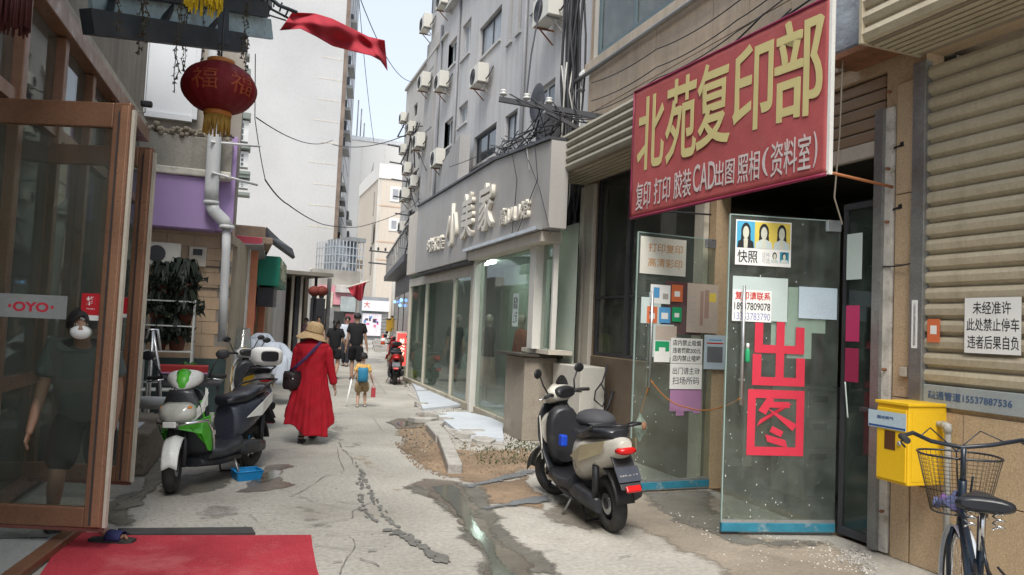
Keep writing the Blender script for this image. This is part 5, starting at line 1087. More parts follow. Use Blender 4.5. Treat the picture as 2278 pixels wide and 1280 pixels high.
# drain pipe with elbow
dp = thing('drain_pipe', 'white plastic drain pipe with an offset elbow at the lilac shop corner', 'pipe')
y_ = 12.35; P_ = [PYp(x, y, y_) for x, y in ((484, -10), (480, 100), (478, 300), (471, 420), (470, 452), (476, 470), (498, 492), (504, 506), (503, 560), (498, 660), (494, 760))]
MB().tube(P_[:5], .105, 14).build('pipe_run', mat('white pvc old', (.52, .53, .53), .5, .08, 2, spots=.25, spotcol=(.3, .28, .25)), dp); MB().tube(P_[4:8], .10, 14).build('elbow', mat('white pvc old', (.52, .53, .53)), dp); MB().tube(P_[7:], .065, 12).build('lower_pipe', mat('white pvc old', (.52, .53, .53)), dp)
for p in (P_[4], P_[7]): MB().tube([p+Vector((0, 0, .03)), p-Vector((0, 0, .03))], .115, 14).build('joint_ring', mat('white pvc old', (.52, .53, .53)), dp)
for ya, xa, xb, yb in ((316, 468, 578, 326), (384, 470, 572, 412)):
    a, b = PYp(xa, ya, 12.2), PYp(xb, yb, 12.9); tag(MB().tube([a, b], .02, 8).build('white_pole', mat('white rod', (.62, .62, .62), .5)), 'white pole sticking out beside the drain pipe, %s of two' % ('upper' if ya < 350 else 'lower'), 'pole', 'white poles by the drain pipe')
# plant rack
sh0 = PYp(325, 700, 12.2).x; sh1 = PYp(434, 700, 12.2).x; zsh = [PYp(400, y, 12.2).z for y in (670, 724, 780)]
rk = thing('plant_rack', 'white metal rack of three shelves holding potted plants', 'rack', Mi(sh0, 11.95, 0)); wr = sh1-sh0; mwr = mat('white rack paint', (.55, .56, .53), .5, .1, 5)
for x, y in ((0, 0), (wr, 0), (0, .35), (wr, .35)): MB().box(x-.015, x+.015, y-.015, y+.015, 0, zsh[0]+.02).build('upright', mwr, rk)
for z in zsh+[.45]: MB().box(0.016, wr-.016, -.01, .36, z-.02, z).build('shelf_board', mwr, rk, bevel=.003)
m_leafd = mat('dark strap leaf', (.010, .017, .008), .6, .4, 5); m_leafg = mat('striped leaf', (.035, .075, .02), .6, .4, 5)
def potted(x, y, z, sc, label, seed, lm, n=110, spread=.23):
    rnd = random.Random(seed); t = thing('potted_plant', label, 'potted plant', Mi(x, y, z), 'potted plants on the rack')
    MB().lathe([(.065*sc, 0), (.09*sc, .13*sc), (.098*sc, .13*sc), (.098*sc, .155*sc), (.08*sc, .15*sc)], 16).build('pot', mat('brown red pot', (.12, .035, .02), .7), t)
    m_ = MB()
    for k in range(n):
        a = rnd.uniform(0, 2*PI); L_ = rnd.uniform(.08, spread*.72)*sc; up = rnd.uniform(.02, .17)*sc; w_ = rnd.uniform(.014, .03)*sc; d = Vector((math.cos(a), math.sin(a), 0)); s = Vector((-d.y, d.x, 0))
        P_ = [Vector((0, 0, .14*sc))+d*L_*f+Vector((0, 0, up*math.sin(f*PI*.8)*1.6-.06*sc*f*f)) for f in (0, .33, .66, 1)]
        vs = []
        for i, p in enumerate(P_): ww = w_*(.6, 1, .8, .05)[i]; vs += [p-s*ww, p+s*ww]
        m_.add(vs, [(2*i, 2*i+1, 2*i+3, 2*i+2) for i in range(3)])
        if rnd.random() < .5:
            q = P_[3]; 
            for j in range(3): e = Vector((rnd.uniform(-1, 1), rnd.uniform(-1, 1), rnd.uniform(-1, .4)))*.05*sc; m_.add([q, q+e, q+Vector((e.y, e.x, -e.z*.5))], [(0, 1, 2)])
    m_.build('foliage', lm, t); return t
yy = 12.12
for i, (px, tier, sc, lab) in enumerate([(358, 0, 1.5, 'bushy dark plant in a red pot, left on the top shelf'), (402, 0, 1.7, 'largest dark plant in a red pot, right on the top shelf'), (352, 1, 1.4, 'dark trailing plant in a red pot, left on the middle shelf'), (408, 1, 1.6, 'dark trailing plant in a red pot, right on the middle shelf'), (358, 2, 1.3, 'dark plant, left on the lowest planted shelf'), (398, 2, 1.4, 'dark plant in a red pot, right on the lowest planted shelf')]):
    p = PYp(px, 700, yy); potted(p.x, yy, zsh[tier], sc, lab, i, m_leafd, 260)
potted(PYp(432, 700, yy).x, 11.7, .42, 1.2, 'green plant low at the foot of the rack near the green scooter', 9, mat('fresh leaf', (.03, .11, .02), .6, .3, 5), 120)
# stool, red box, table
tb = thing('low_table', 'dark low table with a red topped box beside the ladder', 'table', Mi(PYp(345, 800, 11).x, 11.0, 0)); MB().box(0, .85, 0, .5, .60, .64).build('table_top', m_dark, tb)
for x, y in ((.03, .03), (.78, .03), (.03, .43), (.78, .43)): MB().box(x, x+.04, y, y+.04, 0, .6).build('leg', m_dark, tb)
bx = thing('red_box', 'flat box with a red lid and lilac rim on the dark low table', 'box', Mi(PYp(345, 800, 11).x+.05, 11.05, .64)); MB().box(0, .6, 0, .35, 0, .14).build('box_body', m_dark, bx); MB().box(-.01, .61, -.01, .36, .14, .22).build('box_lid', mat('dull red', (.30, .02, .02), .6), bx); MB().box(-.012, .612, -.012, .362, .12, .14).build('box_rim', m_lila, bx)
ld = thing('step_ladder', 'white metal step ladder standing folded by the copper door frame', 'ladder'); y_ = 10.6
tp = PYp(341, 737, y_); fl = [PYp(x, y, y_) for x, y in ((318, 890), (334, 905), (368, 900))]
for i, (q, dy) in enumerate(zip(fl, (.25, -.2, -.1))): MB().tube([tp+Vector((.0, dy*.2, 0)), (tp+q)/2+Vector((0, dy*.5, 0)), Vector((q.x, q.y+dy, 0))], .018, 8).build('rail', m_alu, ld)
MB().tube([tp+Vector((-.08, 0, -.1)), tp+Vector((-.05, 0, .02)), tp+Vector((.05, 0, .02)), tp+Vector((.10, 0, -.25))], .018, 8).build('hoop', m_alu, ld)
for k in range(3): z = tp.z-.35-.3*k; f = (tp.z-z)/tp.z; MB().bar(Vector((tp.x-.10*f*1.4, y_-.1*f, z)), Vector((tp.x+.2*f, y_-.1*f, z)), .08, .02).build('step', m_alu, ld)

# ------------------------------------------------------------------ steel canopy, lanterns, flag
cn = thing('steel_canopy', 'rusty steel canopy of blue grey beams hung with dry vines above the entrance', 'canopy')
mbl = mat('weathered blue steel', (.34, .46, .51), .6, .2, 2, .1, 30, spots=.6, spotcol=(.14, .10, .07), spotscale=3); mdb = mat('dark blue steel', (.035, .045, .055), .55, .2, 3, spots=.4, spotcol=(.1, .07, .05))
b0_, b1_ = PYp(193, 48, 6.7), PYp(537, 96, 8.4); MB().bar(b0_, b1_, .12, .20).build('beam', mdb, cn, bevel=.005)
c0_, c1_ = PYp(200, 2, 6.9), PYp(602, 66, 8.8); MB().bar(c0_, c1_, .05, .22).build('beam', mbl, cn, bevel=.004)
e0_, e1_ = PYp(230, -38, 6.9), PYp(590, 22, 8.6); MB().bar(e0_, e1_, .10, .16).build('beam', mdb, cn)
f0_, f1_ = PYp(190, -70, 6.4), PYp(625, -10, 8.5); 
m_ = MB(); m_.add([c0_+Vector((0, .1, .3)), c1_+Vector((0, .1, .3)), c1_+Vector((-.1, -2.6, .4)), c0_+Vector((-.3, -2.6, .4))], [(0, 1, 2, 3)]); m_.build('roof_sheet', mbl, cn, solid=.02)
for f in (.1, .4, .7, .98): a = b0_.lerp(b1_, f); MB().bar(a, c0_.lerp(c1_, f)+Vector((0, .1, .3)), .05).build('hanger', mdb, cn)
MB().bar(c1_+Vector((-.1, 0, -.02)), c1_+Vector((-.1, 0, .5)), .12, .05).build('end_plate', mbl, cn)
m_ = MB(); rnd = random.Random(21)
for k in range(15):
    px = rnd.choice([250, 262, 300, 375, 382, 388, 432, 440, 478, 484, 545, 290, 550]); t_ = (px-193)/344; a = b0_.lerp(b1_, t_)+Vector((rnd.uniform(-.03, .03), rnd.uniform(-.4, .1), .3)); L_ = rnd.uniform(.35, .6) if px not in (375, 382, 388, 432, 440, 478, 484) else rnd.uniform(.6, .95)
    P_ = [a+Vector((rnd.uniform(-.018, .018), rnd.uniform(-.018, .018), -L_*i/12)) for i in range(13)]; m_.tube(P_, .004, 4)
    for p in P_:
        for j in range(3): e = Vector((rnd.uniform(-1, 1), rnd.uniform(-1, 1), rnd.uniform(-1, 1)))*.028; m_.add([p, p+e, p+Vector((e.z, e.x, e.y))], [(0, 1, 2)])
m_.build('dry_vines', mat('dry vine', (.10, .085, .06), .9), cn, kind='stuff')
m_lan = mat('red lantern cloth', (.20, .008, .012), .6, .12, 4, .05, 30, trans=.25); m_gld = mat('gold fringe', (.42, .25, .05), .6, .2, 10); m_yf = mat('yellow fringe', (.70, .50, .02), .6, .15, 20)
def lantern(p, R, label, fringe, fl=.34, chars=True):
    t = thing('lantern', label, 'lantern', Matrix.Translation(p), 'lanterns hung from the steel canopy'); n = 32; rings = []
    for i in range(15):
        a = -PI/2+.42+(PI-.84)*i/14; rings.append([(R*math.cos(a)*(1+.018*math.cos(16*b*1.0))*math.cos(b), R*math.cos(a)*(1+.018*math.cos(16*b))*math.sin(b), R*.74*math.sin(a)) for b in [2*PI*j/64 for j in range(64)]])
    MB().loft(rings).build('lantern_body', m_lan, t)
    for s in (-1, 1): MB().lathe([(R*.36, s*R*.66), (R*.38, s*R*.70), (R*.37, s*R*.80), (R*.2, s*R*.82)], 24).build('gold_cap', mat('gold cap', (.45, .16, .03), .5), t)
    m_ = MB(); rnd = random.Random(3)
    for k in range(90): a = 2*PI*k/90; r = R*.34; m_.tube([(r*math.cos(a), r*math.sin(a), -R*.8), (r*1.0*math.cos(a)+rnd.uniform(-.01, .01), r*math.sin(a)+rnd.uniform(-.01, .01), -R*.8-fl*rnd.uniform(.8, 1))], .006, 3)
    m_.build('fringe', fringe, t, kind='stuff'); MB().tube([(0, 0, R*.8), (0, 0, R*.8+.5)], .008, 5).build('hanger', m_dark, t)
    if chars:
        for b, tx in ((-1.95, '福'), (-.9, '福')):
            me = text_mesh(tx, R*.62, R*.62, mat('gold print', (.27, .045, .012), .6), .002, .0); co = np.empty(len(me.vertices)*3, 'f'); me.vertices.foreach_get('co', co); co = co.reshape(-1, 3); ang = b+(co[:, 0]-R*.31)/R*1.15; el = (co[:, 1]-R*.31)/R*1.25; rr_ = R*1.012+co[:, 2]
            out_ = np.stack([rr_*np.cos(el)*np.cos(ang), rr_*np.cos(el)*np.sin(ang), rr_*.74*np.sin(el)], 1); me.vertices.foreach_set('co', out_.ravel().astype('f')); me.update(); put('gold_character', me, t)
    return t
pl_ = PYp(488, 197, 7.3); lantern(pl_, 76/1645*7.1, 'red oval lantern with gold characters and fringe hanging from the canopy beam', m_gld, .17)
MB().bar(PYp(497, 20, 7.5), PYp(497, 100, 7.5), .10, .05).build('hanger', mdb, cn)
lantern(PYp(468, -205, 4.9), .30, 'lantern above the picture edge whose bright yellow fringe hangs into view', m_yf, .42, False)
lantern(PYp(42, -125, 4.3), .2, 'dark red lantern at the top left corner by the copper mullions', mat('dark red fringe', (.05, .008, .008), .7), .30, False)
# big red flag on an iron arm
fg = thing('red_flag', 'long plain red flag streaming from the end of the canopy', 'flag')
dep = 8.6
def fp(x, y, d): r = ray(x, y); return EYEV+r*(d/r.dot(CF))
topc = [(650, 28), (700, 30), (740, 42), (780, 62), (820, 82), (856, 90)]; botc = [(622, 68), (668, 64), (700, 80), (740, 103), (790, 116), (825, 124), (846, 135), (862, 158)]
def interp(c, t): 
    f = t*(len(c)-1); i = min(int(f), len(c)-2); f -= i; return (c[i][0]*(1-f)+c[i+1][0]*f, c[i][1]*(1-f)+c[i+1][1]*f)
def ff(a, b):
    A, B = interp(topc, a), interp(botc, a); d = dep+.9*a+.10*math.sin(a*11+b*2.4)+.05*math.sin(a*23-b*4)+.05*math.sin(b*8+a*5); return fp(A[0]*(1-b)+B[0]*b, A[1]*(1-b)+B[1]*b, d)
MB().grid(ff, 60, 22).build('flag_cloth', mat('red flag cloth', (.50, .065, .085), .95, .05, 3, spec=.05, trans=.35), fg, solid=.003)
a, b = fp(594, 8, 8.2), fp(668, 34, 8.5); m_ = MB(); c_, d_ = fp(600, 30, 8.2), fp(640, 46, 8.4)
MB().tube([fp(560, -40, 8.2), fp(620, 12, 8.3), fp(660, 28, 8.5)], .022, 6).build('iron_arm', mdb, fg); MB().tube([fp(560, -20, 8.2), fp(606, 22, 8.3), fp(640, 40, 8.5)], .014, 6).build('iron_arm', mdb, fg)
for k in range(6): f = k/6; MB().bar(fp(560, -40, 8.2).lerp(fp(660, 28, 8.5), f), fp(560, -20, 8.2).lerp(fp(640, 40, 8.5), min(1, f+.1)), .015).build('lattice_bar', mdb, fg)
MB().tube([fp(560, 24, 8.3), fp(604, 36, 8.4), fp(636, 46, 8.5)], .01, 5).build('stay_wire', m_dark, fg)
sc_ = thing('camera_lamp', 'small black lamp on a short bracket at the plaster wall corner', 'lamp', Matrix.Translation(PYp(328, 232, 10.5))); MB().box(-.08, .06, -.04, .04, -.04, .04).build('lamp_head', m_black, sc_, bevel=.02); MB().tube([(-.02, 0, -.06), (-.02, 0, -.11), (-.3, .1, -.12)], .012, 6).build('lamp_bracket', m_cablew, sc_)
# ------------------------------------------------------------------ row of low shops on the left and the walls above
P3 = Plane((-.1, 13.0), (1.55, 28.2))
row = thing('shop_row', 'row of low shops with worn awnings between the lilac shop and the white tower', 'building', P3.M()); L3 = P3.L
def u3(x, y=700, o=0): return P3.uz(x, y, o)[0]
def z3(x, y, o=0): return P3.uz(x, y, o)[1]
ur = u3(598, 520); zr_ = z3(560, 520, .3)
m_brick = mat('tan small tile', (.30, .22, .15), .7, .2, 4, .2, 20, world=True, spots=.3)
m_drab = mat('drab cream wall', (.40, .34, .26), .85, .15, 1, world=True, streak=.4)
MB().box(-.02, L3, 0, zr_, -3, -.3).build('wall', m_drab, row)
MB().box(-.02, L3, 2.75, zr_, -.3, -.01).build('upper_band', m_drab, row)
row2 = row
def wbox(name, pa, pb, y0, y1, m, bevel=.01, yy=15.2):
    """box standing in world axes between two picture corners on the upright plane y = yy"""
    a, b = PYp(*pa, yy), PYp(*pb, yy); inv = row.matrix_basis.inverted(); o = MB().box(a.x, b.x, y0, y1, a.z, b.z).build(name, m, row, bevel=bevel); o.matrix_basis = inv; return o
wbox('roof_slab', (500, 533), (592, 505), 15.2, 21.5, mat('brown roof edge', (.30, .22, .16), .9, .2, 2, .1, 20, bump=.5, world=True, streak=.4), .03)
wbox('roof_slab', (520, 541), (606, 533), 14.9, 20.5, mat('brown roof edge', (.30, .22, .16)), .02)
wbox('red_edge', (512, 541), (584, 530), 14.6, 14.9, mat('pink red trim', (.45, .06, .09), .6), .01, 14.7)
m_ = MB(); A = PYp(512, 543, 14.6); B = PYp(586, 543, 14.6); C_ = PYp(592, 585, 17.5); D_ = PYp(530, 562, 17.5)
ag = m_.add([A, B, C_, D_], [(0, 1, 2, 3)]).build('awning', mat('grey awning', (.25, .25, .26), .6), row, solid=.04); ag.matrix_basis = row.matrix_basis.inverted()
A = PYp(590, 508, 15.4); B = PYp(650, 560, 19.5); m_ = MB(); e_ = m_.add([A, PYp(596, 532, 15.4), PYp(654, 575, 19.6), PYp(648, 556, 19.6), PYp(620, 535, 22), ], [(0, 1, 2, 3, 4)]).build('tiled_eave', mat('dark eave', (.06, .065, .075), .7, .2, 6), row, solid=.08); e_.matrix_basis = row.matrix_basis.inverted()
# shutter, its housing, pillar
wbox('shutter_housing', (512, 604), (541, 560), 14.6, 17.2, mat('dull beige housing', (.42, .39, .30), .45, .1, 3, world=True), .02, 14.6)
for k in range(21): MB().box(.1, .85, .05+.108*k, .148+.108*k, -.26, -.2).build('shutter_slat', m_brick, row, bevel=.012)
MB().box(u3(521), u3(545), 0, 2.9, -.3, .0).build('pillar', m_drab, row); MB().box(u3(545)-.12, u3(545)+.12, 0, 2.9, -.28, .03).build('white_corner', mat('white corner', (.6, .58, .54), .7, .1, 3), row)
d0, d1 = u3(550), u3(586)
MB().box(d0, d1, 0, 2.9, -.29, -.2).build('red_door', mat('deep red door', (.16, .015, .018), .5, .15, 3), row)
m_of = mat('orange timber', (.52, .20, .11), .6, .1, 4)
for u in (u3(565, 700, .15), u3(588, 700, .15)): MB().box(u-.05, u+.05, 0, 2.95, .02, .16).build('door_post', m_of, row, bevel=.01)
u_, z_ = P3.uz(572, 690, .05); fu = MB().lathe([(.22, 0), (.22, .01)], 20).build('paper_cut', m_red, row, M=(u_, z_-.12, .0)); MB().lathe([(.22, 0), (.22, .01)], 20).build('paper_cut', m_red, row, M=(u_, z_+.2, .0))
MB().box(u3(588), u3(597), 0, 2.6, -.29, -.02).build('tiled_pier', m_brick, row); 
for u, w_ in ((u3(599), .06), (u3(603), .05)): MB().box(u-w_, u+w_, 0, 2.8, -.28, .02).build('pipe', m_cream, row)
MB().box(u3(606), u3(632), 0, 3.2, -.3, .02).build('white_pier', mat('scuffed white wall', (.50, .48, .46), .85, .12, .7, .05, 20, world=True, streak=.3, spots=.3, spotcol=(.36, .26, .18), spotscale=1), row)
gs = thing('green_sign', 'green box sign with pale writing hung out over the low shops', 'sign', P3.M(u3(622, 600, .5), 0, .0)); gz0, gz1 = P3.uz(607, 628, .5)[1], P3.uz(607, 548, .5)[1]
MB().box(0, 2.6, gz0, gz1, .05, .5).build('sign_box', mat('green sign', (.01, .20, .13), .5, .08, 2), gs, bevel=.01)
MB().box(.04, 2.56, gz0+.04, gz1-.04, .501, .515).build('sign_face', mat('sign face green', (.03, .16, .09), .5, .4, 9, spots=.9, spotcol=(.45, .45, .34), spotscale=5), gs)
put('lettering', text_mesh('饭店', 2.0, (gz1-gz0)*.7, mat('sign ivory', (.55, .55, .4)), .01, .02), gs, M=(.3, gz0+.15, .516))
MB().box(.1, 1.2, gz0-.45, gz0-.03, .05, .4).build('lower_box', m_dark, gs, bevel=.02)
tag(MB().box(-.16, .16, 0, .95, -.05, .05).build('black_board', m_black, M=P3.M(u3(601, 770, .12), .15, .12), bevel=.05), 'black rounded board leaning on the white pier', 'board')
# canopy passage: slab on posts in front of dark rooms
PC = Plane((1.35, 28.6), (4.1, 29.4)); pas = thing('passage_canopy', 'dark open passage under a concrete slab at the foot of the white tower', 'building', PC.M())
cz = PC.uz(690, 606)[1]; c0u, c1u = PC.uz(640, 700)[0], PC.uz(737, 700)[0]
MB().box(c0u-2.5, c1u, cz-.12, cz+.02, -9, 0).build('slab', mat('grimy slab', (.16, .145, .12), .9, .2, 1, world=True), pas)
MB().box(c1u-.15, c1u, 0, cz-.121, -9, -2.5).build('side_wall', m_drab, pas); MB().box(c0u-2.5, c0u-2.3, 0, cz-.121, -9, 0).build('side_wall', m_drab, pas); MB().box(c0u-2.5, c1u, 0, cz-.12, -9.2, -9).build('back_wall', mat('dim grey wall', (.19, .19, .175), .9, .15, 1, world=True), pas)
for x, w_, m in ((648, .05, m_cream), (660, .08, m_dark), (668, .05, m_cream), (730, .07, m_metal), (700, .04, m_dark)): u = PC.uz(x, 700, -1)[0]; MB().box(u-w_, u+w_, 0, cz-.12, -1.1, -1.0).build('post', m, pas)
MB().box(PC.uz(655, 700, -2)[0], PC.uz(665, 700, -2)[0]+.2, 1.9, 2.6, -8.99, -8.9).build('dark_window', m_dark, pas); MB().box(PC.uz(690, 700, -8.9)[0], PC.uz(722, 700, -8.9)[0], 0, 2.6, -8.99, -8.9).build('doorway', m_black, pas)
for k, (x, lab) in enumerate(((700, 'left dull red lantern in the dark passage'), (716, 'right dull red lantern in the dark passage'))):
    p = PYp(x, 648, 29.0); t = thing('small_lantern', lab, 'lantern', Matrix.Translation(p), 'lanterns in the passage'); MB().ball((0, 0, 0), (.24, .24, .2), 16, 10).build('lantern_body', mat('dull lantern', (.12, .02, .012), .8), t); MB().lathe([(.08, -.28), (.1, -.18)], 10).build('lantern_base', m_dark, t)
# white tower, end wall towards us, long side running away
TY = 88.0; tl, tr_ = PYp(505, 400, TY), PYp(738, 590, TY)
tz0 = PYp(690, 602, 60).z
tow = thing('white_tower', 'tall pale blank end wall of a high apartment tower', 'building', Matrix.Translation((tr_.x, TY, 0)) @ Matrix.Rotation(0, 4, 'Z'))
Wt = tr_.x-tl.x+6
MB().box(-Wt, 0, 0, 12, 0, 62).build('wall', m_white, tow)
for k in range(11):
    z = PYp(700, 600-47.5*k, TY).z; x0 = -random.uniform(1.5, 3.6); 
    MB().box(x0, -.15, -.02, -.001, z, z+.14).build('floor_band', mat('stained band', (.52, .49, .43), .9, .1, .3, world=True, streak=.4), tow)
dS = Vector((.17, .985, 0)).normalized(); PT = Plane((tr_.x, TY), (tr_.x+dS.x*40, TY+dS.y*40))
sid = thing('tower_side', 'long side of the white tower with stacked windows and caged air conditioners', 'building', PT.M())
MB().box(0.3, 36, 0, 62, -6, -.05).build('wall', mat('tower side pale', (.44, .43, .42), .85, .05, .2, world=True, streak=.2), sid)
MB().box(0.02, .55, 0, 62, -.6, .45).build('brown_edge_strip', mat('brown spotted strip', (.17, .13, .105), .9, .3, .6, world=True, spots=.6, spotcol=(.06, .05, .05), spotscale=1), sid)  # dark brown strip standing up the near edge of the side
for k, (px, y0, y1) in enumerate([(784, 37, 57), (778, 125, 155), (775, 173, 200), (769, 226, 248), (768, 270, 298), (765, 308, 332), (757, 384, 412), (755, 420, 444), (752, 447, 468), (773, 470, 492), (752, 515, 560), (774, 515, 530)]):
    u, zb_ = PT.uz(px, y1, .1); zt2 = PT.uz(px, y0, .1)[1]
    f = MB().box(u-2.2, u+2.2, zb_, zt2, -.04, .3).build('window_cage', m_dark, sid); MB().box(u-1.9, u+1.9, zb_+.2, zt2-.2, .301, .34).build('pane', m_winglass, f); MB().box(u-2.4, u+2.4, zb_-.5, zb_-.1, -.04, .8).build('ac_ledge', m_metal, f)
for k in range(22): z = 2+k*2.75; MB().box(14, 30, z, z+1.4, -.04, .02).build('window_row', mat('far window grey', (.30, .31, .33), .4), sid)
# grilled windows block left behind the pipe
PQ = Plane((-.9, 55), (.95, 55)); qb = thing('grilled_block', 'block with projecting grilled window boxes behind the drain pipe', 'building', PQ.M())
Wq = PQ.L; e1 = PQ.uz(522, 300)[0]
MB().box(-2, e1, 0, 30, -5, 0).build('wall', mat('brownish wall', (.34, .31, .28), .9, .2, .4, world=True, streak=.4), qb)
for k, (y0, y1) in enumerate([(75, 122), (272, 322), (340, 378), (402, 424), (-10, 30), (175, 222)]):
    u0, zt2 = PQ.uz(516, y0); u1, zb_ = PQ.uz(551, y1)
    w_ = MB().box(u0, u1, zb_, zt2, .0, .9).build('window_box', mat('white window box', (.50, .50, .48), .6), qb); n = 3
    for i in range(3):
        for j in range(3): a = u0+.12+(u1-u0-.35)*i/3; b = zb_+.1+(zt2-zb_-.2)*j/3; MB().box(a, a+(u1-u0-.35)/3-.1, b, b+(zt2-zb_-.2)/3-.1, .901, .93).build('pane', m_winglass, w_)
    MB().box(u0-.3, u1+.15, zb_-.55, zb_-.35, 0, 1.3).build('tray', mat('dull green tray', (.16, .18, .16), .7), w_); MB().box(u0-.3, u1+.1, zt2+.1, zt2+.5, 0, 1.2).build('hood', mat('dull green tray', (.16, .18, .16)), w_)
# balcony cage building beyond the passage
PBc = Plane((5.4, 46.0), (8.2, 47.0)); bc = thing('balcony_block', 'pale block with crowded caged balconies above the far lane', 'building', PBc.M()); 
v0, v1 = PBc.uz(744, 600)[0], PBc.uz(806, 600)[0]; vz0, vz1 = PBc.uz(775, 624)[1], PBc.uz(775, 536)[1]
MB().box(v0+.7, v1, vz0+.05, vz1, -3, -.7).build('wall', mat('pale blue grey', (.17, .19, .21), .8, .5, 2.5, world=True), bc); MB().box(v0-.1, v1+.1, vz0-.2, vz0+.05, -3, .1).build('balcony_slab', mat('pale slab edge', (.50, .48, .44), .8), bc); MB().box(v0+.9, v1+.1, vz1, vz1+.25, -3, .1).build('balcony_roof', m_metal, bc)
MB().box(v0, v1, 0, vz0-.2, -4, -2.5).build('ground_wall', mat('grimy lower wall', (.30, .28, .25), .9, .3, .8, world=True), bc)
for k in range(9): u = v0+(v1-v0)*k/8; MB().box(u-.025, u+.025, vz0+.05, vz1, .0, .05).build('cage_bar', m_alu, bc)
for k in range(5): z = vz0+.05+(vz1-vz0)*k/5; MB().box(v0, v1, z, z+.05, .051, .09).build('cage_rail', m_alu, bc); MB().box(v0-.04, v0, z, z+.05, -2.6, .05).build('cage_rail', m_alu, bc)
for k in range(7): MB().box(v0-.03, v0+.02, vz0+.05, vz1, -2.6+.37*k, -2.55+.37*k).build('cage_bar', m_alu, bc)
rnd = random.Random(4)
for k in range(4):
    u = v0+.15+(v1-v0-.5)*k/3; z = vz0+.3+.5*(k % 2); tag(MB().box(0, rnd.uniform(.2, .5), 0, rnd.uniform(.3, .6), 0, .15).build('balcony_item', mat('laundry%d' % (k % 4), [(.1, .1, .12), (.5, .5, .5), (.15, .22, .3), (.25, .2, .15)][k % 4], .9), M=PBc.M(u, z, -.3)), '%s among the laundry and odds and ends inside the caged balcony' % ['dark bundle', 'white cloth', 'blue cloth', 'brown box'][k % 4], 'laundry', 'things in the caged balcony')
# peach block and white block closing the lane
PP = Plane((PYp(834, 600, 68).x, 68), (PYp(905, 600, 68).x, 68)); pe = thing('peach_block', 'peach coloured block with white rimmed windows closing the lane', 'building', PP.M())
zp = PP.uz(860, 398)[1]; zp2 = PP.uz(860, 366)[1]; x1_ = PP.uz(905, 600)[0]+2
MB().box(0, x1_, 0, zp, -12, 0).build('wall', m_peach, pe); MB().box(-.1, x1_, zp, zp2, -12, .1).build('parapet', m_farw, pe)
for (x0, y0, x1, y1) in ((874, 421, 885, 444), (871, 491, 881, 509)):
    a, zt2 = PP.uz(x0, y0); b, zb_ = PP.uz(x1, y1); fr2 = MB().box(a-.25, b+.25, zb_-.25, zt2+.25, .0, .06).build('window', m_farw, pe); MB().box(a, b, zb_, zt2, .061, .09).build('pane', mat('far window grey', (.3, .31, .33)), fr2)
for y in (460, 540, 580): z = PP.uz(860, y)[1]; MB().box(0, x1_, z, z+.12, .0, .03).build('floor_band', mat('peach band', (.52, .38, .28), .9), pe)
PPs = Plane((PYp(803, 600, 110).x, 110), (PYp(834, 600, 68).x, 68)); pes = thing('pale_wing', 'pale side wing of the peach block with shaded windows', 'building', PPs.M()); MB().add([(0, 0, -.02), (PPs.L, 0, -.02), (PPs.L, zp2, -.02), (0, zp2*1.0, -.02)], [(0, 1, 2, 3)]).build('wall', mat('pale beige wing', (.52, .49, .44), .9, .08, .3, world=True, streak=.3), pes, solid=.3)
for (x0, y0, x1, y1) in ((824, 395, 829, 425), (813, 455, 818, 480), (826, 452, 831, 478), (824, 513, 829, 540), (811, 515, 817, 548), (812, 430, 817, 445), (806, 575, 812, 610), (818, 575, 824, 610)):
    a, zt2 = PPs.uz(x0, y0, .3); b, zb_ = PPs.uz(x1, y1, .3); MB().box(a, b, zb_, zt2, .3, .36).build('window', mat('wing window', (.30, .29, .27), .4), pes)
PR = Plane((PYp(788, 400, 130).x, 130), (PYp(900, 400, 130).x+20, 130)); rb = thing('white_block', 'bright white block rising behind the peach block', 'building', PR.M()); zw_ = PR.uz(850, 319)[1]; MB().box(-3, PR.L, 0, zw_, -14, 0).build('wall', m_farw, rb); MB().box(-3, PR.L, zw_, zw_+.7, -14, .15).build('parapet', mat('parapet pale', (.6, .62, .64), .8), rb)
for k in range(5): u = 1+4*k; MB().box(u, u+.25, 6, zw_-1, .0, .06).build('rib', mat('pale rib', (.62, .61, .58), .8), rb)
for k, (x, h) in enumerate(((796, 7), (804, 5.5), (812, 3))): u = PR.uz(x, 318)[0]; MB().tube([(u, zw_+.7, -2), (u, zw_+.7+h, -2)], .12, 5).build('antenna', m_metal, rb)
# shop and billboard at lane end
PN = Plane((PYp(800, 700, 60).x, 60), (PYp(870, 700, 60).x, 60)); ns = thing('lane_end_shop', 'shop with a white sign board and grey shutter closing the lane', 'building', PN.M()); 
def nn(x0, y0, x1, y1): a, t_ = PN.uz(x0, y0); b, c = PN.uz(x1, y1); return a, b, c, t_
a, b, c, d = nn(806, 668, 864, 694); MB().box(a, b, 0, d+.3, -5, -.1).build('wall', mat('dim grey front', (.22, .23, .24), .8), ns); MB().box(a, b, c, d, -.1, .25).build('sign_board', mat('white sign board', (.68, .68, .70), .5, .03), ns); put('lettering', text_mesh('大', .5, .5, m_inkr, .01), ns, M=(a+.1, c+.25, .26))
a, b, c, d = nn(807, 697, 846, 748); pn = MB().box(a, b, c, d, -.1, .06).build('poster', mat('poster ground', (.66, .62, .66), .6), ns)
rnd = random.Random(6)
for k in range(12): uu, zz = rnd.uniform(a+.1, b-.3), rnd.uniform(c+.1, d-.3); MB().box(uu, uu+rnd.uniform(.1, .28), zz, zz+rnd.uniform(.08, .3), .061, .07).build('poster_print', mat('poster%d' % (k % 4), [(.5, .08, .25), (.15, .25, .5), (.06, .05, .07), (.6, .2, .3)][k % 4], .6), pn)
a, b, c, d = nn(848, 697, 862, 742)
for k in range(9): MB().box(a, b, .1+.27*k, .34+.27*k, -.1, .02).build('shutter_slat', m_metal, ns, bevel=.02)
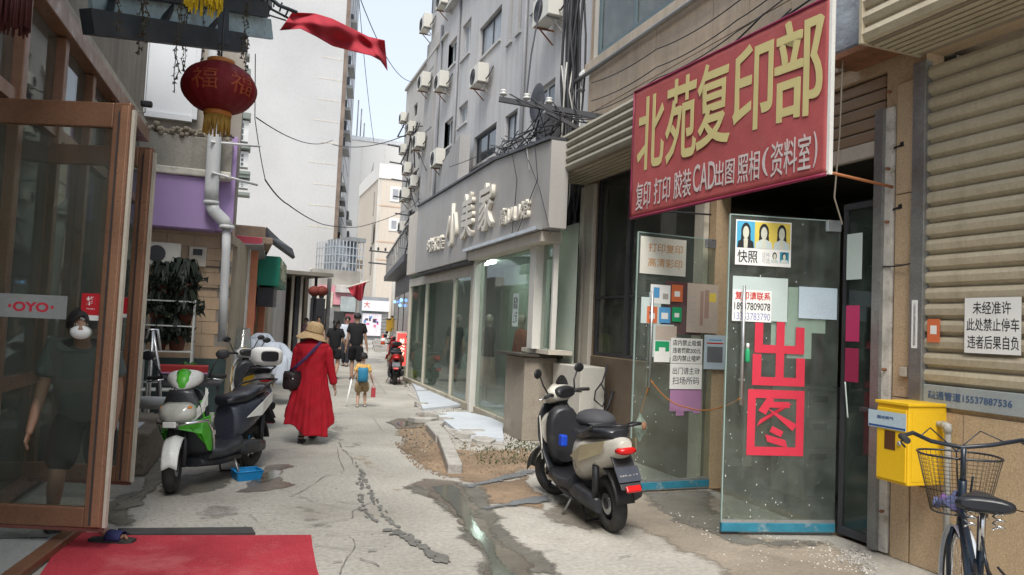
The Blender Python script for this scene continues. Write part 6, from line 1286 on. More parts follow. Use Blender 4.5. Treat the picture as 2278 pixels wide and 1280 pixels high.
tag(MB().box(-.9, .9, -.5, .5, -.04, .04).build('hanging_sign', mat('faded pink sign', (.55, .25, .28), .6), M=Matrix.Translation(PYp(746, 657, 40)) @ Matrix.Rotation(PI/2, 4, 'X')), 'faded pink sign board hanging below the caged balconies', 'sign')
# lane clutter, left and middle background
lb2 = thing('lane_shops', 'jumble of pale shop fronts and awnings beyond the passage', 'building', Plane((4.6, 40), (7.6, 40)).M()); rnd = random.Random(12)
MB().box(-1, 1.5, 0, 4.2, -2, -.05).build('wall', mat('grimy lower wall', (.30, .28, .25)), lb2)
for k, (x, y, w_, h, c) in enumerate([(-.9, 2.1, 1.0, .9, (.50, .47, .38)), (.5, 2.0, .8, .8, (.32, .36, .36)), (.2, 1.0, .5, 1.0, (.03, .03, .03)), (.8, .6, .5, 1.3, (.25, .08, .09)), (-.2, .4, .4, 1.8, (.2, .2, .2)), (.2, 3.0, 1.1, .4, (.45, .43, .40)), (-.8, .4, .8, 1.6, (.06, .05, .05))]): MB().box(x, x+w_, y, y+h, 0, .1+.08*(k % 3)).build('shop_panel', mat('lane panel%d' % k, c, .8, .2, 3), lb2, bevel=.02)
# second small flag
fg2 = thing('red_flag', 'small red flag drooping from a rod above the far lane', 'flag'); fs = [(775, 638), (818, 626), (798, 665)]
def f2(a, b): A = (775*(1-a)+818*a, 640*(1-a)+627*a); B = (775*(1-a)+812*a, 646*(1-a)+632*a); t_ = math.sin(a*PI)**.8; y = A[1]+(38 if a < .6 else 38)*b*t_*(1-.25*a)+2*b; r = ray(A[0]+b*8*math.sin(a*4), y); return EYEV+r*((27+.2*math.sin(a*14+b*3))/r.dot(CF))
MB().grid(f2, 30, 12).build('flag_cloth', mat('red flag cloth', (.55, .045, .05)), fg2, solid=.01); MB().tube([fp(770, 641, 27), fp(822, 625, 27)], .03, 5).build('flag_rod', m_cream, fg2)
# utility pole with crossarms at the lane end
pb = G(872, 752); up_ = thing('utility_pole', 'slim concrete utility pole with crossarms at the end of the lane', 'utility pole', Mi(pb.x*.6, pb.y*.6, 0)); dpp = Vector((pb.x*.6, pb.y*.6, 0)).dot(CF); hp = (CY and (713-548)/FPX*dpp+1.6)
MB().tube([(0, 0, 0), (-.08, 0, hp)], [.16, .09], 12).build('pole_shaft', mat('pole concrete', (.42, .40, .36), .9), up_)
for k, z in enumerate((hp-.3, hp-1.0)): MB().bar((-1.6, 0, z), (.5, 0, z-.05), .08).build('crossarm', m_dark, up_)
for k in range(5): MB().lathe([(.05, 0), (.07, .12), (.03, .2)], 8, (-1.5+.42*k, 0, hp-.25)).build('insulator', m_dark, up_)
for k, (x, lab) in enumerate(((866, 'yellow electrical box on the lane beside the pole, left one'), (876, 'larger yellow box on the utility pole'))): p = fp(x, 724 if k == 0 else 718, 33); q = thing('yellow_box', lab, 'box', Matrix.Translation(p)); MB().box(-.13, .13, -.1, .1, -.28, .26).build('box_body', mat('dull yellow', (.50, .30, .04), .6), q, bevel=.02); MB().box(-.14, .14, -.12, .12, .26, .3).build('box_lid', m_dark, q)
p = G(852, 757); cn2 = thing('traffic_cone', 'small orange and white traffic cone at the lane end', 'traffic cone', Mi(p.x*.75, p.y*.75, 0)); MB().box(-.22, .22, -.22, .22, 0, .05).build('cone_base', m_black, cn2); MB().lathe([(.17, .05), (.03, .8)], 14).build('cone_body', mat('cone orange', (.6, .08, .04), .6), cn2); MB().lathe([(.125, .33), (.085, .52)], 14, (0, 0, 0)).build('cone_band', m_inkw, cn2)
# rubble heap / pallets further along the right side
hp_ = MB(); rnd = random.Random(31)
for k in range(70):
    p = G(rnd.uniform(838, 880), rnd.uniform(752, 785)); s_ = rnd.uniform(.1, .45); hp_.box(p.x-s_, p.x+s_, p.y-s_*.5, p.y+s_*.5, 0, rnd.uniform(.04, .22))
hp_.build('broken_paving', m_kerb, kind='stuff')
# red light box sign
p = G(893, 835); ls = thing('light_box_sign', 'glowing red light box sign standing by the fashion shop corner', 'sign', Mi(PYp(893, 770, 21.5).x, 21.5, 0, -.05)); zt2 = PYp(893, 738, 21.5).z; zb2 = PYp(893, 800, 20.6).z
MB().box(-.17, .17, -.06, .06, .3, zt2).build('sign_frame', mat('white frame', (.62, .60, .55)), ls, bevel=.01); f_ = MB().box(-.145, .145, -.075, -.061, .34, zt2-.05).build('lit_panel', mat('lit red', (.5, .02, .02), .5, emit=(1, .06, .05, .7)), ls); put('lettering', text_mesh('美\n容', .17, .5, mat('lit pale', (.8, .5, .4), .5, emit=(1, .55, .4, .8)), .004, .02), f_, M=Matrix.Translation((-.085, -.077, zt2-.7)) @ Matrix.Rotation(PI/2, 4, 'X'))
for x in (-.14, .14): MB().box(x-.02, x+.02, -.15, .15, 0, .3).build('leg', m_metal, ls)
# yellow green jug by the corner, round fan vents etc.
p = G(922, 848); jg = thing('jug', 'yellow green plastic jug standing by the shop plinth', 'jug', Mi(p.x-.1, p.y, 0)); MB().lathe([(.17, 0), (.19, .03), (.19, .28), (.12, .34), (.05, .36)], 16).build('jug_body', mat('lime plastic', (.35, .38, .02), .5), jg); MB().tube([(-.1, 0, .3), (-.08, 0, .42), (.08, 0, .42), (.1, 0, .3)], .015, 6).build('jug_handle', m_black, jg)
# ------------------------------------------------------------------ vehicles
def tyre(mb_, c, R, w, mi=0, n=32):
    pr = []
    for k in range(9): a = PI*k/8; pr.append((R-w*.62+w*.62*math.sin(a)**.55, -w/2*math.cos(a)))
    pr = [(R-w*.8, -w*.34)]+pr+[(R-w*.8, w*.34), (R-w*.8, -w*.34)]
    mb_.lathe(pr, n, c, axis='y', mi=mi, caps=False)
def sect(x, zc, hw, hh, n=20, ex=2.4, yc=0, top=None):
    out_ = []
    for j in range(n):
        a = 2*PI*j/n; ca, sa = math.cos(a), math.sin(a)
        out_.append((x, yc+hw*math.copysign(abs(ca)**(2/ex), ca), zc+hh*math.copysign(abs(sa)**(2/ex), sa)))
    return out_
def loft_o(name, secs, m, parent, n=20, ex=2.4, **k):
    return MB().loft([sect(*s[:4], n=n, ex=ex, yc=(s[4] if len(s) > 4 else 0)) for s in secs]).build(name, m, parent, **k)
m_chr = mat('chrome', (.6, .6, .6), .2, .1, 5, metal=1); m_seat = mat('black vinyl seat', (.015, .016, .02), .35, .2, 6); m_lens = mat('clear headlight lens', (.50, .50, .44), .12, .1, 12, spec=.8)
def scooter(name, label, loc, ang, body, accent, trim, steer=0, windshield=False, box=None, guard=False, plate=None, rack=True, lean=0, cat='scooter', grp='scooters and mopeds parked in the alley', spats=False, apron=None, fender=None, rear=None, bigcowl=False):
    """x forward, z up, wheels on the ground; wheelbase 1.28"""
    t = thing(name, label, cat, Matrix.Translation(loc) @ Matrix.Rotation(ang, 4, 'Z') @ Matrix.Rotation(lean, 4, 'X'), grp); R = .225
    apron = apron or body
    # wheels
    for x, w_, st in ((.66, .085, steer), (-.62, .10, 0)):
        M_ = Matrix.Translation((x, 0, R)) @ Matrix.Rotation(st, 4, 'Z'); wh = thing_part('wheel', t, M_)
        mb_ = MB(); tyre(mb_, (0, 0, 0), R, w_*1.15); mb_.build('tyre', m_rubber, wh); mb_ = MB()
        mb_.lathe([(.145, -.03), (.15, -.034), (.155, -.03), (.155, .03), (.15, .034), (.145, .03), (.145, -.03)], 28, axis='y', caps=False)
        for k in range(6): a = PI*k/3; mb_.bar((.03*math.cos(a), 0, .03*math.sin(a)), (.148*math.cos(a), 0, .148*math.sin(a)), .028, .022, up=(0, 1, 0))
        mb_.lathe([(.04, -.045), (.045, .045)], 14, axis='y'); mb_.build('rim', m_dark if body[0] > .3 or True else m_alu, wh); MB().lathe([(.085, .036), (.085, .040)], 20, axis='y').build('brake_disc', m_alu, wh)
    # front fork + fender (steered)
    fk = thing_part('fork', t, Matrix.Translation((.60, 0, 0)) @ Matrix.Rotation(steer, 4, 'Z') @ Matrix.Translation((-.60, 0, 0)))
    mb_ = MB()
    for s in (-1, 1): mb_.tube([(.66, s*.065, .22), (.60, s*.07, .44), (.56, s*.05, .55)], [.022, .026, .024], 8)
    mb_.build('fork_leg', m_black, fk, kind='stuff'); mb_ = MB()
    def fn(a, b): an = .05*PI+.78*PI*a; rr = R+.035+.02*math.sin(PI*a); y = (b-.5)*.15*(1-.35*abs(a-.45)); return (.66+rr*math.cos(an), y, .225+rr*math.sin(an)-.25*abs(b-.5)*.12*2)
    mb_.grid(fn, 16, 8); mb_.build('front_fender', mat('fender paint %.2f %.2f' % (fender or body)[:2], fender or body, .35), fk, solid=.006)
    bm_ = mat('scooter paint %.2f %.2f %.2f' % body, body, .34, .08, 3, .05, 30, spots=.32, spotcol=(.25, .22, .18)); am_ = mat('scooter paint %.2f %.2f %.2f' % (accent or body), accent or body, .32, .06, 3, .03, 30); ap_ = mat('scooter paint %.2f %.2f %.2f' % apron, apron, .32, .06, 3, .03, 30); rm_ = bm_ if not rear else mat('scooter rear %.2f' % rear[0], rear, .3); tm_ = mat('scooter trim %.3f' % trim[0], trim, .45, .15, 5, .05, 40, spots=.25, spotcol=(.12, .11, .09))
    # leg shield: curved panel from headstock to floor
    def shield(a, b): z = .30+.60*a; x = .34+.20*a+.05*math.sin(a*PI); hw = .20*(1-.15*abs(a-.5)*2)*(1 if a < .8 else 1-(a-.8)*1.6); y = (b-.5)*2*hw; return (x+.07*(1-(2*b-1)**2), y, z)
    MB().grid(shield, 14, 12).build('leg_shield', ap_, t, solid=.014)
    loft_o('inner_shield', [(.30, .62, .13, .24), (.36, .62, .17, .28), (.40, .64, .16, .26)], tm_, t)
    # nose with headlamp
    loft_o('front_cowl', [(.47, .66, .175, .17), (.53, .68, .165, .155), (.60, .68, .13, .11), (.66, .665, .07, .05), (.675, .66, .03, .02)], bm_, t, ex=2.2)
    loft_o('headlight', [(.61, .70, .10, .05), (.645, .695, .085, .042), (.675, .69, .04, .02)], m_lens, t)
    for s in (-1, 1): MB().add([(.50, s*.176, .80), (.62, s*.12, .72), (.60, s*.142, .56), (.46, s*.186, .40), (.44, s*.19, .55)], [(0, 1, 2, 3, 4)]).build('side_flash', am_, t, solid=.012); MB().ball((.60, s*.135, .74), (.05, .025, .022), 10, 6).build('turn_signal', mat('amber lens', (.6, .2, .02), .2), t)
    if bigcowl:
        loft_o('nose_lens', [(.585, .70, .185, .10), (.645, .69, .155, .085), (.695, .675, .085, .045), (.71, .67, .03, .015)], m_lens, t, ex=2.6)
        for s in (-1, 1):
            MB().loft([[(.66, s*.06, .60), (.67, s*.06, .63), (.60, s*.16, .66), (.58, s*.165, .62)], [(.60, s*.16, .64), (.60, s*.16, .70), (.50, s*.20, .76), (.49, s*.205, .70)], [(.44, s*.20, .76), (.44, s*.20, .86), (.40, s*.15, .92), (.40, s*.17, .84)]], smooth=False).build('shoulder_panel', bm_, t, bevel=.006)
            MB().loft([[(.65, s*.05, .55), (.67, s*.06, .60), (.58, s*.18, .62), (.56, s*.18, .56)], [(.54, s*.205, .50), (.50, s*.215, .64), (.42, s*.22, .66), (.44, s*.215, .50)], [(.44, s*.20, .34), (.46, s*.205, .40), (.38, s*.21, .42), (.38, s*.205, .32)]], smooth=False).build('green_side_panel', am_, t, bevel=.006)
    # floor and underbody
    loft_o('floorboard', [(.36, .285, .17, .055), (.1, .27, .19, .05), (-.16, .29, .19, .065), (-.22, .33, .17, .08)], tm_, t, ex=3.5)
    loft_o('belly', [(.40, .22, .12, .04), (.1, .19, .15, .045), (-.25, .2, .14, .06)], tm_, t, ex=3)
    # rear body, seat, tail
    loft_o('rear_body', [(-.16, .50, .10, .20), (-.24, .53, .16, .20), (-.45, .58, .185, .165), (-.70, .65, .155, .125), (-.88, .71, .09, .08), (-.97, .74, .04, .035)], rm_, t, ex=2.5)
    for s in (-1, 1):
        MB().add([(-.26, s*.186, .56), (-.55, s*.205, .70), (-.86, s*.135, .775), (-.82, s*.150, .67), (-.50, s*.212, .56)], [(0, 1, 2, 3, 4)]).build('side_flash', (bm_ if bigcowl else am_) if accent else mat('gold film', (.34, .29, .18), .4, .1, 3), t, solid=.01)
    loft_o('seat', [(-.10, .725, .07, .03), (-.18, .745, .13, .05), (-.36, .745, .15, .055), (-.50, .775, .15, .05), (-.56, .80, .155, .055), (-.74, .815, .14, .045), (-.86, .81, .07, .03)], m_seat, t, ex=2.8)
    if rack:
        mb_ = MB()
        for s in (-1, 1): mb_.tube([(-.55, s*.15, .80), (-.75, s*.17, .87), (-.98, s*.12, .90), (-1.02, 0, .90)], .012, 7)
        mb_.build('grab_rail', m_black, t, kind='stuff')
    loft_o('tail_light', [(-.93, .70, .085, .03), (-.975, .70, .075, .028), (-.99, .70, .04, .012)], mat('red lens', (.5, .01, .01), .2), t)
    # rear fender + plate
    def rf(a, b): an = PI*(.35+.62*a); rr = R+.05; return (-.62+rr*math.cos(an), (b-.5)*.16, .235+rr*math.sin(an)+.02)
    mb_ = MB(); mb_.grid(rf, 12, 6); mb_.build('rear_fender', m_black, t, solid=.006)
    mb_ = MB(); mb_.bar((-.84, 0, .66), (-1.02, 0, .42), .17, .02); mb_.build('plate_holder', m_black, t, bevel=.005)
    MB().bar((-.93, 0, .575), (-1.005, 0, .475), .19, .008).build('number_plate', mat('dark plate', (.03, .035, .05), .4) if plate != 'white' else m_paper, t)
    MB().bar((-1.03, 0, .45), (-1.06, 0, .41), .12, .03).build('reflector', mat('red lens', (.5, .01, .01)), t, bevel=.008)
    # drive unit, shock, exhaust/motor cover
    loft_o('drive_cover', [(-.16, .26, .05, .05, .13), (-.3, .26, .06, .075, .13), (-.5, .245, .05, .07, .135), (-.68, .23, .03, .055, .13)], tm_, t)
    loft_o('muffler', [(-.28, .24, .03, .03, -.14), (-.38, .25, .055, .06, -.15), (-.72, .31, .06, .065, -.155), (-.80, .325, .04, .04, -.155)], m_black, t)
    MB().tube([(-.62, .13, .26), (-.66, .13, .55)], .028, 10).build('shock_absorber', m_black, t)
    # stand
    mb_ = MB(); mb_.tube([(-.12, .12, .2), (-.08, .22, .015)], .012, 7); mb_.build('side_stand', m_metal, t); mb_ = MB(); mb_.tube([(-.25, -.12, .2), (-.32, -.14, .02), (-.32, .1, .02), (-.25, .1, .2)], .012, 6); mb_.build('centre_stand', m_black, t)
    # handlebar assembly
    hb = thing_part('handlebar', t, Matrix.Translation((.50, 0, 0)) @ Matrix.Rotation(steer, 4, 'Z') @ Matrix.Translation((-.50, 0, 0)))
    loft_o('cowl', [(.38, .99, .09, .05), (.43, 1.0, .16, .075), (.50, .99, .145, .085), (.57, .955, .09, .06), (.61, .93, .04, .025)], bm_, hb); loft_o('cowl_flash', [(.52, 1.01, .07, .075), (.585, .965, .055, .052), (.618, .935, .025, .02)], am_, hb)
    loft_o('dash', [(.36, 1.0, .11, .04), (.375, 1.01, .13, .05), (.42, 1.02, .13, .05)], m_black, hb)
    MB().tube([(.44, 0, .72), (.46, 0, .95)], .05, 10).build('steering_neck', m_black, hb)
    for s in (-1, 1):
        MB().tube([(.44, s*.12, .99), (.40, s*.22, 1.01), (.36, s*.34, 1.0)], .017, 8).build('grip', m_rubber, hb); MB().tube([(.45, s*.18, .99), (.44, s*.33, .97)], .007, 5).build('brake_lever', m_chr, hb)
        MB().tube([(.43, s*.20, 1.0), (.46, s*.24, 1.1), (.45, s*.29, 1.19)], .008, 6).build('mirror_stalk', m_black, hb)
        m2 = MB(); m2.ball((0, 0, 0), (.018, .065, .045), 14, 8); mi_ = m2.build('mirror', m_black, hb, M=Matrix.Translation((.45, s*.32, 1.21)) @ Matrix.Rotation(s*.15, 4, 'Z')); MB().ball((-.012, 0, 0), (.010, .056, .037), 14, 8).build('mirror_glass', m_chr, mi_) if False else None
    if windshield:
        def ws(a, b): return (.56-.22*a+.03*math.cos((b-.5)*PI), (b-.5)*.34*(1-.25*a), 1.0+.36*a)
        MB().grid(ws, 10, 10).build('windscreen', glass('screen plastic', (.55, .57, .55), .25), hb, solid=.005)
    if guard:
        mb_ = MB()
        for s in (-1, 1): mb_.tube([(.70, s*.03, .60), (.66, s*.15, .61), (.52, s*.255, .62), (.47, s*.27, .52), (.40, s*.24, .36), (.36, s*.18, .30)], .014, 8)
        mb_.build('crash_guard', m_chr, t, kind='stuff'); MB().box(.695, .72, -.06, .06, .575, .625).build('guard_plate', m_paper, t, bevel=.005)
    if box:
        bx_ = loft_o('top_box', [(-1.12, 1.03, .13, .09), (-1.07, 1.03, .19, .125), (-.85, 1.03, .20, .13), (-.72, 1.03, .175, .115), (-.68, 1.03, .1, .08)], m_paper if box == 'white' else m_black, t, ex=3.5); loft_o('box_panel', [(-1.145, 1.04, .11, .065), (-1.10, 1.04, .13, .075)], m_black, bx_, ex=4)
    return t
def thing_part(name, parent, M_):
    o = bpy.data.objects.new(name, None); COL.objects.link(o); o.empty_display_size = .05; o.parent = parent; o.matrix_basis = M_; return o
def face(a, b): return math.atan2(b[1]-a[1], b[0]-a[0])
# green and white scooter, front left; wheel contact points on the road
fwp, rwp = G(378, 1100), G(560, 1050)
def place2(front, ang, back=.66): return Vector((front.x-back*math.cos(ang), front.y-back*math.sin(ang), 0))
ang1 = math.radians(-121)
gsc = scooter('scooter', 'green and white scooter with clear nose parked front on beside the copper door', place2(G(382, 1097), ang1), ang1, (.62, .62, .58), (.08, .42, .03), (.03, .032, .036), steer=.42, guard=True, windshield=False, lean=.06, apron=(.045, .047, .05), fender=(.66, .66, .62), rear=(.04, .045, .06), bigcowl=True)
# white scooter behind it, seen from the rear, with top box
ang2 = math.radians(101)
sc2 = scooter('scooter', 'white scooter with a white top box standing behind the green one', G(572, 950)+Vector((math.cos(ang2)*.62, math.sin(ang2)*.62, 0)), ang2, (.55, .55, .53), (.5, .30, .02), (.03, .03, .03), steer=.2, box='white', windshield=False)
ang2b = math.radians(-112); sc3 = scooter('scooter', 'scooter wrapped in pale blue covers just beyond the white one', G(540, 905)+Vector((.1, .6, 0)), ang2b, (.50, .53, .58), None, (.03, .03, .04), steer=.3, windshield=True)
cv = thing('scooter_cover', 'crumpled pale blue rain cover thrown over the handlebars of the parked scooters', 'cover', Matrix.Translation(sc3.location+Vector((.12, .1, .95)))); m_cov = mat('pale blue cover', (.40, .44, .50), .6, .1, 5, bump=.6, bscale=12)
rnd = random.Random(2)
for nm, off, sx in (('cover_fold', (-.15, -.3, .0), .34), ('cover_fold', (.25, -.15, -.05), .38), ('cover_fold', (.05, .2, .1), .3), ('cover_fold', (.4, -.4, -.28), .28)):
    def cf(a, b, o_=off, s_=sx): th_ = 2*PI*b; r = s_*(.15+.85*a**.8)*(1+.16*math.sin(5*th_+a*4)+.08*math.sin(9*th_)); return (o_[0]+r*math.cos(th_), o_[1]+r*.75*math.sin(th_), o_[2]+.22-.42*a*a*(1+.25*math.sin(3*th_)))
    MB().grid(cf, 10, 36).build(nm, m_cov, cv, solid=.006)
# rear seen cream and black scooter at right
rwr = G(1362, 1182); ang3 = math.radians(87)
rsc = scooter('scooter', 'cream and black scooter with gold side panels parked by the copy shop doors', rwr+Vector((math.cos(ang3)*.62, math.sin(ang3)*.62, 0)), ang3, (.52, .49, .42), None, (.025, .026, .03), steer=.55, lean=-.10, apron=(.03, .032, .036), fender=(.05, .05, .05))
seatbag = thing('seat_cover_cap', 'dark cap resting on the seat rack of the cream scooter', 'cap', Matrix.Translation(rsc.location+Vector((.02, -.15, .83)))); MB().ball((0, 0, 0), (.17, .2, .09), 18, 10).build('cap_dome', mat('dark grey cloth', (.05, .05, .055), .8), seatbag); MB().ball((0, -.16, -.02), (.15, .12, .015), 16, 6).build('cap_brim', mat('dark grey cloth', (.05, .05, .055)), seatbag)
pl3 = [c for c in rsc.children if c.name.startswith('number_plate')][0]; put('lettering', text_mesh('MR4·12', .15, .035, m_paper, .001, .01), pl3, M=Matrix.Translation((-.97, .075, .50)) @ Matrix(((0, -.6, -.8), (-1, 0, 0), (0, .8, -.6))).to_4x4())
bc_ = [G(0, 0)]; tag(MB().box(-.03, .03, -.04, .04, -.05, .05).build('blue_tag', mat('bright blue', (.01, .06, .5), .5), M=Matrix.Translation(rsc.location+Vector((-.14, .16, .60))), bevel=.012), 'small bright blue pouch hooked on the cream scooter leg shield', 'pouch')
# distant ones
for (px, py, a_, b_, ac, lab, kw) in [(655, 792, 60, (.45, .45, .42), None, 'grey scooter standing by the dark passage posts', {}), (878, 856, 80, (.35, .02, .02), None, 'red and black moped parked by the fashion shop far corner', dict(apron=(.02, .02, .02))), (893, 822, 95, (.5, .05, .05), (.6, .6, .58), 'red and white moped behind the red and black one', {})]:
    p = G(px, py); a2 = math.radians(a_); scooter('scooter', lab, p+Vector((math.cos(a2)*.62, math.sin(a2)*.62, 0)), a2, b_, ac, (.03, .03, .03), steer=.3, **kw)
# blue trays on the ground
for (x0, y0, w_, h_, lab, z) in [(552, 985, .22, .2, 'bright blue plastic bin on the road behind the green scooter', 0), (548, 1058, .25, .09, 'blue plastic tray on the wet road under the green scooter', 0)]:
    p = G(x0, y0+8); t = thing('blue_tray', lab, 'tray', Mi(p.x, p.y, 0, .3)); m_ = MB(); m_.add([(-w_*.42, -w_*.35, 0), (w_*.42, -w_*.35, 0), (w_*.42, w_*.35, 0), (-w_*.42, w_*.35, 0), (-w_*.5, -w_*.42, h_), (w_*.5, -w_*.42, h_), (w_*.5, w_*.42, h_), (-w_*.5, w_*.42, h_)], [(3, 2, 1, 0), (0, 1, 5, 4), (1, 2, 6, 5), (2, 3, 7, 6), (3, 0, 4, 7)]); m_.build('tray_shell', mat('blue plastic', (.01, .20, .45), .45, .08, 4), t, solid=.006)
    m_ = MB(); m_.tube([(-w_*.5, -w_*.42, h_), (w_*.5, -w_*.42, h_), (w_*.5, w_*.42, h_), (-w_*.5, w_*.42, h_), (-w_*.5, -w_*.42, h_)], .008, 6); m_.build('rim', mat('blue plastic', (.01, .2, .45)), t)
# ------------------------------------------------------------------ bicycle
sp = ray(2184, 1120); SP = EYEV+sp*(3.2/sp.dot(CF)); hd = ray(2140, 985); HP = EYEV+hd*(3.85/hd.dot(CF))
angb = math.atan2(HP.y-SP.y, HP.x-SP.x)
bike = thing('bicycle', 'black city bicycle with wire basket leaning at the tan wall below the shutter', 'bicycle', Mi(SP.x, SP.y, 0, angb) @ Matrix.Rotation(.0, 4, 'X'))
m_bk = mat('black enamel', (.015, .02, .028), .3, .1, 4); m_navy = mat('navy enamel', (.010, .018, .030), .3); BR = .33; fx, rx_ = .72, -.40
sz = SP.z; hx = (HP-SP).to_2d().length; hz_ = HP.z
for x, st in ((fx, .10), (rx_, 0)):
    wh = thing_part('wheel', bike, Matrix.Translation((x, 0, BR)) @ Matrix.Rotation(st, 4, 'Z')); m_ = MB(); tyre(m_, (0, 0, 0), BR, .042, n=44); m_.build('tyre', m_rubber, wh)
    m_ = MB(); m_.lathe([(BR-.045, -.014), (BR-.03, -.016), (BR-.03, .016), (BR-.045, .014), (BR-.045, -.014)], 44, axis='y', caps=False); m_.build('rim', m_chr, wh)
    m_ = MB()
    for k in range(28): a = 2*PI*k/28; m_.tube([(.02*math.cos(a+.6), (-1)**k*.03, .02*math.sin(a+.6)), ((BR-.04)*math.cos(a), 0, (BR-.04)*math.sin(a))], .0012, 3)
    m_.build('spokes', m_chr, wh, kind='stuff'); MB().lathe([(.016, -.05), (.022, -.035), (.016, 0), (.022, .035), (.016, .05)], 12, axis='y').build('hub', m_chr, wh)
    def fd(a, b, x=x): an = (-.02+1.05*a)*PI if x > 0 else (.0+1.0*a)*PI; rr = BR+.022; bb = (b-.5)*2; return (rr*math.cos(an)*(1-.012*bb*bb), bb*.034, rr*math.sin(an)-.014*bb*bb)
    MB().grid(fd, 26, 8).build('mudguard', mat('silver mudguard', (.58, .62, .68), .35, .1, 5, metal=.4), wh, solid=.003)
T = lambda pts, r, nm, m=m_bk, par=bike: MB().tube(pts, r, 8).build(nm, m, par)
bb = (.10, 0, .29); T([bb, (0, 0, sz-.06)], .016, 'seat_tube', m_navy); T([bb, (hx-.03, 0, .72)], .019, 'down_tube', m_navy); T([(.03, 0, .52), (hx-.02, 0, .78)], .015, 'top_tube', m_navy); T([(hx-.05, 0, .92), (hx+.01, 0, .66)], .02, 'head_tube', m_navy)
for s in (-1, 1): T([bb, (rx_, s*.06, BR)], .009, 'chain_stay', m_navy); T([(.02, s*.02, .68), (rx_, s*.06, BR)], .008, 'seat_stay', m_navy); T([(hx+.01, s*.035, .66), (hx+.05, s*.05, .55), (fx, s*.05, BR)], .012, 'fork_blade', m_navy)
T([(hx-.05, 0, .9), (hx-.07, 0, hz_-.02)], .013, 'stem', m_bk); T([(0, 0, sz-.2), (-.02, 0, sz-.03)], .012, 'seat_post', m_chr)
hb = thing_part('handlebar', bike, Matrix.Translation((hx-.07, 0, hz_)) @ Matrix.Rotation(.22, 4, 'Z'))
MB().tube([(-.26, .34, .03), (-.14, .33, .035), (-.04, .25, .045), (.04, .14, .0), (.03, 0, -.02), (.04, -.14, .0), (-.04, -.25, .045), (-.14, -.33, .035), (-.26, -.34, .03)], .011, 8).build('bar', m_bk, hb)
for s in (-1, 1): MB().tube([(-.14, s*.33, .035), (-.27, s*.34, .03)], .017, 10).build('grip', m_rubber, hb); MB().tube([(.0, s*.26, .03), (-.05, s*.31, -.005), (-.2, s*.33, -.01)], .005, 5).build('brake_lever', m_bk, hb); MB().tube([(.02, s*.2, .02), (.12, s*.12, .06), (.1, 0, -.05), (.06, 0, -.3)], .004, 5).build('brake_cable', m_bk, hb)
cr_ = thing_part('crank', bike, Matrix.Translation((.10, 0, .29)))
MB().lathe([(.085, -.052), (.088, -.048), (.085, -.044)], 28, axis='y').build('chainring', m_chr, cr_); MB().tube([(0, -.06, 0), (.12, -.065, -.11)], .009, 6).build('crank_arm', m_chr, cr_); MB().tube([(0, .06, 0), (-.12, .065, .11)], .009, 6).build('crank_arm', m_chr, cr_)
for x, y, z in ((.12, -.12, -.11), (-.12, .12, .11)): MB().box(x-.04, x+.04, y-.045, y+.045, z-.012, z+.012).build('pedal', m_rubber, cr_, bevel=.004)
# saddle
def sad(a, b): x = -.14+.28*a; w_ = .105*(1-a)**.55+.022 if a > .0 else .105; w_ = .12*max(0, 1-a*1.05)**.6+.022; th_ = PI*b; return (x, w_*math.cos(th_), .04*math.sin(th_)**.6+(.012 if a < .15 else 0)-.01)
ss = []
for i in range(13):
    a = i/12; x = -.12+.25*a; w_ = (.098*max(0, 1-a)**.8+.020)*(1 if i not in (0,) else .75); hh = .034 if 0 < i < 12 else .018; ss.append(sect(x, 0+.012*(1-a), w_, hh, 18, 2.6))
MB().loft(ss).build('saddle', m_seat, bike, M=Matrix.Translation((0, 0, sz+.0)))
for s in (-1, 1): MB().tube([(-.09+.022*math.sin(k*.9), s*.05+.022*math.cos(k*.9), sz-.09+.004*k) for k in range(18)], .004, 5).build('saddle_spring', m_chr, bike)
# rear rack
m_ = MB(); rz = .70
for y in (-.07, 0, .07): m_.tube([(-.14, y*.6, rz), (-.55, y, rz)], .006, 6)
m_.tube([(-.55, -.08, rz), (-.55, .08, rz)], .006, 6); m_.tube([(-.3, -.07, rz), (-.3, .07, rz)], .005, 6); m_.build('rack_deck', m_bk, bike, kind='stuff')
for s in (-1, 1): T([(-.5, s*.08, rz), (-.44, s*.085, .5), (rx_, s*.07, BR+.01)], .006, 'rack_stay')
MB().tube([(-.14, .0, rz), (-.02, 0, sz-.14)], .006, 5).build('rack_link', m_bk, bike)
MB().ball((-.80, 0, .62), (.015, .03, .03), 10, 8).build('reflector', mat('red lens', (.5, .01, .01)), bike)
# basket of wire
bk = thing_part('basket', bike, Matrix.Translation((hx+.12, 0, hz_-.38)) @ Matrix.Rotation(.12, 4, 'Z'))
def bring(z): f = z/.30; return .10+.06*f, .13+.065*f
m_ = MB(); 
for k in range(40):
    a = 2*PI*k/40; r0, r1 = bring(0), bring(.30); ex = lambda v: math.copysign(abs(v)**.75, v); m_.tube([(r0[0]*ex(math.cos(a)), r0[1]*ex(math.sin(a)), 0), (r1[0]*ex(math.cos(a)), r1[1]*ex(math.sin(a)), .30)], .0014, 3)
for k in range(14):
    z = .021*k; r = bring(z); m_.tube([(r[0]*math.copysign(abs(math.cos(a))**.75, math.cos(a)), r[1]*math.copysign(abs(math.sin(a))**.75, math.sin(a)), z) for a in [2*PI*j/32 for j in range(33)]], .0012, 3, caps=False)
for k in range(9): y = -.12+.03*k; m_.tube([(-.1, y, 0), (.1, y, 0)], .0014, 3)
m_.build('wire_mesh', mat('rusty wire', (.07, .055, .035), .6), bk, kind='stuff')
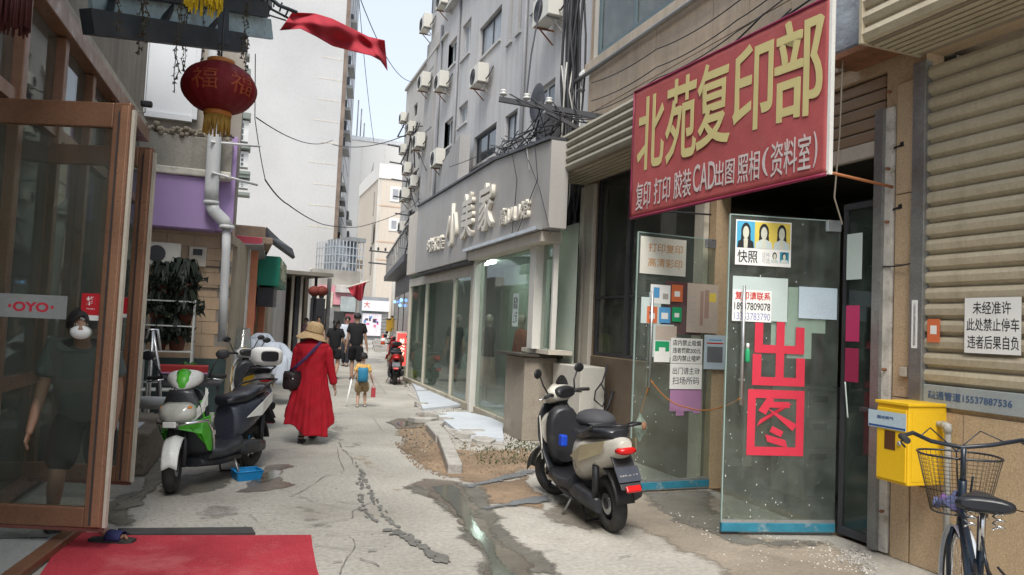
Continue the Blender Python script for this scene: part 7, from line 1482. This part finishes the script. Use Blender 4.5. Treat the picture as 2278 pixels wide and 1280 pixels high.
for z, rr in ((.30, .006), (.0, .004)): r = bring(z); MB().tube([(r[0]*math.copysign(abs(math.cos(a))**.75, math.cos(a)), r[1]*math.copysign(abs(math.sin(a))**.75, math.sin(a)), z) for a in [2*PI*j/32 for j in range(33)]], rr, 6, caps=False).build('basket_rim', m_bk, bk)
for s in (-1, 1): MB().tube([(-.10, s*.03, .1), (-.19, s*.02, .22)], .006, 5).build('basket_bracket', m_bk, bk)
bM = bike.matrix_basis @ bk.matrix_basis
cl_ = thing('crumpled_cloth', 'crumpled blue and purple patterned cloth in the bicycle basket', 'cloth', bM @ Matrix.Translation((0, .0, .035)))
def cb2(a, b): th_ = 2*PI*b; r = .11*a; return (r*.8*math.cos(th_), r*1.1*math.sin(th_), .05*(1-a)+.02*math.sin(5*th_+3*a)+.015*math.sin(13*a))
MB().grid(cb2, 10, 30).build('cloth_heap', mat('patterned cloth', (.12, .14, .26), .9, .5, 40, spots=.8, spotcol=(.35, .06, .3), spotscale=18), cl_, solid=.004); tag(MB().ball((0, 0, 0), (.04, .03, .05), 12, 8).build('orange_ball', mat('orange rubber', (.40, .13, .03), .5), M=bM @ Matrix.Translation((.02, -.10, .07))), 'small orange brown ball tucked in the right of the bicycle basket', 'ball')
# ------------------------------------------------------------------ people
m_skn = mat('skin', (.38, .235, .165), .6, .06, 8, .03, 60); m_hair = mat('black hair', (.012, .010, .010), .55, .3, 20, .3, 90, bump=.6, bscale=120)
def skin_mesh(verts, edges, radii, m, name, parent, lv=2, root=0, M_=None):
    """one continuous surface grown round a skeleton"""
    me = bpy.data.meshes.new('sk'); me.from_pydata(verts, edges, []); o = bpy.data.objects.new('sk', me); COL.objects.link(o); md = o.modifiers.new('skin', 'SKIN'); md.use_smooth_shade = True
    for i, sv in enumerate(me.skin_vertices[0].data): r = radii[i]; sv.radius = r if isinstance(r, tuple) else (r, r); sv.use_root = (i == root)
    sb = o.modifiers.new('sub', 'SUBSURF'); sb.levels = lv; sb.render_levels = lv
    dg = bpy.context.evaluated_depsgraph_get(); dg.update(); m2 = bpy.data.meshes.new_from_object(o.evaluated_get(dg)); bpy.data.objects.remove(o)
    m2.materials.clear(); m2.materials.append(m); m2.polygons.foreach_set('use_smooth', [True]*len(m2.polygons)); m2.name = name
    return put(name, m2, parent, M=M_)
class Sk:
    def __init__(s): s.v = []; s.e = []; s.r = []
    def add(s, p, r, par=None): s.v.append(tuple(p)); s.r.append(r); i = len(s.v)-1; (s.e.append((par, i)) if par is not None else None); return i
    def chain(s, par, pts): 
        for p, r in pts: par = s.add(p, r, par)
        return par
def joint(a, b, L1, L2, bend):
    """middle joint of a two bone limb from a to b, bent towards bend"""
    a, b, bend = Vector(a), Vector(b), Vector(bend); d = b-a; D = min(d.length, (L1+L2)*.999); x = (L1*L1-L2*L2+D*D)/(2*D); h = math.sqrt(max(0, L1*L1-x*x)); u = d.normalized(); w = (bend-u*bend.dot(u)); w = w.normalized() if w.length > 1e-6 else Vector((0, 1, 0)); return a+u*x+w*h
def person(label, loc, ang, H, pose, skin=None, hair='short', M_extra=None, group=None):
    """y = facing direction, x = the person's right; pose gives foot, hand and lean targets as fractions of the height"""
    t = thing('person', label, 'person', Matrix.Translation(loc) @ Matrix.Rotation(ang, 4, 'Z') @ (M_extra or Matrix.Identity(4)), group); k = H; P = pose; f = P.get('fat', 1.0)
    pel = Vector(P.get('pelvis', (0, 0, .52)))*k; che = Vector(P.get('chest', (0, .0, .72)))*k; nk = Vector(P.get('neck', (0, .005, .83)))*k; hd_ = Vector(P.get('head', (0, .012, .92)))*k
    s = Sk(); r0 = s.add(pel, (.085*k*f, .065*k*f)); w_ = s.add(pel.lerp(che, .5), (.072*k*f, .055*k*f), r0); c_ = s.add(che, (.088*k*f, .06*k*f), w_); n0 = s.add(che.lerp(nk, .8), .05*k, c_); n1 = s.add(nk, .028*k, n0); h0 = s.add(hd_-Vector((0, .004*k, .028*k)), (.036*k, .044*k), n1); h1 = s.add(hd_, (.043*k, .053*k), h0); h2 = s.add(hd_+Vector((0, -.004*k, .038*k)), (.036*k, .044*k), h1)
    info = {}
    for sd_, nm in ((-1, 'L'), (1, 'R')):
        sh = che+Vector((sd_*.098*k*f**.3, -.005*k, .07*k)); hand = Vector(P['hand'+nm])*k; el = joint(sh, hand, .165*k, .15*k, P.get('elbow'+nm, (0, -1, -.2))); a = s.add(sh, .033*k, c_); a = s.chain(a, [(sh.lerp(el, .5), .027*k), (el, .022*k), (el.lerp(hand, .4), .022*k), (hand, .0145*k)])
        d = (hand-el).normalized(); pl = s.add(hand+d*.028*k, (.019*k, .012*k), a); info[nm] = (sh, el, hand, d)
        hip = pel+Vector((sd_*.052*k, 0, -.02*k)); foot = Vector(P['foot'+nm])*k; ank = foot+Vector((0, 0, .042*k)); kn = joint(hip, ank, .245*k, .235*k, P.get('knee'+nm, (0, 1, 0))); b = s.add(hip, .056*k*f**.5, r0); b = s.chain(b, [(hip.lerp(kn, .5), .046*k*f**.4), (kn, .032*k), (kn.lerp(ank, .35), .034*k), (ank, .02*k)])
        fd_ = Vector(P.get('toe'+nm, (0, 1, 0))); b = s.chain(b, [(foot+Vector((0, 0, .022*k))+fd_*.045*k, (.02*k, .016*k)), (foot+Vector((0, 0, .014*k))+fd_*.095*k, (.022*k, .011*k))]); info['f'+nm] = (hip, kn, ank, foot, fd_)
    body = skin_mesh(s.v, s.e, s.r, skin or m_skn, 'body', t)
    # fingers and thumb rooted in the palm
    for nm, sd_ in (('L', -1), ('R', 1)):
        sh, el, hand, d = info[nm]; side = d.cross(Vector((0, 1, 0))); side = Vector((0, 1, 0))-d*d.y; side.normalize(); nrm = d.cross(side).normalized(); q = Sk(); pc = hand+d*.03*k; root_ = q.add(pc, (.014*k, .01*k))
        for i, (o_, L_) in enumerate(((.016, .036), (.0055, .042), (-.005, .039), (-.0155, .031))):
            b0 = pc+side*o_*k+d*.012*k; i0 = q.add(b0, .0062*k, root_); cu = nrm*(-sd_)*.35; q.chain(i0, [(b0+(d+cu*.3)*L_*.5*k, .0056*k), (b0+(d*.85+cu)*L_*k, .0045*k)])
        tb_ = pc+side*.018*k-d*.008*k; i0 = q.add(tb_, .0066*k, root_); q.chain(i0, [(tb_+(side*.8+d*.6)*.02*k, .006*k), (tb_+(side*.75+d*1.3)*.028*k, .0048*k)])
        skin_mesh(q.v, q.e, q.r, skin or m_skn, 'hand', t, lv=1)
    # face
    mb_ = MB(); c = hd_+Vector((0, .0, .0)); 
    nose = MB().loft([[(c.x+w*math.cos(a), c.y+.047*k+y+.3*w*math.sin(a), c.z+z) for a in [2*PI*j/8 for j in range(8)]] for w, y, z in ((.003*k, .0, .012*k), (.006*k, .006*k, -.004*k), (.009*k, .010*k, -.012*k), (.005*k, .004*k, -.017*k))]); nose.build('nose', skin or m_skn, t)
    for sx in (-1, 1):
        e = MB().ball((c.x+sx*.018*k, c.y+.0455*k, c.z+.008*k), (.0065*k, .003*k, .0026*k), 10, 6).build('eye', mat('eye white', (.6, .58, .55), .3), t); MB().ball((c.x+sx*.018*k, c.y+.0478*k, c.z+.008*k), (.003*k, .0012*k, .0026*k), 8, 5).build('iris', m_ink, e)
        MB().ball((c.x+sx*.045*k, c.y-.002*k, c.z-.002*k), (.006*k, .012*k, .018*k), 10, 8).build('ear', skin or m_skn, t)
    if not P.get('mask'): MB().ball((c.x, c.y+.044*k, c.z-.026*k), (.014*k, .004*k, .004*k), 10, 6).build('mouth', mat('lips', (.30, .10, .08), .6), t)
    else:
        MB().ball((c.x, c.y+.03*k, c.z-.022*k), (.038*k, .030*k, .028*k), 18, 12).build('face_mask', mat('white mask', (.72, .72, .70), .8), t)
        for sx in (-1, 1): MB().tube([(c.x+sx*.034*k, c.y+.034*k, c.z-.01*k), (c.x+sx*.048*k, c.y, c.z+.006*k)], .0015*k, 4).build('mask_loop', m_inkw, t)
    # hair cap with ragged hairline
    def hf(a, b):
        el_ = PI/2-a*PI*(.60 if hair != 'bob' else .66); az = 2*PI*b; fr_ = max(0, math.sin(az)); el_ = max(el_, -1.2+1.75*fr_**2) if hair != 'bald' else el_; rr = 1.0+.03*math.sin(9*az+5*a)+.02*math.sin(23*az); return (c.x+.050*k*rr*math.cos(el_)*math.cos(az), c.y-.004*k+.057*k*rr*math.cos(el_)*math.sin(az), c.z+.010*k+.060*k*math.sin(el_)*rr)
    MB().grid(hf, 12, 36).build('hair', m_hair, t, solid=.010*k)
    if hair == 'tail': MB().tube([c+Vector((0, -.05*k, .01*k)), c+Vector((0, -.075*k, -.03*k)), c+Vector((0, -.06*k, -.10*k)), c+Vector((0, -.05*k, -.15*k))], [.02*k, .028*k, .022*k, .006*k], 10).build('ponytail', m_hair, t)
    return t, info, dict(pel=pel, che=che, nk=nk, hd=hd_, k=k, f=f)
def shirt(t, info, B, m, sleeve=.55, hem=.0, grow=.014, name='shirt'):
    k, f = B['k'], B['f']; g_ = grow*k; s = Sk(); pel, che, nk = B['pel'], B['che'], B['nk']; r0 = s.add(pel+Vector((0, 0, hem*k)), (.088*k*f+g_, .066*k*f+g_)); w_ = s.add(pel.lerp(che, .5), (.078*k*f+g_, .06*k*f+g_), r0); c_ = s.add(che, (.09*k*f+g_, .062*k*f+g_), w_); n0 = s.add(che.lerp(nk, .78), .053*k, c_); s.add(che.lerp(nk, .97), .034*k, n0)
    for nm in 'LR':
        sh, el, hand, d = info[nm]; a = s.add(sh, .036*k+g_*.8, c_)
        if sleeve <= .55: s.chain(a, [(sh.lerp(el, sleeve*.9), .036*k+g_*.5), (sh.lerp(el, sleeve*1.3), .037*k+g_*.5)])
        else: s.chain(a, [(sh.lerp(el, .5), .034*k+g_), (el, .03*k+g_), (el.lerp(hand, .5), .03*k+g_), (el.lerp(hand, .92), .027*k+g_)])
    return skin_mesh(s.v, s.e, s.r, m, name, t)
def legs(t, info, B, m, end=.95, name='trousers', grow=.010, flare=0):
    k, f = B['k'], B['f']; g_ = grow*k; s = Sk(); pel = B['pel']; r0 = s.add(pel+Vector((0, 0, .06*k)), (.082*k*f+g_, .064*k*f+g_)); r1 = s.add(pel, (.098*k*f+g_, .074*k*f+g_), r0)
    for nm in 'LR':
        hip, kn, ank, foot, fd_ = info['f'+nm]; a = s.add(hip+(hip-pel)*.25, .060*k*f**.5+g_, r1); a = s.chain(a, [(hip.lerp(kn, .5), .05*k*f**.4+g_*(1+flare))]); 
        if end <= .5: s.chain(a, [(hip.lerp(kn, min(1, end*2)), .042*k+g_*(1+flare*2))])
        else: s.chain(a, [(kn, .036*k+g_), (kn.lerp(ank, .5), .034*k+g_), (kn.lerp(ank, (end-.5)*2), .03*k+g_)])
    return skin_mesh(s.v, s.e, s.r, m, name, t)
def shoes(t, info, B, m, open_=False, name='shoe'):
    k = B['k']
    for nm in 'LR':
        hip, kn, ank, foot, fd_ = info['f'+nm]; q = foot+Vector((0, 0, .0)); r = Vector((fd_.y, -fd_.x, 0)); up = Vector((0, 0, 1)) if abs(fd_.z) < .2 else r.cross(fd_).normalized()
        rings = []
        for u, w, h in ((-.032, .016, .02), (-.02, .023, .032 if not open_ else .02), (.02, .024, .034 if not open_ else .022), (.06, .027, .026), (.095, .026, .019), (.118, .012, .010)):
            rings.append([q+fd_*u*k+r*(w*k*math.cos(a))+up*(h*k*.55+h*k*.5*math.sin(a)+.004*k) for a in [2*PI*j/14 for j in range(14)]])
        sh_ = MB().loft(rings).build(name, m, t); so_ = MB()
        so_.loft([[q+fd_*u*k+r*(w*k*x)+up*(z*k) for x, z in ((-1, 0), (1, 0), (1, .012), (-1, .012))] for u, w in ((-.036, .014), (-.02, .024), (.05, .028), (.1, .026), (.122, .012))], smooth=False); so_.build('sole', m_rubber, sh_)
        if open_ and not isinstance(open_, bool): pass
# woman in the long red coat, walking away
wl = G(683, 985); m_redc = mat('red dress cloth', (.36, .004, .014), .85, .1, 3, .04, 60, bump=.3, bscale=30)
wt, wi, wb = person('woman in a long red coat and straw hat walking away up the alley', Vector((wl.x, wl.y, 0)), math.radians(-14), 1.60, dict(fat=1.18, pelvis=(0, .0, .52), chest=(0, .02, .71), neck=(0, .035, .80), head=(-.0, .06, .885), footL=(-.045, -.03, .0), footR=(.012, .16, .015), kneeR=(0, 1, 0), handL=(-.16, .05, .47), handR=(.185, .04, .45), toeL=(0, 1, 0), toeR=(.1, 1, 0)), hair='bob')
kk = 1.60
def dress(a, b):
    z = (.175+.655*a)*kk; th_ = 2*PI*b; prof = [(.0, .180, .16), (.15, .168, .145), (.35, .143, .125), (.55, .120, .108), (.70, .116, .10), (.84, .134, .102), (.93, .132, .090), (.97, .075, .06), (1, .04, .04)]
    for p, q in zip(prof, prof[1:]):
        if p[0] <= a <= q[0]: f_ = (a-p[0])/(q[0]-p[0]); rx, ry = p[1]+(q[1]-p[1])*f_, p[2]+(q[2]-p[2])*f_; break
    fold = 1+(1-a)**1.2*(.09*math.sin(7*th_+2.2*a)+.05*math.sin(12*th_+1+1.5*a)+.03*math.sin(19*th_-3*a))+.012*math.sin(26*a+4*th_)+.010*math.sin(41*a-7*th_); drop = (.07*math.sin(th_-PI*.10)+.02*math.sin(5*th_))*(1-a)**3*kk
    lean_ = .03*a*kk; return (rx*kk*fold*math.cos(th_), ry*kk*fold*math.sin(th_)+lean_, z+drop-(.06*kk*max(0, math.cos(th_-PI*1.75))**6*(1-a)**3))
MB().grid(dress, 70, 150).build('coat', m_redc, wt, solid=.006)
s = Sk(); 
for nm in 'LR':
    sh, el, hand, d = wi[nm]; q = Sk(); a = q.add(sh+Vector((0, 0, -.005)), .053*kk); q.chain(a, [(sh.lerp(el, .5), .045*kk), (el, .040*kk), (el.lerp(hand, .5), .035*kk), (el.lerp(hand, .93), .034*kk)]); skin_mesh(q.v, q.e, q.r, m_redc, 'sleeve', wt)
c = wb['hd']; m_straw = mat('straw', (.46, .32, .17), .9, .12, 20, .15, 90, bump=.8, bscale=120)
ht = MB(); ht.lathe([(.001, .098), (.05, .094), (.078, .078), (.090, .045), (.094, .0), (.098, -.03)], 36, caps=False)
def brim(a, b): th_ = 2*PI*b; r = .096+.085*a; return (r*math.cos(th_), r*1.05*math.sin(th_), -.03-.072*a**1.1*(1+.28*math.sin(2*th_+.6)+.10*math.sin(5*th_)))
ht.grid(brim, 8, 48); ho = ht.build('straw_hat', m_straw, wt, M=Matrix.Translation((c.x, c.y-.01, c.z+.02)) @ Matrix.Rotation(.22, 4, 'Y') @ Matrix.Scale(1.15, 4), solid=.006); MB().lathe([(.0955, .0), (.0975, .0), (.0995, -.025), (.0975, -.025)], 30).build('hat_band', mat('tan band', (.36, .24, .12), .8), ho)
for nm, tr__ in (('L', 1), ('R', 1)): pass
shoes(wt, wi, wb, mat('dark sandal', (.02, .018, .016), .6), True, 'sandal')
for nm in 'LR':
    hip, kn, ank, foot, fd_ = wi['f'+nm]; m_ = MB()
    for z in (.0, .035): m_.tube([ank+Vector((.036*math.cos(a), .036*math.sin(a), -.02+z)) for a in [2*PI*j/14 for j in range(15)]], .008, 5)
    m_.build('ankle_strap', mat('dark sandal', (.02, .018, .016)), wt, kind='stuff')
# cross-body bag, worn by the woman but a thing of its own
che = wb['che']; Wm = wt.matrix_basis
bgm = Wm @ Matrix.Translation((-.20*1.05, -.12, .50*kk)) @ Matrix.Rotation(.25, 4, 'Z')
hbg = thing('shoulder_bag', 'dark brown patterned shoulder bag at the left hip of the woman in red', 'bag', bgm); m_bag = mat('dark patterned leather', (.022, .012, .014), .5, .5, 14, .3, 40, spots=.4, spotcol=(.12, .05, .07), spotscale=16)
MB().loft([sect(-.115, 0, .02, .08), sect(-.10, 0, .045, .115), sect(0, -.005, .055, .125), sect(.10, 0, .045, .115), sect(.115, 0, .02, .08)]).build('bag_body', m_bag, hbg); MB().loft([sect(-.10, .05, .058, .06), sect(.10, .05, .058, .06)]).build('bag_flap', m_bag, hbg); MB().ball((0, -.062, .02), (.012, .006, .012), 8, 6).build('clasp', m_alu, hbg)
iv = bgm.inverted(); pts_ = [Vector(p)*kk for p in ((-.155, -.075, .565), (-.10, -.128, .61), (-.03, -.115, .68), (.03, -.085, .755), (.072, -.045, .81), (.06, .02, .835))]
MB().tube([iv @ (Wm @ p) for p in pts_], .022, 8, flat=.22, up=(0, 1, .3)).build('strap', mat('purple strap', (.07, .03, .10), .8, .3, 30), hbg)
# man in black, toddler, couple and others
walk = dict(footL=(-.05, .06, .0), footR=(.05, -.10, .02), handL=(-.15, .02, .46), handR=(.16, .03, .46))
m_blk = mat('black cotton', (.010, .010, .012), .9, .15, 8)
ml = G(788, 846); mt2, mi2, mb2 = person('tall man in black T-shirt and black knee shorts beside the toddler', Vector((ml.x, ml.y, 0)), math.radians(-12), 1.80, dict(walk, chest=(0, .01, .73), fat=1.05))
shirt(mt2, mi2, mb2, m_blk, .5, -.075, .020); legs(mt2, mi2, mb2, m_blk, .5, 'shorts', .014, .4); shoes(mt2, mi2, mb2, m_black)
c1 = G(803, 906); ct, ci, cb3 = person('toddler in yellow T-shirt and khaki shorts walking away', Vector((c1.x, c1.y, 0)), math.radians(-8), 1.0, dict(fat=1.25, head=(0, .01, .905), neck=(0, 0, .80), chest=(0, 0, .68), pelvis=(0, 0, .47), footL=(-.07, -.03, 0), footR=(.07, .04, 0), handL=(-.19, .05, .50), handR=(.19, .03, .46)))
for o in list(ct.children):
    if o.name.split('.')[0] in ('nose', 'eye', 'ear', 'mouth', 'hair'): o.matrix_basis = Matrix.Translation(cb3['hd']) @ Matrix.Scale(1.35, 4) @ Matrix.Translation(-cb3['hd'])
shirt(ct, ci, cb3, mat('yellow cotton', (.55, .34, .10), .9), .5, -.04, .014); legs(ct, ci, cb3, mat('khaki cotton', (.27, .19, .10), .9), .42, 'shorts', .02, .5); shoes(ct, ci, cb3, mat('pale shoe', (.35, .33, .3), .7))
bpk = thing('backpack', 'blue toddler backpack on the back of the child', 'backpack', ct.matrix_basis @ Matrix.Translation((0, -.115, .60))); MB().loft([sect(-.09, 0, .03, .11, yc=0), sect(-.085, 0, .05, .13), sect(.085, 0, .05, .13), sect(.09, 0, .03, .11)]).build('pack_body', mat('blue nylon', (.02, .16, .28), .7), bpk)
for s_ in (-1, 1): MB().tube([(s_*.06, .02, .12), (s_*.07, .09, .14), (s_*.07, .17, .06), (s_*.07, .15, -.08)], .012, 6).build('shoulder_strap', m_dark, bpk)
sw = ct.matrix_basis @ (ci['L'][2]); tag(MB().tube([sw+Vector((.0, .0, .02)), sw+Vector((-.10, -.08, -.52))], .014, 8).build('white_stick', m_inkw), 'thin white toy stick in the left hand of the toddler', 'stick')
rb_ = ct.matrix_basis @ ci['R'][2]; tb2 = thing('red_bag', 'small red bag hanging from the right hand of the toddler', 'bag', Matrix.Translation(rb_+Vector((.02, 0, -.16)))); MB().box(-.04, .04, -.02, .02, -.12, .06).build('bag_body', mat('dull red bag', (.35, .04, .05), .7), tb2, bevel=.01); MB().tube([(-.03, 0, .06), (0, 0, .13), (.03, 0, .06)], .004, 5).build('bag_handle', m_red, tb2)
w2_ = G(743, 846); at2, ai2, ab2 = person('woman in black T-shirt and black shorts with a ponytail beside the tall man', Vector((w2_.x, w2_.y+.2, 0)), math.radians(-20), 1.62, dict(walk, handR=(.17, .10, .52), fat=1.0), hair='tail')
shirt(at2, ai2, ab2, m_blk, .5, -.075, .022); legs(at2, ai2, ab2, m_blk, .36, 'shorts', .014, .5); shoes(at2, ai2, ab2, m_black)
g3 = G(768, 815); gt, gi, gb = person('man in pale shirt and dark trousers facing this way beyond the tall man', Vector((g3.x, g3.y, 0)), math.radians(165), 1.72, dict(walk, footL=(-.04, .10, 0), footR=(.05, -.08, 0)))
shirt(gt, gi, gb, mat('pale blue shirt', (.50, .54, .60), .9), .5, -.04, .018); legs(gt, gi, gb, mat('dark trousers', (.02, .022, .03), .9)); shoes(gt, gi, gb, m_black)
g4 = G(700, 800); st_, si_, sb_ = person('person in dark floral shirt near the dark passage behind the straw hat', Vector((g4.x-.3, g4.y+1, 0)), math.radians(150), 1.6, dict(walk)); shirt(st_, si_, sb_, mat('floral shirt', (.18, .10, .12), .9, .4, 20), .5, -.05, .016); legs(st_, si_, sb_, m_blk); shoes(st_, si_, sb_, m_black)
g5 = G(745, 806); st_, si_, sb_ = person('person with black hair just beyond the ponytailed woman', Vector((g5.x-.5, g5.y+1.5, 0)), math.radians(170), 1.7, dict(walk)); shirt(st_, si_, sb_, m_blk, .5, -.05, .016); legs(st_, si_, sb_, m_blk); shoes(st_, si_, sb_, m_black)
# man behind the glass door stepping out onto the carpet
f1, f2_ = G(240, 1212), G(108, 1196); mc = (f1+f2_)/2; angm = math.radians(-176); mc = mc-CR*.04; Mm = Matrix.Translation((mc.x-.02, mc.y+.05, .012)) @ Matrix.Rotation(angm, 4, 'Z'); inv = Mm.inverted(); L1_ = inv @ Vector((f1.x, f1.y, .02)); L2_ = inv @ Vector((f2_.x, f2_.y, .065)); Hm = 1.72
if L1_.x > L2_.x: FR, FL = L1_, L2_
else: FR, FL = L2_, L1_
ot, oi, ob = person('masked man in dark green shirt and black shorts stepping out behind the glass', Vector((mc.x-.02, mc.y+.05, .012)), angm, Hm, dict(mask=True, fat=1.12, pelvis=(-.02, -.03, .51), chest=(.0, .07, .685), neck=(.0, .11, .78), head=(.0, .145, .85), footL=tuple(FL/Hm+Vector((.03, -.03, 0))), footR=tuple(FR/Hm-Vector((0, .05, 0))), handL=(-.13, .12, .46), handR=(.15, .12, .45), toeL=(-.9, .4, 0), toeR=(-.2, 1, 0), elbowL=(-.4, -1, 0)), skin=mat('tanned skin', (.27, .155, .10), .55, .06, 8))
shirt(ot, oi, ob, mat('dark green shirt', (.075, .095, .09), .9, .1, 5, spots=.0), .62 if False else .55, -.06, .022); legs(ot, oi, ob, mat('black shorts cloth', (.012, .012, .013), .9), .5, 'shorts', .012, .35)
k = Hm
for nm in 'LR':
    hip, kn, ank, foot, fd_ = oi['f'+nm]; q = foot; MB().loft([[q+fd_.normalized()*u*k+Vector((fd_.y, -fd_.x, 0))*(w*k*x)+Vector((0, 0, z*k)) for x, z in ((-1, -.006), (1, -.006), (1, .008), (-1, .008))] for u, w in ((-.04, .018), (-.02, .026), (.05, .03), (.11, .03), (.135, .018))], smooth=False).build('slipper_sole', m_rubber, ot)
    MB().grid(lambda a, b: q+fd_.normalized()*(.03+.06*a)*k+Vector((fd_.y, -fd_.x, 0))*(.031*k*math.cos(PI*b))+Vector((0, 0, .008*k+.034*k*math.sin(PI*b)*(1-.15*a))), 6, 12).build('slipper_strap', mat('navy slipper', (.012, .015, .07), .7), ot, solid=.008)
    break_ = 0
    for j in range(5): MB().ball(q+fd_.normalized()*(.112-.006*j)*k+Vector((fd_.y, -fd_.x, 0))*((-.017+.0085*j)*k*(1 if nm == 'L' else -1)*-1)+Vector((0, 0, .016*k)), (.0052*k, .009*k, .006*k), 8, 6).build('toe', mat('tanned skin', (.27, .155, .10)), ot)
